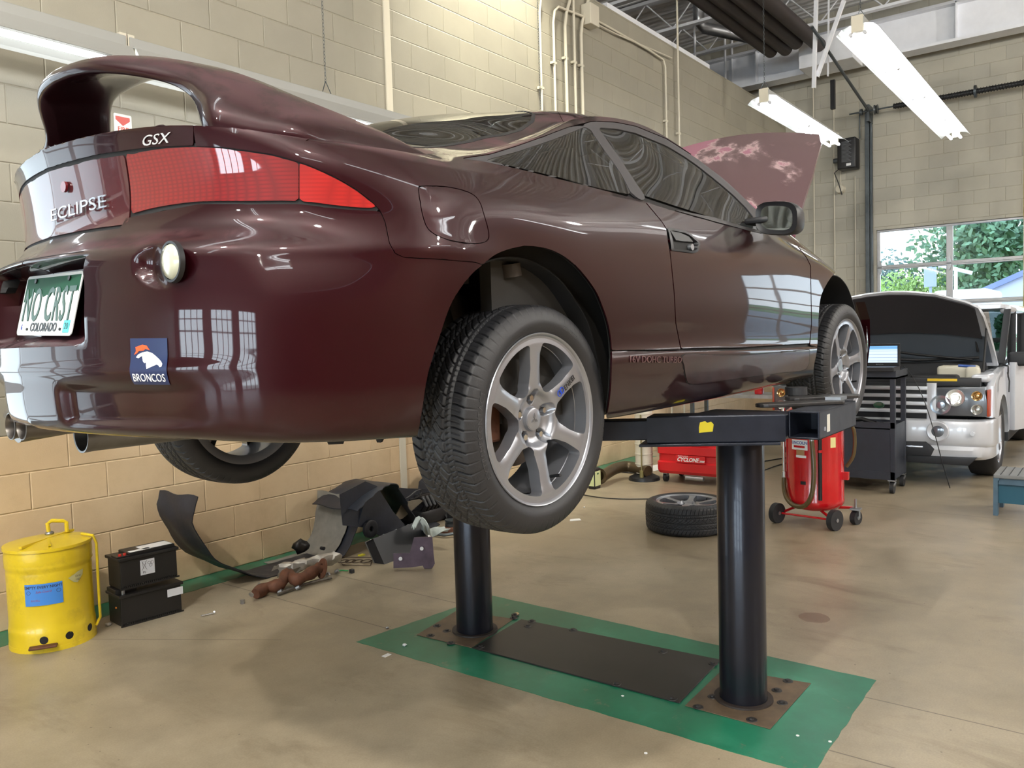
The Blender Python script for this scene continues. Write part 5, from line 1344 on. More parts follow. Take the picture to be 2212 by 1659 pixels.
# ================================================================ FIXED SERVICES
def pipe(name, pts, r, m, label, cat, group=None, clips=(), par=None):
    o = MB().tube(pts, r, 10).done(name, m, par, smooth=40)
    for c in clips:
        MB().box((c[0]-.03, c[1]-.012, c[2]-.012), (c[0]+.03, c[1]+.034, c[2]+.012)).done('pipe_clip', m, o)
    if par is None: tag(o, label, cat, group)
    return o
yw = LEFTY-.037
def WP(px, py, off=.03): return at(px, py, 1, LEFTY-off)
for (px, r, zt, nm, lab) in ((1168, .011, ZT+.2, 'conduit', 'thin vertical conduit, leftmost of the row on the left wall'), (1222, .017, ZT+.3, 'conduit', 'vertical wall conduit with a sideways bend near the top, left of the middle one'), (1241, .014, ZT+.3, 'conduit', 'straight vertical wall conduit in the middle of the close row'), (1256, .017, ZT+.3, 'conduit', 'vertical wall conduit rightmost of the close row, left of the junction box')):
    X = WP(px, 160)[0]
    pts = [(X, yw, 0), (X, yw, 4.80)] if px == 1241 else [(X, yw, 0), (X, yw, 4.62), (X+.03, yw, 4.76), (X+(.16 if px > 1200 else 0), yw, 5.02), (X+(.16 if px > 1200 else 0), yw, zt)]
    if px == 1241: pts = [(X, yw, 0), (X, yw, zt)]
    pipe(nm, pts, r, m_conduit, lab, 'conduit', None, [(X, yw, 4.3), (X, yw, 2.6)] if px > 1200 else [(X, yw, 3.9)])
X = WP(1197, 160)[0]; Xj = WP(1270, 45)[0]
pipe('conduit', [(X, yw, 0), (X, yw, 4.60), (X+.03, yw, 4.72), (X+.10, yw, 4.78), (Xj, yw, 4.83)], .013, m_conduit, 'wall conduit that turns right at the top towards the junction box', 'conduit', None, [(X, yw, 4.2)])
jb = MB().box((Xj-.09, LEFTY-.12, 4.74), (Xj+.09, LEFTY, 4.96), .008).done('junction_box', m_conduit); tag(jb, 'cream metal junction box high on the left wall', 'junction box')
X = WP(1437, 200)[0]
pipe('conduit', [(Xj, yw, 4.86), (WP(1400, 105)[0], yw, 4.86), (X-.05, yw, 4.84), (X, yw, 4.76), (X, yw, 0)], .013, m_conduit, 'wall conduit running right from the junction box, then down in a bend', 'conduit', None, [(X, yw, 4.1)])
pipe('conduit', [(Xj, yw, 4.82), (WP(1330, 80)[0], yw, 4.83), (WP(1450, 115)[0], yw, 4.92)], .008, m_conduit, 'thin conduit running level beside the bent one below the wall top', 'conduit')
X = WP(1460, 150)[0]; pipe('conduit', [(X, LEFTY-.06, 0), (X, LEFTY-.06, CEIL)], .013, m_conduit, 'tall straight conduit rising past the wall top to the roof deck', 'conduit', None, [(X, LEFTY-.06, 4.0)])
# fire-extinguisher sign
s0 = WP(265, 268, 0); SM = Matrix.Translation((s0[0], LEFTY-.001, s0[2])) @ RX(90)
sg_ = MB().prism(rrect(.105, .20, .008), 0, .002, M=SM @ T(0, -.045, 0)).done('fire_sign', mat('sign_white', rgb(228, 224, 214), .4)); tag(sg_, 'small red and white fire extinguisher arrow sign seen through the spoiler hoop', 'sign')
m_sred = mat('sign_red', rgb(196, 70, 58), .4)
MB().prism([(-.042, .04), (.042, .04), (.042, .02), (0, -.012), (-.042, .02)], .002, .0026, M=SM).done('arrow', m_sred, sg_)
text_obj('sign_lettering', 'FIRE', .036, SM @ T(0, -.033, .0022), m_sred, sg_, extrude=.0004, bold=.0008)
MB().prism([(-.042, -.055), (.042, -.055), (.042, -.125), (-.042, -.125)], .002, .0026, M=SM).done('sign_panel', m_sred, sg_)
# far wall: bay-door track, spring shaft, opener
FX_ = FARX-.04
def FWp(px, py, off=.06): return at(px, py, 0, FARX-off)
m_track = mat('door_track', rgb(84, 90, 94), .4, .7, var=.15)
tr = empty('door_track', (FARX-.08, DY1+.03, 0), 0, 'grey steel track of the overhead door, up the wall then forward along its curve', 'door track')
b0 = np.array(tr.location)
pb = FWp(1874, 250, .1); e0 = at(1760, 185, 2, pb[2]+.75)
up = [(0, .02, 0), (0, .02, pb[2]-.25)]
mb = MB(); mb.box((-.03, 0, 0), (.03, .035, pb[2]-.25), .004); mb.done('vertical_track', m_track, tr)
mb = MB(); mb.box((-.06, .04, 0), (.0, .10, pb[2]+.1), .004); mb.done('track_angle', m_dsteel, tr)
cv = [(0, .02, pb[2]-.25)]
for k in range(9): a = math.radians(90*k/8); cv.append((-.32+.32*math.cos(a)*1.0, .02, pb[2]-.25+.32*math.sin(a)))
cv.append((-3.0, .02, pb[2]+.07+.45))
mb = MB(); mb.tube([tuple(p) for p in cv], .022, 8); mb.done('curved_track', m_track, tr, smooth=40)
tag_ = None
shp = FWp(1852, 244, .25); she = FWp(2212, 196, .25)
sh = empty('door_spring_shaft', (FARX-.25, shp[1], shp[2]), 0, 'black torsion spring and shaft across the far wall above the bay door', 'door spring')
Lsh = shp[1]-she[1]+1.4
MB().cyl((0, .12, 0), (0, -Lsh, 0), .0125, n=12).done('shaft', m_dsteel, sh, smooth=40)
ya = FWp(1930, 238, .25)[1]-shp[1]
mb = MB(); hel = []
nt = 60
for k in range(nt*10): a = 2*math.pi*k/10; yy = ya-(Lsh*.62)*k/(nt*10); hel.append((.042*math.cos(a), yy, .042*math.sin(a)))
mb.tube(hel, .006, 4); mb.cyl((0, ya, 0), (0, ya-Lsh*.62, 0), .036, n=16); mb.done('spring', m_black, sh, smooth=40)
yc = FWp(1875, 250, .25)[1]-shp[1]
MB().lathe([(.02, -.03), (.075, -.025), (.06, 0), (.075, .025), (.02, .03)], 32, M=T(0, yc-.12, 0) @ RX(90)).done('cable_drum', m_dsteel, sh, smooth=40)
MB().box((-.02, yc-.02, -.16), (.24, yc+.02, .10), .004).done('bearing_bracket', m_dsteel, sh)
MB().lathe([(.02, -.02), (.05, -.018), (.05, .018), (.02, .02)], 24, M=T(0, yc+.10, 0) @ RX(90)).done('chain_sprocket', m_dsteel, sh, smooth=40)
ym = FWp(2107, 207, .25)[1]-shp[1]
MB().lathe([(.02, -.02), (.09, -.015), (.09, .015), (.02, .02)], 24, M=T(0, ym, 0) @ RX(90)).done('centre_bracket', m_dsteel, sh, smooth=40)
# opener
oc = FWp(1832, 333, .2); ot = FWp(1832, 300, .2)[2]; ob_ = FWp(1832, 366, .2)[2]; hw = .5*(FWp(1813, 333, .2)[1]-FWp(1853, 333, .2)[1])
op = empty('door_opener', (FARX-.05, oc[1], ob_), 0, 'black ribbed overhead-door motor box on the far wall beside the door track', 'door opener')
H_ = ot-ob_
mb = MB(); mb.box((-.26, -hw, 0), (0, hw, H_), .02, 3); bx0 = mb.done('motor_box', m_black, op, smooth=40)
for i in range(16):
    zz = H_*(.22+.68*i/16); MB().box((-.268, -hw*.55+.02*(i % 3), zz), (-.258, hw*.5, zz+.012)).done('cooling_fin', mat('fin_grey', rgb(88, 90, 94), .5), bx0)
MB().box((-.263, -hw*.5, H_*.08), (-.258, 0, H_*.16)).done('rating_label', m_wh, bx0)
MB().cyl((-.12, hw+.01, H_*.35), (-.12, hw+.09, H_*.35), .04, n=20).done('gearbox', m_dsteel, op, smooth=40)
MB().tube([(-.1, hw, H_*.1), (-.12, hw+.08, -.02), (-.1, hw+.02, -.2), (-.06, hw-.02, -.38)], .008, 8).done('opener_cable', m_black, op, smooth=40)
MB().cyl((-.12, -hw-.03, H_*.95), (-.12, -hw-.03, shp[2]-ob_), .010, n=8).done('drive_chain', m_dsteel, op)
rc = FWp(1816, 409, .03)
tag(MB().cyl((FARX-.10, rc[1], rc[2]), (FARX, rc[1], rc[2]), .06, .075, n=24).cyl((FARX-.02, rc[1], rc[2]), (FARX-.02, rc[1], rc[2]+.42), .008, n=8).done('wall_bell', m_conduit, smooth=40), 'round cream electrical box and cable on the far wall under the door motor', 'electrical box')
for px, lab in ((1757, 'thin pipe down the far wall left of the door motor'), (1801, 'slim conduit down the far wall behind the door motor'), (1846, 'slim conduit down the far wall next to the door track')):
    Y0 = FWp(px, 400)[1]; zt = 5.5 if px < 1840 else 3.9; pipe('far_conduit', [(FARX-.03, Y0, .1), (FARX-.03, Y0, zt)], .010, m_conduit, lab, 'conduit')
# yellow bollard / post at the right edge
Yb = at(2210, 300, 0, 13.35)
tag(MB().cyl((13.35, Yb[1]-.14, 0), (13.35, Yb[1]-.14, 5.2), .13, n=32).done('yellow_post', mat('safety_yellow', rgb(214, 188, 60), .4, var=.08), smooth=40), 'yellow painted post at the right edge of the photo before the bay door', 'post')
# radiant tube heaters under the deck
m_rad = mat('sooty_tube', rgb(62, 54, 52), .55, .3, var=.2, vscale=3)
zr = 5.75
for p0, p1, lab in (((1500, 0), (1678, 108), 'leftmost of the dark radiant heater tubes under the roof deck'), ((1560, 0), (1700, 106), 'second dark radiant heater tube from the left, paired with the leftmost'), ((1608, 0), (1722, 92), 'third dark radiant heater tube from the left under the roof deck'), ((1662, 0), (1768, 98), 'rightmost of the dark radiant heater tubes under the roof deck')):
    A = at(*p0, 2, zr); B = at(*p1, 2, zr); d = B-A; A2 = A-d*1.3; ymid = (A[1]+B[1])/2
    o = MB().cyl((A2[0], ymid+.03, zr), (B[0], ymid, zr), .10, n=28).done('radiant_heater_tube', m_rad, smooth=40); tag(o, lab, 'heater', None)
Pm = at(1765, 105, 2, zr)
hbx = MB().box((Pm[0]-.1, Pm[1]-.55, zr-.28), (Pm[0]+.45, Pm[1]+.25, zr+.16), .01).done('heater_burner', m_white); tag(hbx, 'pale blue-white burner box at the far end of the heater tubes', 'heater')
fa_, fb_ = at(1510, 62, 2, 6.1), at(1640, 103, 2, 5.85)
flu = MB().tube([(fa_[0], fa_[1], CEIL-.01), (fa_[0], fa_[1], 6.22), (fa_[0]+.06, fa_[1]-.04, 6.12), (fb_[0], fb_[1]-.15, 5.9)], .085, 18).done('flue_pipe', m_zinc, smooth=40); tag(flu, 'galvanised flue elbow leading from the heaters up through the deck', 'flue')
# perforated angle hangers for the door track
def hang(p0, p1, zp, label, w=.045):
    A = at(*p0, 0, zp); B = at(*p1, 0, zp); M_ = frame(A, B-A, (1, 0, 0)); L = float(np.linalg.norm(B-A)); mb = MB(); mb.box((0, -.002, -w/2), (L, .002, w/2), M=M_); mb.box((0, 0, w/2-.003), (L, w, w/2), M=M_)
    tag(mb.done('angle_hanger', m_white), label, 'bracket', None)
hang((1763, -40), (1757, 190), 11.2, 'vertical perforated white steel angle holding the door track')
hang((1822, 0), (1764, 165), 11.25, 'slanting perforated white steel angle bracing the door track hanger')
hang((1790, -20), (1788, 165), 11.9, 'thin vertical white drop rod behind the angle hangers', .02)
for px in (1500, 1565, 1580):
    A = at(px, 40, 1, 5.4); tag(MB().cyl((A[0], 5.4, 4.9), (A[0], 5.4, CEIL), .02, n=10).done('drop_pipe', m_white, smooth=40), {1500: 'white drop pipe beyond the wall top, left of the beam end', 1565: 'white drop pipe beyond the wall top, beside the beam end', 1580: 'short white drop pipe close to the beam end'}[px], 'pipe')
dkp = at(1798, 205, 0, 12.6); MB().box((12.6-b0[0], dkp[1]-.03-b0[1], dkp[2]-.2), (12.66-b0[0], dkp[1]+.03-b0[1], dkp[2]+.22)).done('hanger_plate', m_black, tr)
# ================================================================ THINGS ALONG THE LEFT WALL
m_yel = bpy.data.materials.new('yellow_can'); m_yel.use_nodes = True; n = NT(m_yel); tc = n.tc('Object')
g_ = n.noise(tc, 5.0, 8, 0.7); oz = n.xyz(tc)['Z']
bs = n.ramp(n.noise(tc, 2.5, 4), [(0.3, rgb(206, 178, 22)), (0.7, rgb(228, 200, 40))])
gr = n.math('MULTIPLY', n.math('SUBTRACT', g_, 0.52, clamp=True), 5.0, clamp=True)
bs = n.mix(n.math('MULTIPLY', gr, 0.5), bs, rgb(120, 96, 34)); n.l.new(bs, n.b.inputs['Base Color']); n.b.inputs['Roughness'].default_value = .33; n.b.inputs['Coat Weight'].default_value = .3
cc = (1.765, 4.30); CR = .192; CH = .50
can = empty('oily_waste_can', (cc[0], cc[1], 0), 0, 'dented yellow oily-waste can with a foot pedal, standing by the wall at far left', 'waste can')
mb = MB(); G = []
for i in range(121):
    a = 2*math.pi*i/120; row = []
    for j in range(41):
        z = .018+(CH-.018)*j/40; r = CR-.004*(1 if z > .10 and z < .40 else 0)+.0018*math.sin(z*60)*(z > .39)-.006*math.exp(-((a-4.0)/.25)**2-((z-.16)/.08)**2)
        r += .003*math.exp(-((z-.10)/.006)**2)+.003*math.exp(-((z-.405)/.006)**2); row.append((r*math.cos(a), r*math.sin(a), z))
    G.append(row)
# holes near the base are laid on later as black discs
V = [[mb.bm.verts.new(p) for p in r] for r in G[:120]]
on_cyl_later = []
hole_a = [math.radians(d) for d in (235, 268, 303, 20, 80, 140)]
for i in range(120):
    for j in range(40):
        mb.bm.faces.new((V[i][j], V[(i+1) % 120][j], V[(i+1) % 120][j+1], V[i][j+1]))
body = mb.done('body', m_yel, can, smooth=40, normals=False); solidify(body, .003, 0)
for h in hole_a: on_cyl_later.append(h)
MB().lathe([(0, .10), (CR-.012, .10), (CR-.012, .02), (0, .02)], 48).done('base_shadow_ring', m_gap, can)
MB().lathe([(CR-.03, 0), (CR+.003, 0), (CR+.003, .022), (CR-.03, .022)], 64, close=True).done('base_rim', m_yel, can, smooth=40)
lid = MB().lathe([(0, CH+.020), (.10, CH+.016), (CR-.02, CH+.006), (CR+.006, CH+.002), (CR+.007, CH-.012), (CR, CH-.012)], 64).done('lid', m_yel, can, smooth=40)
mb = MB(); d1_ = (math.cos(math.radians(200)), math.sin(math.radians(200))); mb.tube([(.165*math.cos(math.radians(t)), .165*math.sin(math.radians(t)), CH+.012) for t in (150, 150)], .001, 4) if False else None
mb.box((-CR+.01, -.008, CH+.010), (CR-.01, .008, CH+.022), M=RZ(28)); mb.box((-CR+.02, -.006, CH+.012), (0.0, .006, CH+.020), M=RZ(70)); mb.done('lid_strap', m_yel, lid)
mb = MB(); mb.tube([(-.035, 0, 0), (-.040, 0, .055), (-.02, 0, .068), (.03, 0, .060), (.045, 0, .05), (.045, 0, .0)], .010, 8, M=T(.075, .07, CH+.018) @ RZ(-20)); mb.done('lid_handle', m_yel, lid, smooth=40)
MB().sph((.045, .085, CH+.022), .022, 14, scale=(1, 1, .6)).done('lid_knob', m_zinc, lid, smooth=60)
ang = math.radians(-38)
px_, py_ = (CR+.02)*math.cos(ang), (CR+.02)*math.sin(ang)
MB().tube([(.15*math.cos(ang+.2), .15*math.sin(ang+.2), CH+.02), (px_*.98, py_*.98, CH+.012), (px_*1.04, py_*1.04, CH-.03), (px_*1.03, py_*1.03, .28), (px_*1.03, py_*1.03, .09), (px_*.93, py_*.93, .05)], .007, 8).done('lift_rod', m_yel, can, smooth=40)
MB().box((-.05, -.02, 0), (.07, .02, .012), .004, M=T(CR*math.cos(math.radians(232))*1.10, CR*math.sin(math.radians(232))*1.10, .03) @ RZ(-30)).done('foot_pedal', m_rust, can)
def on_cyl(name, pts, r, a0, z0, m, par, h=.0007, h0=0.0):
    mb = MB(); mb.prism(pts, h0, h0+h); bmesh.ops.triangulate(mb.bm, faces=[f for f in mb.bm.faces if len(f.verts) > 4]); bmesh.ops.subdivide_edges(mb.bm, edges=[e for e in mb.bm.edges if e.calc_length() > .02], cuts=4)
    for v in mb.bm.verts: a = a0+v.co.x/r; rr_ = r+v.co.z; v.co = Vector((rr_*math.cos(a), rr_*math.sin(a), z0+v.co.y))
    return mb.done(name, m, par)
def text_cyl(name, s, size, r, a0, z0, m, par, cx=0, cy=0, sx=1.0, off=.0009, **kw):
    bm = text_bm(s, size, font_scale_x=sx, **kw)
    for v in bm.verts: a = a0+(v.co.x+cx)/r; rr_ = r+off+abs(v.co.z); v.co = Vector((rr_*math.cos(a), rr_*math.sin(a), z0+v.co.y+cy))
    return bmobj(name, bm, m, par)
al = math.radians(238)
for h in on_cyl_later: on_cyl('dark_hole_disc', [(.019*math.cos(t), .019*math.sin(t)) for t in np.linspace(0, 2*math.pi, 24, endpoint=False)], CR+.001, h, .062, m_gap, can, .0006)  # black discs paint the shade inside the holes
mb = MB(); mb.grid([[((CR+.0012)*math.cos(al+(-.0825+.165*i/24)/CR), (CR+.0012)*math.sin(al+(-.0825+.165*i/24)/CR), .285+z_) for z_ in (-.0525, .0525)] for i in range(25)])
lb = mb.done('warning_label', mat('label_blue', rgb(64, 128, 205), .4), can, smooth=40)
m_lblk = mat('label_black', rgb(40, 36, 50), .5); m_lred = mat('label_red', rgb(150, 40, 50), .5)
text_cyl('label_lettering', 'EMPTY EVERY NIGHT', .019, CR, al, .285, m_lblk, lb, cy=.036, off=.0016, bold=.0003, sx=.92)
text_cyl('label_lettering', 'Safe-Guard', .015, CR, al, .285, m_lred, lb, cy=.014, off=.0016, shear=.3)
text_cyl('label_lettering', 'EXCELL', .012, CR, al, .285, m_lred, lb, cx=-.035, cy=-.028, off=.0016)
for dx in (-.065, .065):
    b_ = MB(); b_.tube([(dx+.009*math.cos(t), .012+.009*math.sin(t), 0) for t in np.linspace(0, 6.28, 16, endpoint=False)], .0008, 4, closed=True)
    for v in b_.bm.verts: a = al+v.co.x/CR; rr_ = CR+.0016+v.co.z; v.co = Vector((rr_*math.cos(a), rr_*math.sin(a), .285+v.co.y))
    b_.done('round_symbol', m_lblk, lb)
tp = on_cyl('masking_tape_note', [(-.045, .008), (.010, .030), (.038, .034), (.034, .008), (.002, -.024), (-.018, -.018)], CR+.0005, math.radians(284), .335, mat('masking_tape', rgb(178, 172, 120), .7), can)
for t_, cy_ in (('Dirty', .008), ('rags', -.008)): text_cyl('note_lettering', t_, .015, CR, math.radians(284), .335, m_lblk, tp, cx=.006, cy=cy_, off=.0014)
# ---- batteries
m_bat = mat('battery_case', rgb(26, 25, 25), .38, bump=.1, bscale=150)
def battery(P, yaw, z0, L, D, H_, label, extra):
    r = empty('car_battery', (P[0], P[1], z0), yaw, label, 'car battery', None)
    mb = MB(); mb.box((.006, .006, 0), (L-.006, D-.006, H_*.80), .004); c = mb.done('case', m_bat, r)
    mb = MB(); mb.box((-.004, -.004, H_*.80), (L+.004, D+.004, H_*.88), .003); mb.done('case_rim', m_bat, r)
    mb = MB()
    for k in range(26): mb.box((.02+k*(L-.04)/26, -.002, .006), (.02+k*(L-.04)/26+.006, .004, .016))
    mb.box((0, -.003, .0), (L, .002, .008)); mb.done('foot_ribs', m_bat, r)
    for k, (lo, hi) in enumerate(extra['top']): MB().box(lo, hi, .004).done('cover', m_bat, r)
    return r
ba0 = at(262, 1357, 2, 0); ba1 = at(397, 1320, 2, 0); byaw = math.atan2(ba1[1]-ba0[1], ba1[0]-ba0[0]); LB = float(np.linalg.norm(ba1-ba0))
H1 = .19
B1 = battery(ba0, byaw, 0, LB, .175, H1, 'lower of two stacked black car batteries beside the yellow can', {'top': [((.0, .05, H1*.86), (.11, .17, H1*.99))]})
MB().box((LB-.085, -.0015, H1*.52), (LB+.001, .0, H1*.74)).done('white_label', mat('label_paper', rgb(214, 216, 222), .5), B1)
MB().cyl((.03, .03, H1*.86), (.03, .03, H1*1.02), .010, n=14).done('terminal', m_zinc, B1, smooth=40)
MB().cyl((-.001, .06, H1*.5), (.004, .06, H1*.5), .005, n=12, ).done('orange_plug', mat('orange_plug', rgb(220, 130, 50), .5), B1)
off = np.array([math.cos(byaw)*.015-math.sin(byaw)*.0, math.sin(byaw)*.015, 0])
ZB = H1*1.0
B2 = battery(ba0+off+np.array([-.0, .015, 0]), byaw+.03, ZB, LB*.95, .165, .19, 'upper of two stacked black car batteries, with white recycling sticker', {'top': [((.06, .02, .165), (LB*.93, .15, .185)), ((.0, .02, .165), (.06, .10, .175))]})
sk = MB().box((LB*.33, -.0015+.006, .055), (LB*.56, .006, .135)).done('recycling_sticker', mat('label_paper', rgb(214, 216, 222), .5), B2)
SKM = frame((LB*.33, .0042, .055), (1, 0, 0), (0, 0, 1))
mb = MB(); mb.tube([(.008, .025, 0), (.035, .075, 0)], .0008, 4, M=SKM); mb.tube([(.008, .075, 0), (.035, .025, 0)], .0008, 4, M=SKM); mb.tube([(.012, .07, 0), (.030, .07, 0), (.027, .035, 0), (.015, .035, 0), (.012, .07, 0)], .0007, 4, M=SKM); mb.done('crossed_bin_symbol', m_lblk, sk)
mb = MB()
for k in range(3):
    a = 2*math.pi*k/3+.5; mb.tube([(.056+.010*math.cos(a)+.0075*math.cos(t), .055+.010*math.sin(a)+.0075*math.sin(t), 0) for t in np.linspace(0, 6.28, 12, endpoint=False)], .0008, 4, closed=True, M=SKM)
mb.done('recycling_symbol', m_lblk, sk)
text_obj('sticker_lettering', 'Pb', .018, SKM @ T(.020, .013, .0003), m_lblk, sk)
MB().box((LB*.42, .03, .185), (LB*.90, .12, .1865)).done('top_label', m_wh, B2); MB().box((.07, .025, .185), (.18, .055, .1865)).done('top_label', m_wh, B2)
for dx in (.02, .045): MB().cyl((dx, .035, .17), (dx, .035, .186), .008, n=12).done('red_terminal_cap', mat('red_cap', rgb(190, 40, 30), .4), B2)
# crumpled plastic cup and small debris on the floor
def rubble(name, P, s, m, label, cat, seed, sc=(1, 1, .6)):
    r_ = random.Random(seed); bm = bmesh.new(); bmesh.ops.create_icosphere(bm, subdivisions=2, radius=1)
    for v in bm.verts: k = r_.uniform(.65, 1.15); v.co = Vector((v.co.x*s*sc[0]*k, v.co.y*s*sc[1]*k, v.co.z*s*sc[2]*k))
    zm = min(v.co.z for v in bm.verts)
    for v in bm.verts: v.co += Vector((P[0], P[1], P[2]-zm))
    o = bmobj(name, bm, m, None, 30); tag(o, label, cat); return o
m_crumple = mat('crumpled_foil', rgb(150, 142, 130), .3, .3, var=.4, vscale=60)
rubble('crumpled_cup', FP(408, 1222)+np.array([.02, .05, 0]), .055, m_crumple, 'crumpled clear plastic cup on the floor behind the batteries', 'cup', 4, (.8, .6, 1))
rubble('rag_scrap', FP(234, 1352), .016, mat('pale_scrap', rgb(190, 184, 172), .7), 'tiny pale scrap on the floor at the left corner of the batteries', 'debris', 5)
bl = empty('bolt', (0, 0, 0), 0, 'long silver bolt lying alone on the floor', 'bolt'); A = FP(434, 1333); B = FP(461, 1327)
MB().cyl((A[0], A[1], .006), (B[0], B[1], .006), .0045, n=10).done('shank', m_chrome, bl, smooth=40); MB().cyl((B[0], B[1], .008), tuple(B[i]+(B[i]-A[i])*.12+(.008 if i == 2 else 0) for i in range(3)), .009, n=6).done('bolt_head', m_chrome, bl)
nt_ = FP(524, 1304); tag(MB().cyl((nt_[0], nt_[1], 0), (nt_[0], nt_[1], .022), .013, n=6).done('steel_nut', m_zinc), 'grey steel nut standing on the floor in front of the manifold', 'nut')
for (px, py), s, nm, lb_, mm in (((836, 1358), .010, 'bolt_stub', 'small bolt stub at the left end of the green painted frame', m_zinc), ((874, 1396), .012, 'white_crumb', 'white crumb on the left corner of the green painted frame', m_wh), ((1116, 1329), .013, 'brass_plug', 'tan plug lying beside the farther lift column', mat('tan_plug', rgb(196, 170, 130), .5)), ((1262, 1097), .010, 'grey_crumb', 'grey crumb on the floor under the rear tyre', m_wh)):
    rubble(nm, FP(px, py), s, mm, lb_, 'debris', int(px))
pp = FP(835, 1416); tag(MB().box((pp[0]-.02, pp[1]-.012, 0), (pp[0]+.02, pp[1]+.012, .002), M=None).done('paper_scrap', m_wh), 'small white paper scrap on the floor left of the green frame', 'paper')
pp = FP(1243, 1124); tag(MB().prism([(pp[0]-.05, pp[1]+.02), (pp[0]+.02, pp[1]-.04), (pp[0]+.06, pp[1]+.0), (pp[0]-.0, pp[1]+.05)], 0, .004).done('folded_paper', m_wh), 'folded white paper on the floor just right of the rear tyre', 'paper')
for k, (px, py) in enumerate(((1345, 1504), (1723, 1590), (1793, 1603), (1395, 1628))):
    P = FP(px, py); o = MB().cyl((P[0], P[1], .001), (P[0], P[1], .003), .006, n=12).done('paint_fleck', m_wh, smooth=None)
    tag(o, ['white fleck on the near edge of the dark floor plate', 'white fleck near the lower green corner, left one', 'white fleck at the right edge of the green frame', 'white fleck on the bare floor below the green frame'][k], 'debris')
# ---- big arch liner lying open-side up against the wall
m_lin1 = mat('black_plastic_liner', rgb(34, 37, 46), .45, bump=.5, bscale=18, var=.2); m_lin2 = mat('grey_felt_liner', rgb(120, 116, 108), .85, var=.25, vscale=7)
cx = 3.12; R0, dep = .56, .25
pc_ = [at(*p, 1, 4.36) for p in ((372, 1064), (374, 1120), (420, 1190), (480, 1222), (540, 1240), (600, 1246), (660, 1236), (700, 1200), (722, 1150), (733, 1070))]
pc_ = smoothpoly([(p[0], p[2]) for p in pc_], 5, closed=False)
def ribbon(name, curve, y0, y1, m, th, par, rag=0.0, seed=1, wfun=None):
    r_ = random.Random(seed); n_ = len(curve); P = []
    for i, (x, z) in enumerate(curve):
        w = 1.0 if wfun is None else wfun(i/(n_-1)); ya = y0-(0 if wfun is None else (w-1)*(y1-y0)); row = []
        for j in range(9):
            v = j/8; row.append((x+.006*math.sin(i*.9+j), ya+(y1-ya)*v+(r_.uniform(-rag, rag) if j in (0, 8) else 0), max(.004, z+.012*math.sin(v*math.pi*3)*(.5+.5*math.sin(i*.35)))))
        P.append(row)
    mb = MB(); mb.grid(P); o = mb.done(name, m, par, smooth=50); solidify(o, th, 0); return o
ln = empty('fender_liner', (0, 0, 0), 0, 'large U-shaped black plastic arch liner lying open side up against the wall', 'liner')
ribbon('outer_shell', pc_, 4.10, 4.50, m_lin1, .006, ln, .006, 3, lambda t: 1.0-.35*math.sin(t*math.pi))
inn = [(x+(3.12-x)*.03, z+.018) for x, z in pc_[26:]]
ribbon('felt_lining', inn, 4.28, 4.56, m_lin2, .004, ln, .012, 8, lambda t: .8+.5*t)
for p in ((420, 1090), (700, 1185)):
    q = at(*p, 1, 4.24); MB().cyl((q[0], q[1], q[2]), (q[0], q[1]+.03, q[2]), .012, n=12).done('clip', m_black, ln)
gi = at(640, 1175, 1, 4.3)
rubble('greasy_bracket', (gi[0]+.06, 4.33, .07), .06, mat('greasy_black', rgb(36, 32, 30), .4, .5, var=.4, vscale=40), 'greasy black linkage lying inside the grey felt-lined liner', 'bracket', 12, (1, .8, .9))
# second liner: folded dark shell leaning on the wall
q = [at(*p, 1, 4.42) for p in ((690, 1092), (730, 1062), (765, 1042), (790, 1038), (808, 1052), (830, 1085), (858, 1120), (890, 1148), (915, 1160))]
q = smoothpoly([(p[0], max(.02, p[2])) for p in q], 5, closed=False)
ln2 = empty('dark_splash_shield', (0, 0, 0), 0, 'dark blue-black moulded splash shield arched over against the wall, right of the grey lining', 'liner')
ribbon('shield_shell', q, 4.10, 4.50, m_lin1, .006, ln2, .01, 21, lambda t: 1.15-.5*t)
sp_ = [at(*p, 1, 4.13) for p in ((735, 1068), (742, 1135), (790, 1140), (835, 1165), (895, 1160), (872, 1130), (850, 1105), (815, 1050), (790, 1040))]
mb = MB(); mb.prism([(p[0], p[2]) for p in sp_], 0, .006, M=Matrix(((1, 0, 0, 0), (0, 0, -1, 4.14), (0, 1, 0, 0), (0, 0, 0, 1)))); mb.done('shield_side', m_lin1, ln2)
sq = at(798, 1142, 1, 4.12); mb = MB(); mb.lathe([(.02, 0), (.05, .004), (.062, 0), (.062, .02), (.05, .024), (.02, .02)], 28, M=Matrix.Translation((sq[0], 4.12, max(.08, sq[2]))) @ RX(90), close=True); mb.done('vent_ring', m_black, ln2, smooth=40)
# ---- exhaust manifold, pipes and gasket
man = empty('exhaust_manifold', (0, 0, 0), 0, 'rusty brown cast exhaust manifold lying on the floor', 'car part')
pm = [FP(552, 1283, .03), FP(575, 1270, .04), FP(605, 1262, .05), FP(622, 1240, .07), FP(640, 1252, .06), FP(668, 1240, .07), FP(690, 1226, .08)]
mb = MB(); mb.tube(smoothpoly(pm, 5, closed=False), .04, 14, rs=[.030+.010*math.sin(i*.55)**2 for i in range(31)]); mb.done('manifold_body', m_rust, man, smooth=60)
fl_ = FP(696, 1228, .085); mb = MB(); mb.lathe([(.030, -.006), (.060, -.006), (.062, .0), (.060, .006), (.030, .006)], 32, M=frame(fl_, (0.2, -.2, .95), (.3, .9, 0)), close=True); mb.done('flange', m_rust, man, smooth=40)
for px, py in ((560, 1262), (603, 1262), (541, 1283)): P = FP(px, py, .05); MB().cyl(P, P+np.array([-.01, -.03, .0]), .011, n=8).done('manifold_nut', m_zinc, man)
pp_ = empty('foil_heat_shield', (0, 0, 0), 0, 'crumpled silver heat shield propped behind the rusty manifold', 'car part')
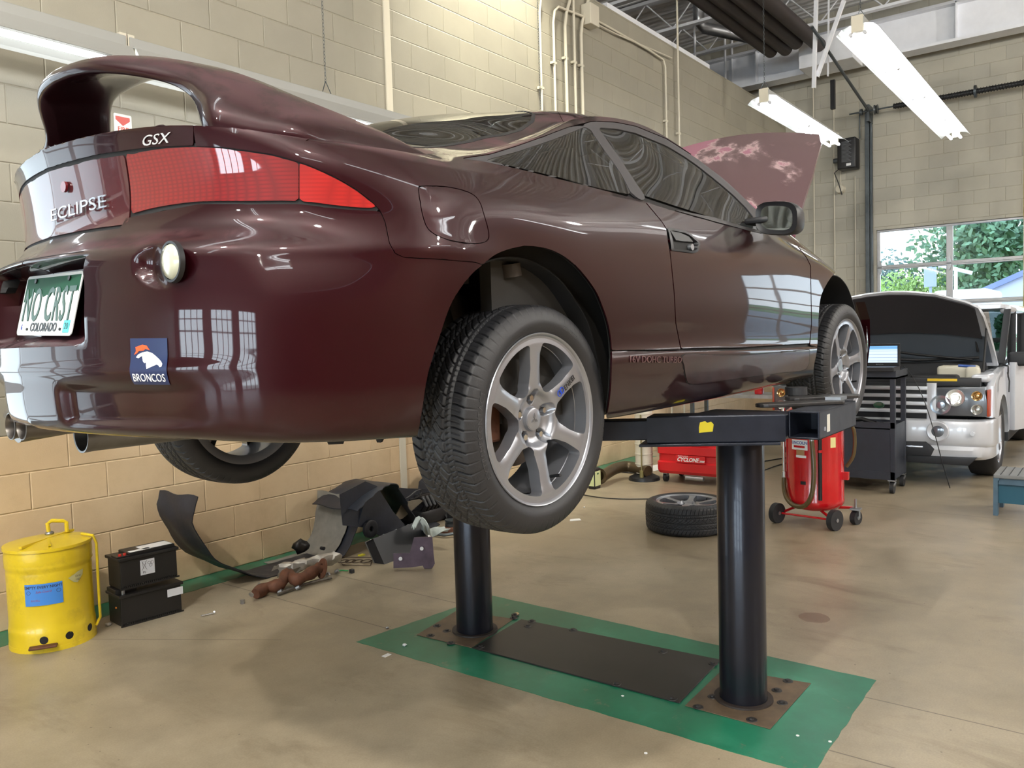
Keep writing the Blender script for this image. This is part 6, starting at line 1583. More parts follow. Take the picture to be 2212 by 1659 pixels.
P = [];
for i in range(14):
    t_ = i/13; c = FP(610+130*t_, 1240-30*t_, .05+.03*t_); P.append([(c[0]+.015*math.sin(i*2.1+j), c[1]+.06+.05*math.cos(j*.7), max(.006, c[2]+.05*math.sin(j*.55)+.008*math.sin(i*1.7+j*2.3))) for j in range(8)])
mb = MB(); mb.grid(P); solidify(mb.done('shield_sheet', mat('dull_foil', rgb(172, 166, 158), .38, .5, var=.2, vscale=30), pp_, smooth=40), .002, 0)
dr = empty('linkage_rod', (0, 0, 0), 0, 'grimy steel linkage rod with nuts in front of the manifold', 'car part')
mb = MB(); mb.tube([FP(600, 1284, .012), FP(640, 1268, .018), FP(680, 1256, .02), FP(716, 1248, .014)], .009, 8); mb.done('rod', mat('grimy_steel', rgb(96, 90, 82), .5, .5, var=.4, vscale=40), dr, smooth=40)
for px, py in ((602, 1280), (640, 1271), (704, 1243), (724, 1236)): P = FP(px, py, .012); MB().cyl(P, P+np.array([.012, -.018, .012]), .012, n=8).done('rod_nut', m_zinc, dr)
ws = empty('green_wire_plug', (0, 0, 0), 0, 'green wire with a black plug right of the manifold', 'wire')
MB().tube([FP(724, 1233, .008), FP(740, 1232, .006), FP(752, 1233, .008)], .004, 6).done('wire', mat('green_wire', rgb(40, 140, 80), .5), ws, smooth=40); P = FP(760, 1234, .012); MB().box(tuple(P-.012), tuple(P+.014), .004).done('plug', m_black, ws)
gk = MB()
for px in (742, 757, 772, 790): c = FP(px, 1212, .004); gk.tube([(c[0]+.040*math.cos(t), c[1]+.03*math.sin(t), .004) for t in np.linspace(0, 6.28, 18, endpoint=False)], .003, 5, closed=True)
gk.tube([FP(730, 1204, .004), FP(805, 1204, .004), FP(800, 1222, .004), FP(740, 1220, .004)], .003, 5, closed=True); tag(gk.done('head_gasket', mat('gasket_brown', rgb(74, 60, 48), .6)), 'thin metal gasket with round openings flat on the floor', 'gasket')
P = FP(781, 1200); tag(MB().box((P[0]-.02, P[1]-.015, 0), (P[0]+.02, P[1]+.015, .008)).done('yellow_note', mat('yellow_note', rgb(222, 214, 60), .5)), 'small yellow tag on the floor by the gasket', 'tag')
P = FP(708, 1184); tag(MB().box((P[0]-.03, P[1]-.012, 0), (P[0]+.03, P[1]+.012, .002)).done('beige_ticket', mat('beige_ticket', rgb(190, 176, 130), .6)), 'beige paper ticket on the green stripe behind the gasket', 'paper')
# ---- valve cover: open black tray with bolted rim
vc = empty('valve_cover', (0, 0, 0), 0, 'open black valve cover with bolts round its rim, tipped towards the camera', 'car part')
c0, c1_, c2_ = FP(790, 1172, .13), FP(893, 1131, .15), FP(818, 1205, .02)
VM = frame(c0, c1_-c0, c2_-c0); Lx = float(np.linalg.norm(c1_-c0)); Ly = .21
mb = MB(); t = .010
for lo, hi in (((0, 0, -.07), (Lx, t, 0)), ((0, Ly-t, -.07), (Lx, Ly, 0)), ((0, 0, -.07), (t, Ly, 0)), ((Lx-t, 0, -.07), (Lx, Ly, 0)), ((0, 0, -.075), (Lx, Ly, -.067))): mb.box(lo, hi, M=VM)
tray = mb.done('tray', m_black, vc)
mb = MB(); mb.tube([(0, 0, .003), (Lx, 0, .003), (Lx, Ly, .003), (0, Ly, .003)], .006, 6, closed=True, M=VM); mb.done('gasket_rim', mat('rim_grey', rgb(100, 98, 94), .5, .4), vc)
for k in range(8): u = (k % 4+.4)/3.8*Lx; v = 0 if k < 4 else Ly; MB().cyl((u, v, .0), (u, v, .018), .009, n=8, M=VM).done('cover_bolt', m_zinc, vc)
for k in range(4):
    mb = MB(); u = Lx*(.22+.22*k); mb.tube([(u+.030*math.cos(t_)*1.15, Ly*.55+.030*math.sin(t_), -.02) for t_ in np.linspace(0, 6.28, 16, endpoint=False)], .005, 6, closed=True, M=VM); mb.box((u-.03, Ly*.5, -.07), (u+.03, Ly*.6, -.03), M=VM); mb.done('port_ring', mat('rim_grey', rgb(100, 98, 94), .5, .4), vc)
# ---- painted corner of a bumper, standing on edge
cpb = empty('bumper_corner_piece', (0, 0, 0), 0, 'L-shaped grey and maroon bumper offcut with white clips standing on the floor', 'car part')
base = [(850, 1233), (940, 1233)]; pl_ = FP(850, 1233)[1]
def CPp(px, py, off=0): q_ = at(px, py, 0, 3.60+off); return q_
outl = [(850, 1199), (885, 1199), (895, 1163), (934, 1163), (936, 1205), (938, 1225), (932, 1236), (915, 1236), (912, 1229), (888, 1232), (849, 1233)]
fpa, fpb = FP(849, 1233), FP(936, 1233); dd_ = fpb-fpa; nn_ = np.array([-dd_[1], dd_[0], 0]); nn_ /= np.linalg.norm(nn_)
def onplane(px, py, P0, N):
    d = ray(px, py); return CC+d*((P0-CC)@N)/(d@N)
N_ = nn_+np.array([0, 0, -.25]); N_ /= np.linalg.norm(N_)
pts = [onplane(*p, fpa, N_) for p in outl]; XM = frame(pts[0], pts[3]-pts[0], (0, 0, 1)); XI = XM.inverted()
pl2 = [tuple((XI @ Vector(tuple(map(float, p))))[:2]) for p in pts]
zmin = min(p[2] for p in pts)
mb = MB(); mb.prism(pl2, -.004, .004, M=T(0, 0, -zmin+.002) @ XM); mb.done('panel', mat('offcut_paint', rgb(92, 76, 88), .4, .3, var=.25, vscale=12), cpb)
for p in ((865, 1207), (911, 1185)): q_ = onplane(*p, fpa, N_); v_ = (CC-q_)/np.linalg.norm(CC-q_); MB().cyl(q_+v_*.003, q_+v_*.012, .012, n=16).done('white_clip', m_wh, cpb)
# ---- pile behind: black shields, intake, towel
def shard(name, px, y, m, label, cat, thick=.008):
    pts = [at(*p, 1, y) for p in px]; pts = [(p[0], max(.003, p[2])) for p in pts]
    o = MB().prism(pts, 0, thick, M=Matrix(((1, 0, 0, 0), (0, 0, -1, y), (0, 1, 0, 0), (0, 0, 0, 1)))).done(name, m); tag(o, label, cat); return o
m_dk = mat('dark_panel', rgb(44, 46, 54), .5, var=.2)
shard('leaning_board', [(820,1110),(838,1078),(850,1052),(880,1055),(935,1056),(950,1120),(940,1150),(860,1150)], 4.47, m_dk, 'flat dark panel leaning on the wall behind the car parts', 'panel')
shard('black_fender_piece', [(900,1080),(905,1040),(925,1020),(985,1018),(1000,1120),(930,1130)], 4.56, m_dk, 'tall dark grey moulding against the wall half hidden by the rear tyre', 'panel')
shard('metal_tray', [(845,1128),(870,1085),(905,1078),(912,1082),(880,1110),(868,1120)], 4.25, mat('tray_metal', rgb(128, 122, 110), .4, .6, var=.2), 'bent silver-grey metal tray among the dark parts', 'tray')
lp_ = MB().tube(smoothpoly([at(855, 1084, 1, 4.3), at(880, 1075, 1, 4.3), at(900, 1060, 1, 4.3), at(910, 1060, 1, 4.3), at(905, 1072, 1, 4.3), at(885, 1080, 1, 4.3)], 5, closed=False), .006, 8).done('black_hose_loop', m_black, smooth=40); tag(lp_, 'looped black hose resting on the dark car parts', 'hose')
it = empty('intake_manifold', (0, 0, 0), 0, 'black plastic intake manifold with ribs in the pile by the wall', 'car part')
ic = FP(930, 1128, 0)
for k in range(6): MB().tube([(ic[0]-.12+.045*k, ic[1]-.02, .10), (ic[0]-.12+.045*k, ic[1]-.07, .16), (ic[0]-.12+.045*k, ic[1]-.04, .22), (ic[0]-.11+.045*k, ic[1]+.06, .22)], .020, 8).done('runner', m_black, it, smooth=40)
MB().box((ic[0]-.16, ic[1]-.06, .002), (ic[0]+.16, ic[1]+.10, .12), .03).done('plenum', m_black, it, smooth=40)
MB().cyl((ic[0]+.12, ic[1]-.04, .02), (ic[0]+.24, ic[1]-.08, .06), .035, n=18).done('throttle_neck', m_black, it, smooth=40)
# towel
tw = [];
tl_ = smoothpoly([FP(893, 1140, .18), FP(905, 1120, .24), FP(918, 1135, .20), FP(922, 1152, .10), FP(940, 1146, .12), FP(962, 1142, .13)], 5, closed=False)
for i, p in enumerate(tl_):
    w_ = .03+.035*sstep(0, 18, i); tw.append([(p[0]+w_*(j/7-.5)*.6, p[1]+w_*2*(j/7-.5), p[2]+.014*math.sin(j*1.6+i*.3)) for j in range(8)])
mb = MB(); mb.grid(tw); o = mb.done('shop_towel', mat('towel', rgb(176, 182, 178), .9, bump=.3, bscale=120), smooth=60); solidify(o, .006, 0); tag(o, 'crumpled pale grey-green shop towel on top of the engine parts', 'towel')
P = FP(925, 1157, .06); tag(MB().box((P[0]-.05, P[1]-.03, .055), (P[0]+.04, P[1]+.03, .062), .002).done('crumpled_wrapper', m_wh), 'white wrapper lying below the towel', 'wrapper')
pu = empty('pulley_assembly', (0, 0, 0), 0, 'small metal pulley and bracket assembly half behind the farther lift column', 'car part'); c = FP(975, 1150)
MB().lathe([(.0, .10), (.045, .10), (.045, .09), (.036, .085), (.045, .08), (.036, .075), (.045, .07), (.045, .05), (0, .05)], 28, M=T(c[0], c[1], 0)).done('pulley', m_dsteel, pu, smooth=40); MB().box((c[0]-.10, c[1]-.05, 0), (c[0]+.08, c[1]+.05, .05), .01).done('bracket', m_rust, pu)
fb_ = FP(955, 1160); MB_ = MB().tube([FP(915, 1150, .02), FP(960, 1156, .02), FP(985, 1152, .03)], .012, 8).done('metal_rail', m_dsteel, smooth=40); tag(MB_, 'grey metal rail on the floor beside the far lift column', 'car part')
bo = empty('oil_jug', (0, 0, 0), 0, 'black oil jug with a green-yellow label behind the far lift column', 'jug'); c = FP(985, 1142)
MB().box((c[0]-.06, c[1]-.04, 0), (c[0]+.06, c[1]+.04, .24), .012).done('jug', m_black, bo); MB().box((c[0]-.062, c[1]-.042, .05), (c[0]-.02, c[1]-.0395, .20)).done('label_strip', mat('jug_label', rgb(190, 196, 120), .5), bo)
# ================================================================ EQUIPMENT RIGHT OF CENTRE
m_redp = mat('red_moulded_plastic', rgb(206, 30, 36), .38, coat=.2, var=.06, vscale=2); m_redm = mat('red_enamel', rgb(196, 22, 30), .22, coat=.7, var=.05)
# ---- black bottle by the wall
c = FP(1294, 1056); bt = empty('coolant_bottle', (c[0], c[1]+.05, 0), 0, 'black bottle with a pale green label on the floor, right of the rear tyre', 'bottle')
MB().box((-.055, -.04, 0), (.055, .04, .20), .014, 3).cyl((0, 0, .20), (0, 0, .24), .022, n=18).done('bottle_body', m_black, bt, smooth=40); MB().box((-.050, -.0415, .03), (.048, -.0395, .17)).box((-.0565, -.03, .03), (-.0545, .03, .17)).done('label', mat('pale_green_label', rgb(206, 214, 160), .5), bt)
MB().lathe([(0, .001), (.016, .0)], 20, M=frame((0, -.0418, .145), (1, 0, 0), (0, 0, 1)) @ Matrix.Diagonal((1, .6, 1, 1))).done('green_oval', mat('label_green', rgb(20, 90, 50), .5), bt)
MB().cyl((0, 0, .24), (0, 0, .27), .024, n=18).done('cap', mat('blue_cap', rgb(60, 90, 160), .4), bt, smooth=40)
# ---- tailpipe against the wall
tpz = [at(1262, 1010, 1, 4.3), at(1310, 990, 1, 4.3), at(1340, 985, 1, 4.35), at(1368, 990, 1, 4.4)]
P = [FP(1300, 1030, .09), FP(1330, 1012, .12), FP(1360, 1008, .12), FP(1400, 1018, .10)]
o = MB().tube(smoothpoly(P, 5, closed=False), .055, 18).lathe([(.045, 0), (.075, -.02), (.075, -.05), (.045, -.04)], 24, M=frame(P[0], (0, 1, 0), (0.3, 0, 1)), close=True).done('exhaust_pipe', mat('brown_pipe', rgb(92, 78, 58), .45, .6, var=.25), smooth=50); tag(o, 'bent brownish exhaust pipe on the floor by the wall, left of the white cylinder', 'exhaust pipe')
bp_ = MB().prism([(p[0], p[1]) for p in (FP(1390, 1010), FP(1440, 1000), FP(1450, 1012), FP(1400, 1020))], 0, .003).done('paper_sheet', m_wh); tag(bp_, 'white sheet of paper on the floor left of the white cylinder', 'paper')
# ---- fluid extractor
c = FP(1392, 1036); ex = empty('fluid_extractor', (c[0], c[1], 0), 0, 'tall translucent white fluid extractor cylinder on a black foot', 'fluid extractor')
MB().lathe([(0, .07), (.09, .06), (.15, .03), (.155, 0), (0, 0)], 32).done('foot', m_black, ex, smooth=40)
m_milky = mat('milky_plastic', rgb(206, 200, 184), .35, var=.05)
prof = [(0, .06)]
for k in range(6): z = .07+k*.10; prof += [(.085, z), (.085, z+.085), (.090, z+.09), (.090, z+.10)]
prof += [(.085, .70), (0, .71)]
MB().lathe(prof, 40).done('tank', m_milky, ex, smooth=35)
MB().cyl((-.11, -.03, .05), (-.11, -.03, .66), .007, n=8).cyl((-.11, -.03, .04), (-.11, -.03, .11), .020, n=12).done('suction_tube', mat('olive_tube', rgb(120, 112, 70), .4), ex, smooth=40)
vdir = np.array([-c[0], -c[1], 0]); vdir /= np.linalg.norm(vdir); LMx = frame(vdir*.092+np.array([0, 0, .485]), (-vdir[1], vdir[0], 0) , (0, 0, 1))
if (LMx @ Vector((1, 0, 0)) - LMx @ Vector((0, 0, 0))).dot(Vector(tuple(CM[0]))) < 0: LMx = frame(vdir*.092+np.array([0, 0, .485]), (vdir[1], -vdir[0], 0), (0, 0, 1))
wl_ = MB().prism(rrect(.085, .055, .002, 1), -.001, .001, M=LMx).done('warning_label', mat('label_yellow', rgb(226, 180, 60), .5), ex)
MB().prism([(-.035, -.02), (-.005, -.02), (-.02, .02)], .001, .0018, M=LMx).done('warning_triangle', m_black, wl_)
# ---- red evaporative cooler
c = at(1413, 1035, 0, 7.1); yl_, yr_ = 3.66, 2.93
ev = empty('evaporative_cooler', (7.1, (yl_+yr_)/2, 0), 0, 'red moulded evaporative cooler on casters behind the lift', 'cooler'); hw = (yl_-yr_)/2
secs = [(.09, .02, .98), (.12, -.0, 1.0), (.20, -.005, 1.0), (.215, .022, .985), (.27, .022, .985), (.285, -.0, 1.0), (.36, -.0, 1.0), (.375, .03, .98), (.50, .03, .98), (.51, .045, .97), (.60, .05, .96), (.63, .09, .92)]
mb = MB(); rows = []
for z, dx, w in secs:
    r = .05; x0, x1 = dx, .52-dx*.6; hw_ = hw*w; ring = []
    for (sx_, sy_) in ((x0, -hw_), (x1, -hw_), (x1, hw_), (x0, hw_)):
        cx_, cy_ = sx_+(r if sx_ == x0 else -r), sy_+(r if sy_ < 0 else -r); a0 = {(True, True): 180, (False, True): 270, (False, False): 0, (True, False): 90}[(sx_ == x0, sy_ < 0)]
        for k in range(5): a = math.radians(a0+90*k/4); ring.append((cx_+r*math.cos(a), cy_+r*math.sin(a), z))
    rows.append(ring)
V = [[mb.bm.verts.new(p) for p in r] for r in rows]; n_ = len(V[0])
for i in range(len(V)-1):
    for k in range(n_): mb.bm.faces.new((V[i][k], V[i][(k+1) % n_], V[i+1][(k+1) % n_], V[i+1][k]))
mb.bm.faces.new(V[0][::-1]); mb.bm.faces.new(V[-1]); mb.done('housing', m_redp, ev, smooth=25)
MB().box((-.006, -.16, .40), (.05, .17, .47), .015).done('control_recess', m_redp, ev); MB().box((-.012, -.12, .455), (.04, .12, .60), .01).done('control_panel', mat('slate_panel', rgb(62, 66, 78), .4), ev)
for dy in (-.10, .12): MB().cyl((-.012, dy, .425), (.0, dy, .425), .009, n=12).done('screw', m_black, ev)
BM_ = frame((-.004, 0, .245), (0, -1, 0), (0, 0, 1)); bdg = MB().prism(rrect(.30, .070, .01), 0, .008, M=BM_ @ T(0, 0, .0)).done('badge', m_redp, ev); BM2 = BM_ @ T(0, 0, .0095)
text_obj('badge_lettering', 'CYCLONE', .052, BM2 @ T(-.025, -.006, 0), m_wh, bdg, font_scale_x=.92, shear=.3, extrude=.001, bold=.0015); text_obj('badge_number', '2000', .026, BM2 @ T(.118, -.014, 0), m_wh, bdg, shear=.3, extrude=.001, bold=.0006); text_obj('badge_small_lettering', 'PORT-A-COOL', .016, BM2 @ T(-.07, .026, 0), m_wh, bdg, extrude=.001)
for dy in (-hw+.07, hw-.07):
    for dx in (.07, .42):
        w_ = MB().cyl((dx, dy-.016, .04), (dx, dy+.016, .04), .04, n=20).done('caster', m_black, ev, smooth=40); MB().box((dx-.02, dy-.022, .05), (dx+.02, dy+.022, .10)).done('caster_fork', m_zinc, w_)
MB().cyl((.02, .06, .06), (.02, -.12, .06), .022, n=16).done('drain_fitting', m_zinc, ev, smooth=40)
# ---- wheel lying on the floor behind the lift
sw_ = wheel(T(5.50, 2.58, .216) @ RZ(40), None, False, 'spare_wheel', brake=False, enkei=False); tag(sw_, 'silver six-spoke wheel and tyre lying flat behind the nearer lift column', 'wheel')
# cords
def cord(name, px, r, m, label, z=.006): o = MB().tube(smoothpoly([FP(*p, z) for p in px], 6, closed=False), r, 6).done(name, m, smooth=40); tag(o, label, 'cord'); return o
cord('power_cord', [(1255, 1068), (1300, 1075), (1360, 1078), (1440, 1076), (1520, 1070)], .005, m_black, 'black power cord curving along the floor in front of the red cooler')
cord('thin_hose', [(1290, 1035), (1320, 1020), (1370, 1022), (1400, 1024)], .006, m_black, 'black cord looping from the bottle to the white cylinder')
cord('air_line', [(1640, 1020), (1700, 1000), (1790, 992)], .005, m_black, 'black line on the floor between the lift column and the red drum')
cord('air_line', [(1640, 998), (1690, 990), (1780, 978)], .006, m_black, 'thicker black line on the floor, farther than the one by the lift column')
P = FP(1640, 955); tag(rubble('dark_tool_bag', (P[0]+.1, P[1], 0), .13, m_black, 'dark shoes or bag on the floor behind the nearer lift column', 'bag', 31, (1.2, .8, .45)), None)
# ---- red drain drum on a wheeled frame
c = np.array([6.18, 1.86]); dm = empty('drain_drum', (c[0], c[1], 0), 0, 'red wheeled waste-oil drum with a curved olive hose', 'oil drain')
mb = MB(); mb.lathe([(0, .09), (.10, .095), (.17, .115), (.205, .15), (.208, .18), (.205, .19), (.205, .80), (.208, .81), (.20, .84), (.15, .88), (0, .90)], 56); mb.done('tank', m_redm, dm, smooth=40)
vd = np.array([-c[0], -c[1]]); vd /= np.linalg.norm(vd); rt = np.array([-vd[1], vd[0]])*1.0
if rt @ CM[0][:2] < 0: rt = -rt
def DP(u, v, z): q_ = rt*u+vd*v; return (q_[0], q_[1], z)
g1_ = MB().cyl(DP(.035, .205, .20), DP(.035, .205, .80), .014, n=14).done('sight_gauge', m_black, dm, smooth=40); MB().lathe([(.014, -.01), (.020, -.01), (.020, .01), (.014, .01)], 16, M=T(*DP(.035, .205, .56)), close=True).done('gauge_clamp', m_redm, g1_)
RD = .2056
def drum_patch(name, cu_, w, h, z, m, r0=RD, par=dm):
    a0 = math.atan2(vd[1], vd[0]); mb = MB(); P = []
    for i in range(9):
        u = cu_-w/2+w*i/8; s_ = u/RD; q_ = rt*math.sin(s_)*r0+vd*math.cos(s_)*r0; P.append([(q_[0], q_[1], z-h/2), (q_[0], q_[1], z+h/2)])
    mb.grid(P); return mb.done(name, m, par, smooth=40)
def drum_text(s, size, cu_, z, m, par, **kw):
    bm = text_bm(s, size, **kw)
    for v in bm.verts: s_ = (cu_+v.co.x)/RD; r_ = RD+.002+abs(v.co.z); q_ = rt*math.sin(s_)*r_+vd*math.cos(s_)*r_; v.co = Vector((q_[0], q_[1], z+v.co.y))
    return bmobj('label_lettering', bm, m, par)
lb1 = drum_patch('maker_label', -.115, .13, .075, .60, m_wh, RD+.001); drum_text('LINCOLN', .030, -.115, .615, mat('lincoln_blue', rgb(40, 80, 160), .4), lb1, bold=.0008); l2 = drum_patch('label_stripe', -.115, .09, .016, .587, m_redm, RD+.0018, lb1)
drum_patch('card_label', -.105, .065, .04, .545, mat('card_brown', rgb(170, 130, 90), .6), RD+.001); lb2 = drum_patch('small_label', -.10, .08, .018, .515, m_wh, RD+.001); drum_patch('capacity_label', .135, .045, .075, .62, mat('label_cream', rgb(226, 214, 150), .5), RD+.001); drum_patch('serial_plate', -.085, .04, .025, .32, m_black, RD+.001)
MB().cyl(DP(-.22, .05, .34), DP(-.22, .05, .86), .012, n=14).cyl(DP(-.22, .05, .32), DP(-.22, .05, .38), .018, n=12).done('chrome_pipe', m_chrome, dm, smooth=40)
hp_ = [DP(-.22, .05, .34), DP(-.22, .07, .26), DP(-.20, .12, .19), DP(-.15, .20, .155), DP(-.08, .25, .16), DP(-.03, .27, .23), DP(-.01, .27, .35), DP(-.01, .26, .50), DP(-.02, .24, .64)]
MB().tube(smoothpoly(hp_, 6, closed=False), .017, 12).done('drain_hose', mat('olive_hose', rgb(86, 70, 36), .35, coat=.3), dm, smooth=60)
MB().cyl(DP(-.02, .24, .63), DP(-.02, .24, .70), .017, n=12).done('hose_fitting', m_zinc, dm, smooth=40)
MB().tube(smoothpoly([DP(.20, .05, .78), DP(.27, .03, .70), DP(.27, .02, .52), DP(.22, .0, .42)], 6, closed=False), .013, 10).done('return_hose', mat('olive_hose', rgb(86, 70, 36), .35, coat=.3), dm, smooth=60)
MB().box((-.02, -.02, -.03), (.02, .02, .03), .004, M=T(*DP(.215, .05, .36))).done('drain_valve', m_redm, dm)
fr_ = MB(); fr_.cyl(DP(-.24, .10, .07), DP(.12, .26, .07), .008, n=8); fr_.cyl(DP(-.22, .08, .08), DP(-.1, -.05, .11), .010, n=8); fr_.cyl(DP(.10, .24, .08), DP(.03, .1, .11), .01, n=8); fr_.cyl(DP(.15, .0, .11), DP(.26, .03, .12), .010, n=8); fr_.done('wheel_frame', m_redm, dm, smooth=40)
def wheelie(name, u, v, r, par, fork=False):
    ctr = Vector(DP(u, v, r)); ax = Vector(DP(.5, .35, 0)).normalized(); w_ = MB().lathe([(.008, -.02), (r*.6, -.018), (r, -.02), (r, .02), (r*.6, .018), (.008, .02)], 28, M=Matrix.Translation(ctr) @ ax.to_track_quat('Z', 'Y').to_matrix().to_4x4(), close=True).done(name, m_rubber, par, smooth=40)
    MB().cyl(tuple(ctr-ax*.025), tuple(ctr+ax*.025), .014, n=12).done('hub_cap', m_zinc, w_)
    if fork: MB().cyl(tuple(ctr+ax*.03), (ctr.x+ax.x*.03, ctr.y+ax.y*.03, r*2+.02), .006, n=6).cyl(tuple(ctr-ax*.03), (ctr.x-ax.x*.03, ctr.y-ax.y*.03, r*2+.02), .006, n=6).cyl((ctr.x, ctr.y, r*2+.015), (ctr.x, ctr.y, r*2+.09), .008, n=8).box((ctr.x-.035, ctr.y-.035, r*2+.01), (ctr.x+.035, ctr.y+.035, r*2+.022)).done('caster_fork', m_zinc, w_)
wheelie('wheel', -.27, .12, .075, dm); wheelie('wheel', .13, .28, .075, dm); wheelie('caster', .28, .05, .05, dm, True)
# ---- black steel cart with laptop
m_cart = mat('charcoal_cart', rgb(48, 52, 62), .42, .1, var=.12, vscale=6)
ct = empty('tool_cart', (7.5, 1.58, 0), 0, 'charcoal steel tool cart on casters in front of the silver SUV', 'cart')
CW, CD = .70, .45     # along +y, along +x
for x, y in ((0, 0), (0, CW-.04), (CD-.04, 0), (CD-.04, CW-.04)): MB().box((x, y, .12), (x+.04, y+.04, 1.07), .003).done('corner_post', m_cart, ct)
MB().box((.005, .04, .13), (.012, CW-.04, .60)).box((.0, .0, .57), (.012, CW, .62)).box((.0, .0, .12), (.012, CW, .19)).done('front_panel', m_cart, ct)
MB().box((.04, .003, .13), (CD-.04, .012, .60)).done('side_panel', m_cart, ct); MB().box((.04, CW-.012, .13), (CD-.04, CW-.003, .60)).done('side_panel', m_cart, ct); MB().box((CD-.012, .04, .13), (CD-.003, CW-.04, .60)).done('back_panel', m_cart, ct)
MB().box((.005, .005, .56), (CD-.005, CW-.005, .575)).done('shelf', m_cart, ct)
MB().box((-.01, -.01, 1.0), (CD+.01, CW+.01, 1.015)).box((-.01, -.01, 1.0), (0, CW+.01, 1.07)).box((CD, -.01, 1.0), (CD+.01, CW+.01, 1.07)).box((0, -.01, 1.0), (CD, 0, 1.07)).box((0, CW, 1.0), (CD, CW+.01, 1.07)).done('top_tray', m_cart, ct)
for x, y in ((.03, .03), (.03, CW-.03), (CD-.03, .03), (CD-.03, CW-.03)):
    w_ = MB().cyl((x+.01, y-.016, .05), (x+.01, y+.016, .05), .05, n=24).done('caster', m_rubber, ct, smooth=40); MB().prism([(x-.03, .12), (x+.03, .12), (x+.025, .05), (x+.0, .04)], -y-.022, -y-.018, M=RX(90)).box((x-.03, y-.03, .11), (x+.03, y+.03, .12)).cyl((x-.03, y-.02, .075), (x+.03, y-.02, .095), .008, n=6).done('caster_fork', m_zinc, w_)
P = np.array([7.62, 1.86])
tg = MB(); tg.tube([(P[0]-.02, P[1]-.1, .60), (P[0]+.02, P[1]+.02, .63), (P[0]+.05, P[1]+.15, .61)], .02, 8); tg.box((P[0]-.0, P[1]-.2, .576), (P[0]+.14, P[1]+.2, .60), .008); tag(tg.done('glue_gun', m_black, smooth=40), 'black power tool lying on the lower shelf of the charcoal cart', 'tool')
lt = empty('laptop', (7.56, 1.76, 1.07), 0, 'rugged laptop with a lit blue-white screen on top of the charcoal cart', 'laptop')
a_, b_ = at(1876, 738, 0, 7.66), at(1944, 797, 0, 7.66)
lw = .33; y0 = b_[1]-lt.location.y; z1 = at(1944, 742, 0, 7.66)[2]-1.07
MB().box((-.14, y0, -.005), (.11, y0+lw, .035), .006).done('keyboard_base', m_black, lt)
lid_ = MB().box((.10, y0, .03), (.125, y0+lw, z1), .006).done('screen_lid', m_black, lt)
m_scr = bpy.data.materials.new('lit_screen'); m_scr.use_nodes = True; n = NT(m_scr); o_ = n.xyz(n.tc('Generated'))
band = n.math('GREATER_THAN', o_['Z'], .80); ln1 = n.math('LESS_THAN', n.math('ABSOLUTE', n.math('SUBTRACT', n.math('FRACT', n.math('MULTIPLY', o_['Z'], 5.0)), .5)), .05)
cs = n.mix(band, rgb(176, 196, 220), rgb(100, 150, 200)); cs = n.mix(n.math('MULTIPLY', ln1, .7), cs, rgb(40, 50, 70)); n.l.new(cs, n.b.inputs['Emission Color']); n.b.inputs['Emission Strength'].default_value = .85; n.b.inputs['Base Color'].default_value = (0, 0, 0, 1)
MB().box((.0975, y0+.02, .065), (.0995, y0+lw-.02, z1-.02)).done('screen', m_scr, lid_)
text_obj('maker_lettering', 'Panasonic', .016, frame((.0995, y0+lw/2, .05), (0, -1, 0), (0, 0, 1)), m_silver, lid_)
pc2 = MB().tube([(7.49, 1.60, 1.02), (7.47, 1.55, .85), (7.47, 1.52, .6)], .004, 6).tube([(7.46, 1.9, 1.075), (7.50, 1.95, 1.085), (7.5, 2.1, 1.075)], .012, 6); pc2.bm.free()
yt = MB().tube([(7.52, 1.82, 1.078), (7.50, 1.92, 1.085), (7.52, 2.03, 1.078)], .010, 8).done('yellow_tool', mat('tool_yellow', rgb(226, 190, 40), .4), smooth=40); tag(yt, 'yellow-handled tool on the cart top left of the laptop', 'tool')
cb = MB().tube(smoothpoly([(7.96, 1.60, 1.09), (7.90, 1.52, 1.0), (7.86, 1.42, .8), (7.84, 1.33, .5), (7.84, 1.27, .25), (7.9, 1.22, .02)], 6, closed=False), .004, 6).done('diagnostic_cable', m_black, smooth=40); tag(cb, 'thin black cable hanging from the cart across the SUV bumper', 'cord')
# ---- blue plastic step stool at the right edge
m_blue = mat('blue_grey_plastic', rgb(74, 100, 118), .55, var=.2, vscale=8); m_teal = mat('teal_plastic', rgb(28, 84, 104), .5); m_tread = mat('tread_grey', rgb(122, 124, 124), .6)
stp = empty('step_stool', (7.0, .79, 0), 0, 'blue-grey plastic step stool cut by the right edge of the photo', 'step stool')
mb = MB(); mb.prism([(0, 0), (.07, 0), (.16, .18), (.17, .30), (.0, .30)], -.0, .03, M=Matrix(((1, 0, 0, 0), (0, 0, -1, 0), (0, 1, 0, 0), (0, 0, 0, 1)))); mb.box((.0, -.04, .27), (.02, -.03, .3)); mb.done('side_leg', m_blue, stp)
for lo, hi in (((-.005, -.55, .285), (.42, .0, .315)),): MB().box(lo, hi, .008).done('top_step', m_tread, stp)
g = MB()
for k in range(9): g.box((.0, -.05-.055*k, .3155), (.42, -.044-.055*k, .3175))
g.done('tread_groove', m_black, stp)
MB().box((.02, -.55, .235), (.04, -.03, .285), .004).done('front_apron', m_blue, stp); MB().box((.05, -.55, .09), (.07, -.03, .235)).done('inner_panel', m_teal, stp)
mb = MB(); mb.prism([(.34, 0), (.42, 0), (.42, .30), (.30, .30)], 0, .03, M=Matrix(((1, 0, 0, 0), (0, 0, -1, 0), (0, 1, 0, 0), (0, 0, 0, 1)))); mb.done('side_leg', m_blue, stp)
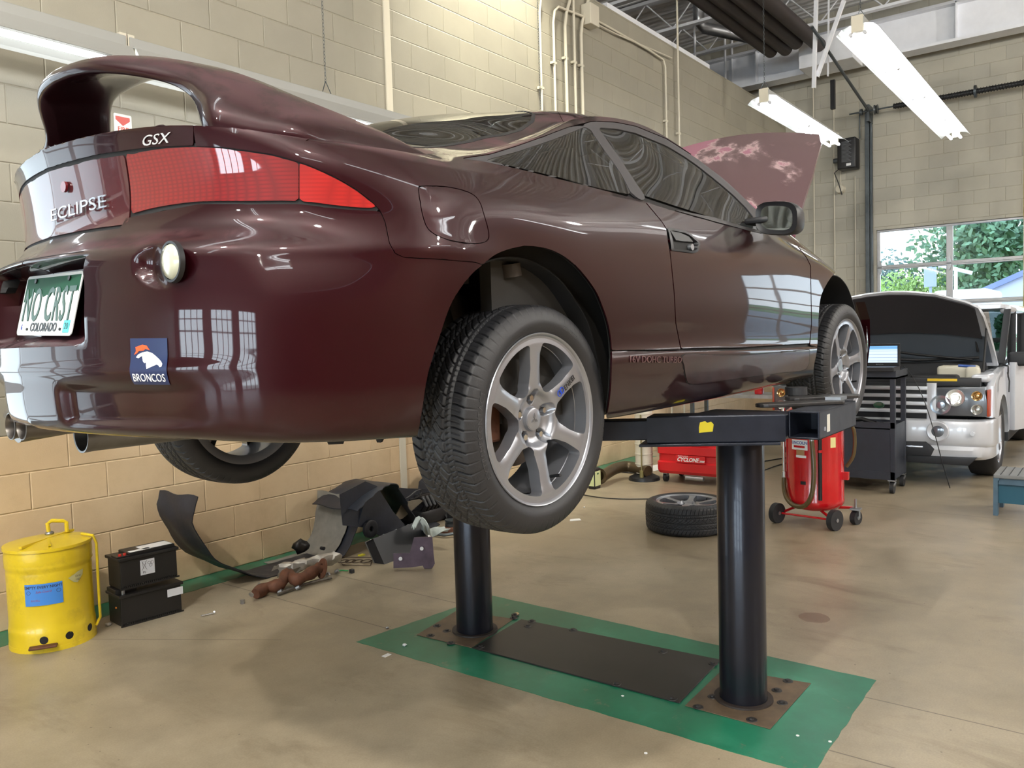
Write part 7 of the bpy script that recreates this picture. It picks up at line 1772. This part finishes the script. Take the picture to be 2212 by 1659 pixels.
mb = MB(); mb.prism([(0, 0), (.07, 0), (.16, .18), (.17, .30), (.0, .30)], 0, .03, M=Matrix(((1, 0, 0, 0), (0, 0, -1, -.52), (0, 1, 0, 0), (0, 0, 0, 1)))); mb.done('side_leg', m_blue, stp)
# clutter on a bench glimpsed between the coupe's sill and the lift arm
def BP_(px, py, X): return at(px, py, 0, X)
bq = BP_(1560, 862, 9.2)
bench = empty('parts_bench', (9.2, bq[1], 0), 0, 'low metal bench with clutter seen through the gap under the coupe', 'bench')
MB().box((0, -.9, .66), (.5, .45, .70)).done('bench_top', m_zinc, bench)
for x, y in ((.03, -.85), (.03, .40), (.45, -.85), (.45, .40)): MB().box((x-.02, y-.02, 0), (x+.02, y+.02, .66)).done('bench_leg', m_dsteel, bench)
for (px, py), s, m, lb_, nm in (((1520, 868), (.10, .12, .16), mat('yellow_box', rgb(214, 190, 40), .5), 'yellow tub on the bench under the coupe, left of the tube carton', 'yellow_tub'), ((1585, 852), (.06, .22, .12), mat('pale_carton', rgb(200, 206, 214), .4), 'pale blue-white carton on the bench seen under the coupe', 'carton'), ((1640, 850), (.08, .09, .20), m_redm, 'red can on the bench seen under the coupe', 'red_can'), ((1680, 850), (.08, .12, .18), m_crumple, 'clear plastic bag of parts on the bench beside the front tyre', 'plastic_bag')):
    q_ = BP_(px, py, 9.35); tag(MB().box((q_[0]-s[0]/2, q_[1]-s[1]/2, .70), (q_[0]+s[0]/2, q_[1]+s[1]/2, .70+s[2]), .012).done(nm, m, smooth=40), lb_, nm.split('_')[-1])
# ================================================================ SILVER SUV WITH ITS HOOD UP
m_suv = mat('silver_paint', rgb(206, 209, 216), .34, .15, coat=.8, var=.04, vscale=3); m_suvd = mat('suv_black', rgb(30, 31, 35), .55); m_engine = mat('engine_dark', rgb(26, 26, 28), .6, var=.4, vscale=14)
suv = empty('silver_suv', (8.09, 1.90, 0), 0, 'silver SUV facing the camera with its hood open and engine bay showing', 'suv')
SO = np.array([8.0, 1.90, 0])
def S(px, py, X, ax=0): return at(px, py, ax, X)-SO
def sprism_x(name, pts, x0, x1, m, bev=.006, par=None):
    """pts (y, z) outline extruded along x"""
    o = MB().prism([(p[0], p[1]) for p in pts], x0, x1, M=Matrix(((0, 0, 1, 0), (1, 0, 0, 0), (0, 1, 0, 0), (0, 0, 0, 1))), bev=bev).done(name, m, par or suv, smooth=35); return o
def sprism_y(name, pts, y0, y1, m, bev=.006, par=None):
    """pts (x, z) outline extruded along y"""
    o = MB().prism([(p[0], p[1]) for p in pts], y0, y1, M=Matrix(((1, 0, 0, 0), (0, 0, 1, 0), (0, 1, 0, 0), (0, 0, 0, 1))), bev=bev).done(name, m, par or suv, smooth=35); return o
HW = .975
# bumper, rounded in plan
def band(name, zs, m, ex=0.0, w=HW):
    """zs: list (z, forward offset); plan-rounded nose wrap"""
    plan = [(.62, -w), (.40, -w), (.20, -w+.02), (.08, -w+.08), (.02, -w+.20), (0, -.55), (-.03, 0), (0, .55), (.02, w-.20), (.08, w-.08), (.20, w-.02), (.40, w), (.62, w)]
    pl3 = smoothpoly(plan, 5, closed=False); mb = MB(); mb.grid([[(x-f, y*(1.0), z) for z, f in zs] for x, y in pl3]); o = mb.done(name, m, suv, smooth=40); solidify(o, .01, 0); return o
band('front_bumper', [(.60, -.03), (.595, -.005), (.585, .02), (.56, .028), (.45, .03), (.40, .022), (.375, .01), (.355, -.02)], m_suv)
band('bumper_chin', [(.37, 0), (.33, .02), (.27, .0), (.24, -.06)], m_suv, w=HW*.98)
sprism_x('lower_grille', [(-.50, .27), (.50, .27), (.53, .335), (.46, .40), (-.46, .40), (-.53, .335)], -.045, .02, m_suvd)
sprism_x('grille_bar', [(-.44, .345), (.44, .345), (.44, .36), (-.44, .36)], -.055, -.03, m_silver, .002)
sprism_x('under_tray', [(-.80, .20), (.80, .20), (.86, .27), (-.86, .27)], -.02, .5, m_suvd)
for sy in (-1, 1):
    fy = -.56*sy
    MB().lathe([(0, .0), (.05, .004), (.062, .012), (.085, .016), (.092, .010), (.092, -.02)], 32, M=frame((-.050, fy, .50), (0, -1, 0), (0, 0, 1)) @ RY(0) @ Matrix(((1, 0, 0, 0), (0, 1, 0, 0), (0, 0, 1, 0), (0, 0, 0, 1)))).done('fog_lamp_bezel', m_suv, suv, smooth=40)
    MB().lathe([(0, .008), (.04, .006), (.060, .0)], 28, M=frame((-.052, fy, .50), (0, -1, 0), (0, 0, 1))).done('fog_lamp', mat('fog_glass', rgb(110, 116, 124), .15, .4, coat=1), suv, smooth=40)
    MB().cyl((-.035, -.83*sy, .485), (.02, -.83*sy, .485), .018, n=16).done('parking_sensor', m_suv, suv, smooth=40)
    # headlamp: dark box, four round lamps
    y0, y1 = -.50*sy, -.95*sy
    hb = sprism_x('headlamp', [(min(y0, y1), .635), (max(y0, y1), .635), (max(y0, y1)-.0, .89), (min(y0, y1)+.03, .90)], .02, .14, mat('headlamp_dark', rgb(92, 96, 102), .25, .3, coat=1), .012)
    for (cy, cz, r, col) in ((-.575, .735, .085, (176, 186, 198)), (-.69, .80, .075, (238, 240, 236)), (-.86, .82, .042, (190, 150, 90)), (-.86, .70, .045, (186, 186, 180))):
        m_ = mat('lamp_%d' % col[0], rgb(*col), .12, .7, coat=1); MB().lathe([(0, .022), (r*.4, .018), (r*.5, .004), (r*.78, .010), (r*.8, .022), (r, .024), (r*1.04, .012), (r*1.04, -.01)], 32, M=frame((.016, cy*sy, cz), (0, -1, 0), (0, 0, 1))).done('round_lamp', m_, hb, smooth=40)
    if sy == 1:
        bl_ = MB().sph((-.008, -.69, .80), .030, 16, scale=(.5, 1, 1)).done('lit_bulb', None, hb, smooth=60); mbu = bpy.data.materials.new('lit_bulb'); mbu.use_nodes = True; nn = NT(mbu); nn.b.inputs['Emission Color'].default_value = (1, .98, .92, 1); nn.b.inputs['Emission Strength'].default_value = 2.5; bl_.data.materials.append(mbu)
    sprism_x('side_marker', [(min(-.935*sy, -.955*sy), .64), (max(-.935*sy, -.955*sy), .64), (max(-.935*sy, -.955*sy), .87), (min(-.935*sy, -.955*sy), .87)], .012, .14, mat('amber_red', rgb(176, 70, 40), .3), .004)
# grille
gr_ = sprism_x('grille', [(-.52, .60), (.52, .60), (.52, .93), (-.52, .93)], .03, .09, m_suvd)
for k in range(4): sprism_x('grille_slat', [(-.47, .655+.07*k), (.47, .655+.07*k), (.47, .69+.07*k), (-.47, .69+.07*k)], -.005, .03, m_suv, .006, gr_)
for sy in (-1, 1): sprism_x('grille_surround', [(min(.46*sy, .54*sy), .59), (max(.46*sy, .54*sy), .59), (max(.46*sy, .54*sy), .93), (min(.46*sy, .54*sy), .93)], -.002, .05, m_suv, .01, gr_)
MB().lathe([(0, .008), (.045, .006), (.05, -.004)], 28, M=frame((-.02, -.06, .72), (0, -1, 0), (0, 0, 1)) @ Matrix.Diagonal((1, .6, 1, 1))).done('grille_emblem', mat('emblem_green', rgb(24, 84, 56), .3, coat=1), gr_, smooth=40)
# slam panel and engine bay
sprism_x('slam_panel', [(-.88, .90), (.88, .90), (.88, .97), (-.88, .97)], .05, .22, m_suvd, .01)
for yy in (-.58, .20): MB().box((.045, yy-.12, .945), (.051, yy+.12, .968)).done('yellow_label', mat('label_yellow2', rgb(228, 190, 40), .5), suv)
eb = MB(); eb.box((.22, -.80, .60), (1.1, .80, .86), .02); eb.done('engine_bay_floor', m_engine, suv)
for (x, y, z, sx_, sy_, sz_, m_, nm) in ((.35, -.45, .86, .35, .40, .12, m_engine, 'engine_cover'), (.30, .25, .86, .4, .55, .14, m_engine, 'engine_cover'), (.55, -.62, .90, .22, .34, .16, mat('translucent_tank', rgb(196, 192, 176), .5), 'expansion_tank'), (.32, -.78, .88, .10, .12, .18, mat('translucent_tank', rgb(196, 192, 176), .5), 'washer_tank')):
    MB().box((x, y-sy_/2, z-.05), (x+sx_, y+sy_/2, z+sz_), .03, 3).done(nm, m_, suv, smooth=40)
MB().cyl((.38, -.80, 1.06), (.38, -.66, 1.07), .012, n=8).done('blue_cap', mat('blue_cap', rgb(60, 90, 160), .4), suv)
MB().box((1.05, -.80, .86), (1.25, .80, 1.08), .02).done('cowl', m_suvd, suv)
MB().tube([(1.0, .78, 1.10), (.9, .3, 1.13), (.98, -.2, 1.10), (1.0, -.75, 1.12)], .014, 8).done('wiper_arm', m_black, suv, smooth=40)
MB().tube([(.95, -.7, 1.10), (.93, -.2, 1.16), (.98, .2, 1.22), (.95, .5, 1.24)], .012, 8).done('wiper_arm', m_black, suv, smooth=40)
# fenders, doors, body side (both sides)
def arch_profile(x0, x1, zt, zb, cx, cz, r, n=14):
    pts = [(x0, zb), (cx-r, zb)] if x0 < cx-r-.02 else [(cx-r, zb)]
    for k in range(n+1): a = math.pi-math.pi*k/n; pts.append((cx+r*math.cos(a), cz+r*math.sin(a)))
    pts += [(x1, zb), (x1, zt)]; return pts
for sy in (-1, 1):
    ya, yb = (-HW, -HW+.06) if sy > 0 else (HW-.06, HW)
    pts = arch_profile(.40, 1.30, 1.02, .36, .82, .37, .415); pts += [(.9, 1.03), (.5, 1.0), (.28, .95), (.14, .90), (.12, .62), (.36, .60)]
    sprism_y('front_wing', pts, ya, yb, m_suv, .01)
    MB().box((.12, (-HW+.03) if sy > 0 else HW-.18, .93), (1.25, (-HW+.18) if sy > 0 else HW-.03, 1.0), .03, 3).done('wing_top', m_suv, suv, smooth=50)
    sprism_y('front_door', [(1.31, .38), (2.35, .38), (2.37, 1.06), (1.31, 1.03)], ya, yb, m_suv, .008); sprism_y('rear_door', [(2.37, .38), (3.2, .38), (3.4, .7), (3.4, 1.08), (2.39, 1.06)], ya, yb, m_suv, .008)
    pts = [(3.42, 1.09), (3.42, .70)]
    sprism_y('rear_quarter', arch_profile(3.22, 4.75, 1.10, .38, 3.70, .37, .42)+[(3.42, 1.10), (3.42, .75), (3.22, .5)], ya, yb, m_suv, .008)
    sprism_y('sill', [(1.25, .28), (3.25, .28), (3.25, .38), (1.25, .38)], ya, yb, m_suvd, .008)
    # glass and pillars
    gy0, gy1 = (-HW+.09, -HW+.10) if sy > 0 else (HW-.10, HW-.09)
    sprism_y('side_window', [(1.55, 1.06), (2.36, 1.07), (2.36, 1.56), (1.95, 1.55)], gy0, gy1, m_tint, 0); sprism_y('side_window', [(2.42, 1.07), (3.35, 1.09), (3.35, 1.56), (2.42, 1.56)], gy0, gy1, m_tint, 0); sprism_y('side_window', [(3.42, 1.10), (4.5, 1.10), (4.3, 1.55), (3.42, 1.56)], gy0, gy1, m_dtint, 0)
    py0, py1 = (-HW+.05, -HW+.11) if sy > 0 else (HW-.11, HW-.05)
    for a, b, w in (((1.36, 1.05), (1.90, 1.60), .07), ((2.38, 1.05), (2.38, 1.58), .06), ((3.38, 1.08), (3.38, 1.58), .05), ((4.6, 1.08), (4.38, 1.58), .08)): sprism_y('pillar', [(a[0], a[1]), (a[0]+w, a[1]), (b[0]+w, b[1]), (b[0], b[1])], py0, py1, m_suvd, .005)
    # wheels
    for cx_ in (.82, 3.70):
        wy = -HW+.02 if sy > 0 else HW-.02
        Wm = T(cx_, wy, .37) @ (Matrix(((1, 0, 0, 0), (0, 0, -1, 0), (0, 1, 0, 0), (0, 0, 0, 1))) if sy > 0 else Matrix(((-1, 0, 0, 0), (0, 0, 1, 0), (0, 1, 0, 0), (0, 0, 0, 1))))
        tb = MB(); tb.lathe([(.245, -.01), (.30, .0), (.345, -.012), (.366, -.035), (.370, -.08), (.370, -.20), (.362, -.235), (.33, -.25), (.245, -.245)], 64, M=Wm, close=True); ty_ = tb.done('road_wheel', m_rubber, suv, smooth=50)
        tb = MB(); tb.lathe([(.246, -.012), (.236, -.02), (.228, -.05), (.22, -.22), (.246, -.22)], 56, M=Wm); tb.lathe([(0, -.03), (.05, -.032), (.06, -.06), (0, -.06)], 24, M=Wm)
        for k in range(10): tb.box((.05, -.014, -.05), (.232, .014, -.022), .004, M=Wm @ RZ(36*k))
        tb.done('wheel_rim', m_rim, ty_, smooth=40)
    if sy > 0: MB().box((1.36, -HW-.20, 1.02), (1.44, -HW+.02, 1.16), .03, 3).done('side_mirror', m_suvd, suv, smooth=40)
mb = MB(); mb.box((1.9, -HW+.10, 1.60), (4.35, HW-.10, 1.66), .05, 3); mb.done('roof', m_suv, suv, smooth=50)
for sy in (-1, 1): MB().box((1.95, (-HW+.05) if sy > 0 else HW-.16, 1.55), (4.4, (-HW+.16) if sy > 0 else HW-.05, 1.645), .04, 3).done('roof_rail', m_suv, suv, smooth=50)
MB().quad((1.28, -.86, 1.06), (1.28, .86, 1.06), (1.92, .72, 1.60), (1.92, -.72, 1.60)).done('windscreen', m_tint, suv)
MB().quad((4.62, -.84, 1.08), (4.62, .84, 1.08), (4.38, .74, 1.60), (4.38, -.74, 1.60)).done('rear_window', m_dtint, suv); MB().box((4.58, -.93, .40), (4.70, .93, 1.08), .03).done('tailgate', m_suv, suv)
for y in (-.40, .40): MB().box((1.9, y-.22, .6), (2.4, y+.22, .78), .05).box((2.3, y-.22, .7), (2.45, y+.22, 1.25), .05).box((2.35, y-.1, 1.25), (2.43, y+.1, 1.42), .03).done('seat', m_seat, suv, smooth=40)
MB().box((1.3, -.9, .36), (4.6, .9, .50)).done('cabin_floor', m_suvd, suv)
# open driver's door seen past the raised hood
dd = MB().prism([(0, 0), (.95, 0), (.95, .66), (0, .68)], -.03, .03, M=T(1.34, -HW-.02, .38) @ RZ(-22) @ RX(90), bev=.008).done('open_door', m_suv, suv, smooth=35)
# raised hood: underside with sound pad, seen from the front
h_top = [S(1868, 634, 8.62), S(1950, 634, 8.62), S(2000, 637, 8.62), S(2060, 644, 8.62), S(2110, 655, 8.62), S(2128, 664, 8.64)]
hz = [p[2] for p in h_top]; yh = [p[1] for p in h_top]
NH, NW_ = 22, 40; P = []; topz = lambda y: np.interp(abs(y), [0, .2, .45, .75, .86, .90], [1.80, 1.79, 1.755, 1.66, 1.60, 1.52])
for i in range(NH+1):
    u = i/NH; row = []
    for j in range(NW_+1):
        v = -1+2*j/NW_; hw_ = .84+.06*(1-u)**.5*0+.06*(1-u); y = v*hw_*(1 if u > 0 else 1); zt = float(topz(v*.90)); xt = .60
        z = 1.04+(zt-1.04)*u; x = 1.12+(xt-1.12)*u+.05*math.sin(math.pi*u)+.04*(1-v*v)
        row.append((x, y, z))
    P.append(row)
mb = MB(); mb.grid(P); hd_ = mb.done('hood', m_suv, suv, smooth=60); solidify(hd_, .02, 0)
P2 = [[(p[0]-.016, p[1], p[2]) for p in r] for r in P]
mb = MB(); mb.grid([r[1:-1] for r in P2[1:12]]); mb.done('hood_inner_frame', mat('hood_inner', rgb(96, 104, 114), .4, .3, coat=.3), hd_, smooth=60)
mb = MB(); mb.grid([[(p[0]-.020, p[1], p[2]) for p in r[2:-2]] for r in P2[10:22]]); solidify(mb.done('insulation_pad', mat('insulation_pad', rgb(40, 38, 42), .9, bump=.3, bscale=90), hd_, smooth=60), .012, 0)
for y in (-.05, .42):
    MB().cyl((P2[5][20][0]-.02, y-.12, 1.40), (P2[5][20][0]-.02, y+.12, 1.40), .016, n=10).done('hood_latch', m_zinc, hd_)
MB().tube([(.92, .55, 1.42), (.90, .3, 1.46), (.90, -.1, 1.45), (.92, -.5, 1.40), (.96, -.72, 1.32), (1.0, -.74, 1.18)], .010, 8).done('washer_hose', m_black, hd_, smooth=40)
for sy in (-1, 1): MB().cyl((.55, sy*-.84, 1.0), (.78, sy*-.84, 1.42), .010, n=8).done('gas_strut', m_black, suv, smooth=40)
cr_ = MB()
for k in range(3): cr_.tube([(.98+.0*k, -.93-.01*k, 1.04+.012*k)]+[(.95+.055*math.cos(t)*.4, -1.0+.0*k, .985+.055*math.sin(t)) for t in np.linspace(1.4, 6.28+1.4-.3*k, 16)], .005, 6)
cr_.tube([(.9, -1.0, .98), (.85, -1.02, .90), (.82, -1.02, .80)], .006, 6); tag(cr_.done('cable_coil', m_black, smooth=40), 'black cable coil hung over the wing of the silver SUV', 'cord').location = (8.09, 1.90, 0)
# ================================================================ OUTSIDE THE FAR BAY DOOR
m_asph = mat('outdoor_ground', rgb(150, 150, 146), .85, var=.1, vscale=.4)
struct(MB().box((FARX+.2, -60, -.12), (130, 90, 0)).done('trim_40', m_asph))
m_gr = mat('outdoor_grass', rgb(110, 140, 80), .9, var=.15, vscale=.5)
struct(MB().box((34, -50, 0), (125, 80, .03)).done('trim_41', m_gr))
def leafm(name, c): return mat(name, c, .65, var=.35, vscale=1.2)
def tree(name, x, y, h, cr, col, label, seed, z0=0.0, cat='tree', nleaf=2600, shape=1.0, clumps=9):
    r_ = random.Random(seed); root = empty(name, (x, y, 0), 0, label, cat, None)
    MB().cyl((0, 0, 0), (0, 0, z0+cr*.6), .18 if z0 > .4 else .06, .09 if z0 > .4 else .04, n=10).done('trunk', mat('bark', rgb(86, 72, 60), .9), root, smooth=40)
    cl_ = []
    for k in range(clumps):
        a = r_.uniform(0, 6.28); q = r_.uniform(0, .62)*cr; zz = z0+(h-z0)*r_.uniform(.22, .80); rr_ = (h-z0)*r_.uniform(.20, .34)*shape
        cl_.append((q*math.cos(a), q*math.sin(a), zz, rr_))
    V, F = [], []
    for i in range(nleaf):
        c = cl_[i % clumps]; d = Vector((r_.gauss(0, 1), r_.gauss(0, 1), r_.gauss(0, 1))).normalized(); rad = c[3]*(r_.random()**.35)
        p = Vector(c[:3])+d*rad; p.z = max(p.z, .05); s = r_.uniform(.10, .22)*max(.6, h/8); u = Vector((r_.gauss(0, 1), r_.gauss(0, 1), r_.gauss(0, 1))).normalized()*s; w = u.orthogonal().normalized()*s*.7
        b = len(V); V += [p-u, p+w, p+u, p-w]; F.append((b, b+1, b+2, b+3))
    newmesh('crown', V, F, leafm('leaf_%d' % seed, col), root, smooth=False); return root
def OP(px, X): p = at(px, 640, 0, X); return p[1]
tree('shade_tree', 46, OP(2120, 46), 8.6, 3.4, rgb(96, 128, 92), 'big loose-crowned tree in the right panes of the bay door', 2, 1.5, clumps=14, nleaf=4200)
tree('shade_tree', 50, OP(2050, 50), 5.4, 2.2, rgb(88, 116, 88), 'medium dark tree left of the big one, behind the centre mullion', 3, 1.0)
tree('shade_tree', 48, OP(1912, 48), 5.6, 1.6, rgb(100, 122, 110), 'small grey-green tree at the left edge of the bay-door view', 4, .8)
tree('shade_tree', 44, OP(1968, 44), 4.6, 2.2, rgb(140, 168, 84), 'light green bushy tree in the left panes of the bay door', 6, .6)
tree('yellow_tree', 38, OP(1960, 38), 3.0, 1.4, rgb(196, 196, 70), 'yellow-green tree low in the left panes of the bay door', 7, .3)
tree('shade_tree', 58, OP(2180, 58), 6.4, 3.2, rgb(92, 126, 92), 'dense tree mass at the far right of the bay-door view', 8, .5)
tree('shade_tree', 60, OP(2015, 60), 4.6, 3.2, rgb(98, 124, 92), 'low dark trees across the middle of the bay-door view', 9, .3)
tree('shade_tree', 60, OP(2110, 60), 5.0, 3.4, rgb(94, 122, 90), 'low trees behind the white pole in the right panes', 19, .3)
tree('round_shrub', 27, OP(1931, 27), 2.35, .5, rgb(116, 150, 136), 'blue-green conical shrub at the foot of the left pane', 10, 0, 'shrub', 1500, .8, 6)
tree('round_shrub', 27, OP(1995, 27), 2.1, .5, rgb(120, 158, 96), 'rounded green shrub right of the blue-green one', 11, 0, 'shrub', 1500, .8, 6)
tree('round_shrub', 24, OP(2192, 24), 2.0, .5, rgb(84, 122, 76), 'dark round shrub in front of the grey roof at far right', 12, 0, 'shrub', 1500, .8, 6)
# low building with a sloping roof
a, b = at(2098, 640, 0, 34), at(2215, 590, 0, 34)
bd = empty('low_building', (34, b[1], 0), 0, 'pale low building with a blue-edged sloping gable, far right beyond the door', 'building')
w = a[1]-b[1]; mb = MB(); mb.prism([(w, 0), (w, a[2]-.1), (-2, b[2]+(b[2]-a[2])/w*2), (-2, 0)], 0, 4, M=Matrix(((0, 0, 1, 0), (1, 0, 0, 0), (0, 1, 0, 0), (0, 0, 0, 1)))); mb.done('gable_wall', mat('pale_siding', rgb(196, 200, 212), .7), bd)
mb = MB(); mb.prism([(w+.3, a[2]-.22), (w+.3, a[2]-.02), (-2, b[2]+(b[2]-a[2])/w*2+.15), (-2, b[2]+(b[2]-a[2])/w*2-.05)], -.2, 4.2, M=Matrix(((0, 0, 1, 0), (1, 0, 0, 0), (0, 1, 0, 0), (0, 0, 0, 1)))); mb.done('roof_edge', mat('blue_fascia', rgb(120, 132, 170), .6), bd)
pz = at(2065, 590, 0, 30); pt = at(2062, 578, 0, 30)
pl_ = empty('street_lamp', (30, pz[1], 0), 0, 'slim white street lamp pole with a flat arm, right panes of the bay door', 'street lamp')
MB().cyl((0, 0, 0), (0, 0, pt[2]), .05, n=12).done('pole', m_white, pl_, smooth=40); mb = MB(); q0 = at(2028, 573, 0, 30); q1 = at(2100, 590, 0, 30); mb.tube([(0, q0[1]-pz[1], q0[2]), (0, q1[1]-pz[1], q1[2])], .06, 8); mb.done('lamp_arm', m_white, pl_)
sg0 = at(2010, 590, 0, 33); p2 = MB().cyl((33, sg0[1], 0), (33, sg0[1], sg0[2]+.35), .05, n=10).box((32.9, sg0[1]-.2, sg0[2]-.5), (33.0, sg0[1]+.2, sg0[2]+.2)).done('sign_pole', mat('grey_sign', rgb(150, 160, 175), .6)); tag(p2, 'grey sign post near the centre mullion outside the bay door', 'sign')
tk = at(2075, 642, 0, 26); tag(MB().box((26, tk[1]-.7, .5), (29, tk[1]+.7, tk[2]+.22), .1).done('white_truck', m_wh), 'white truck box just above the silver SUV hood, outside', 'truck')
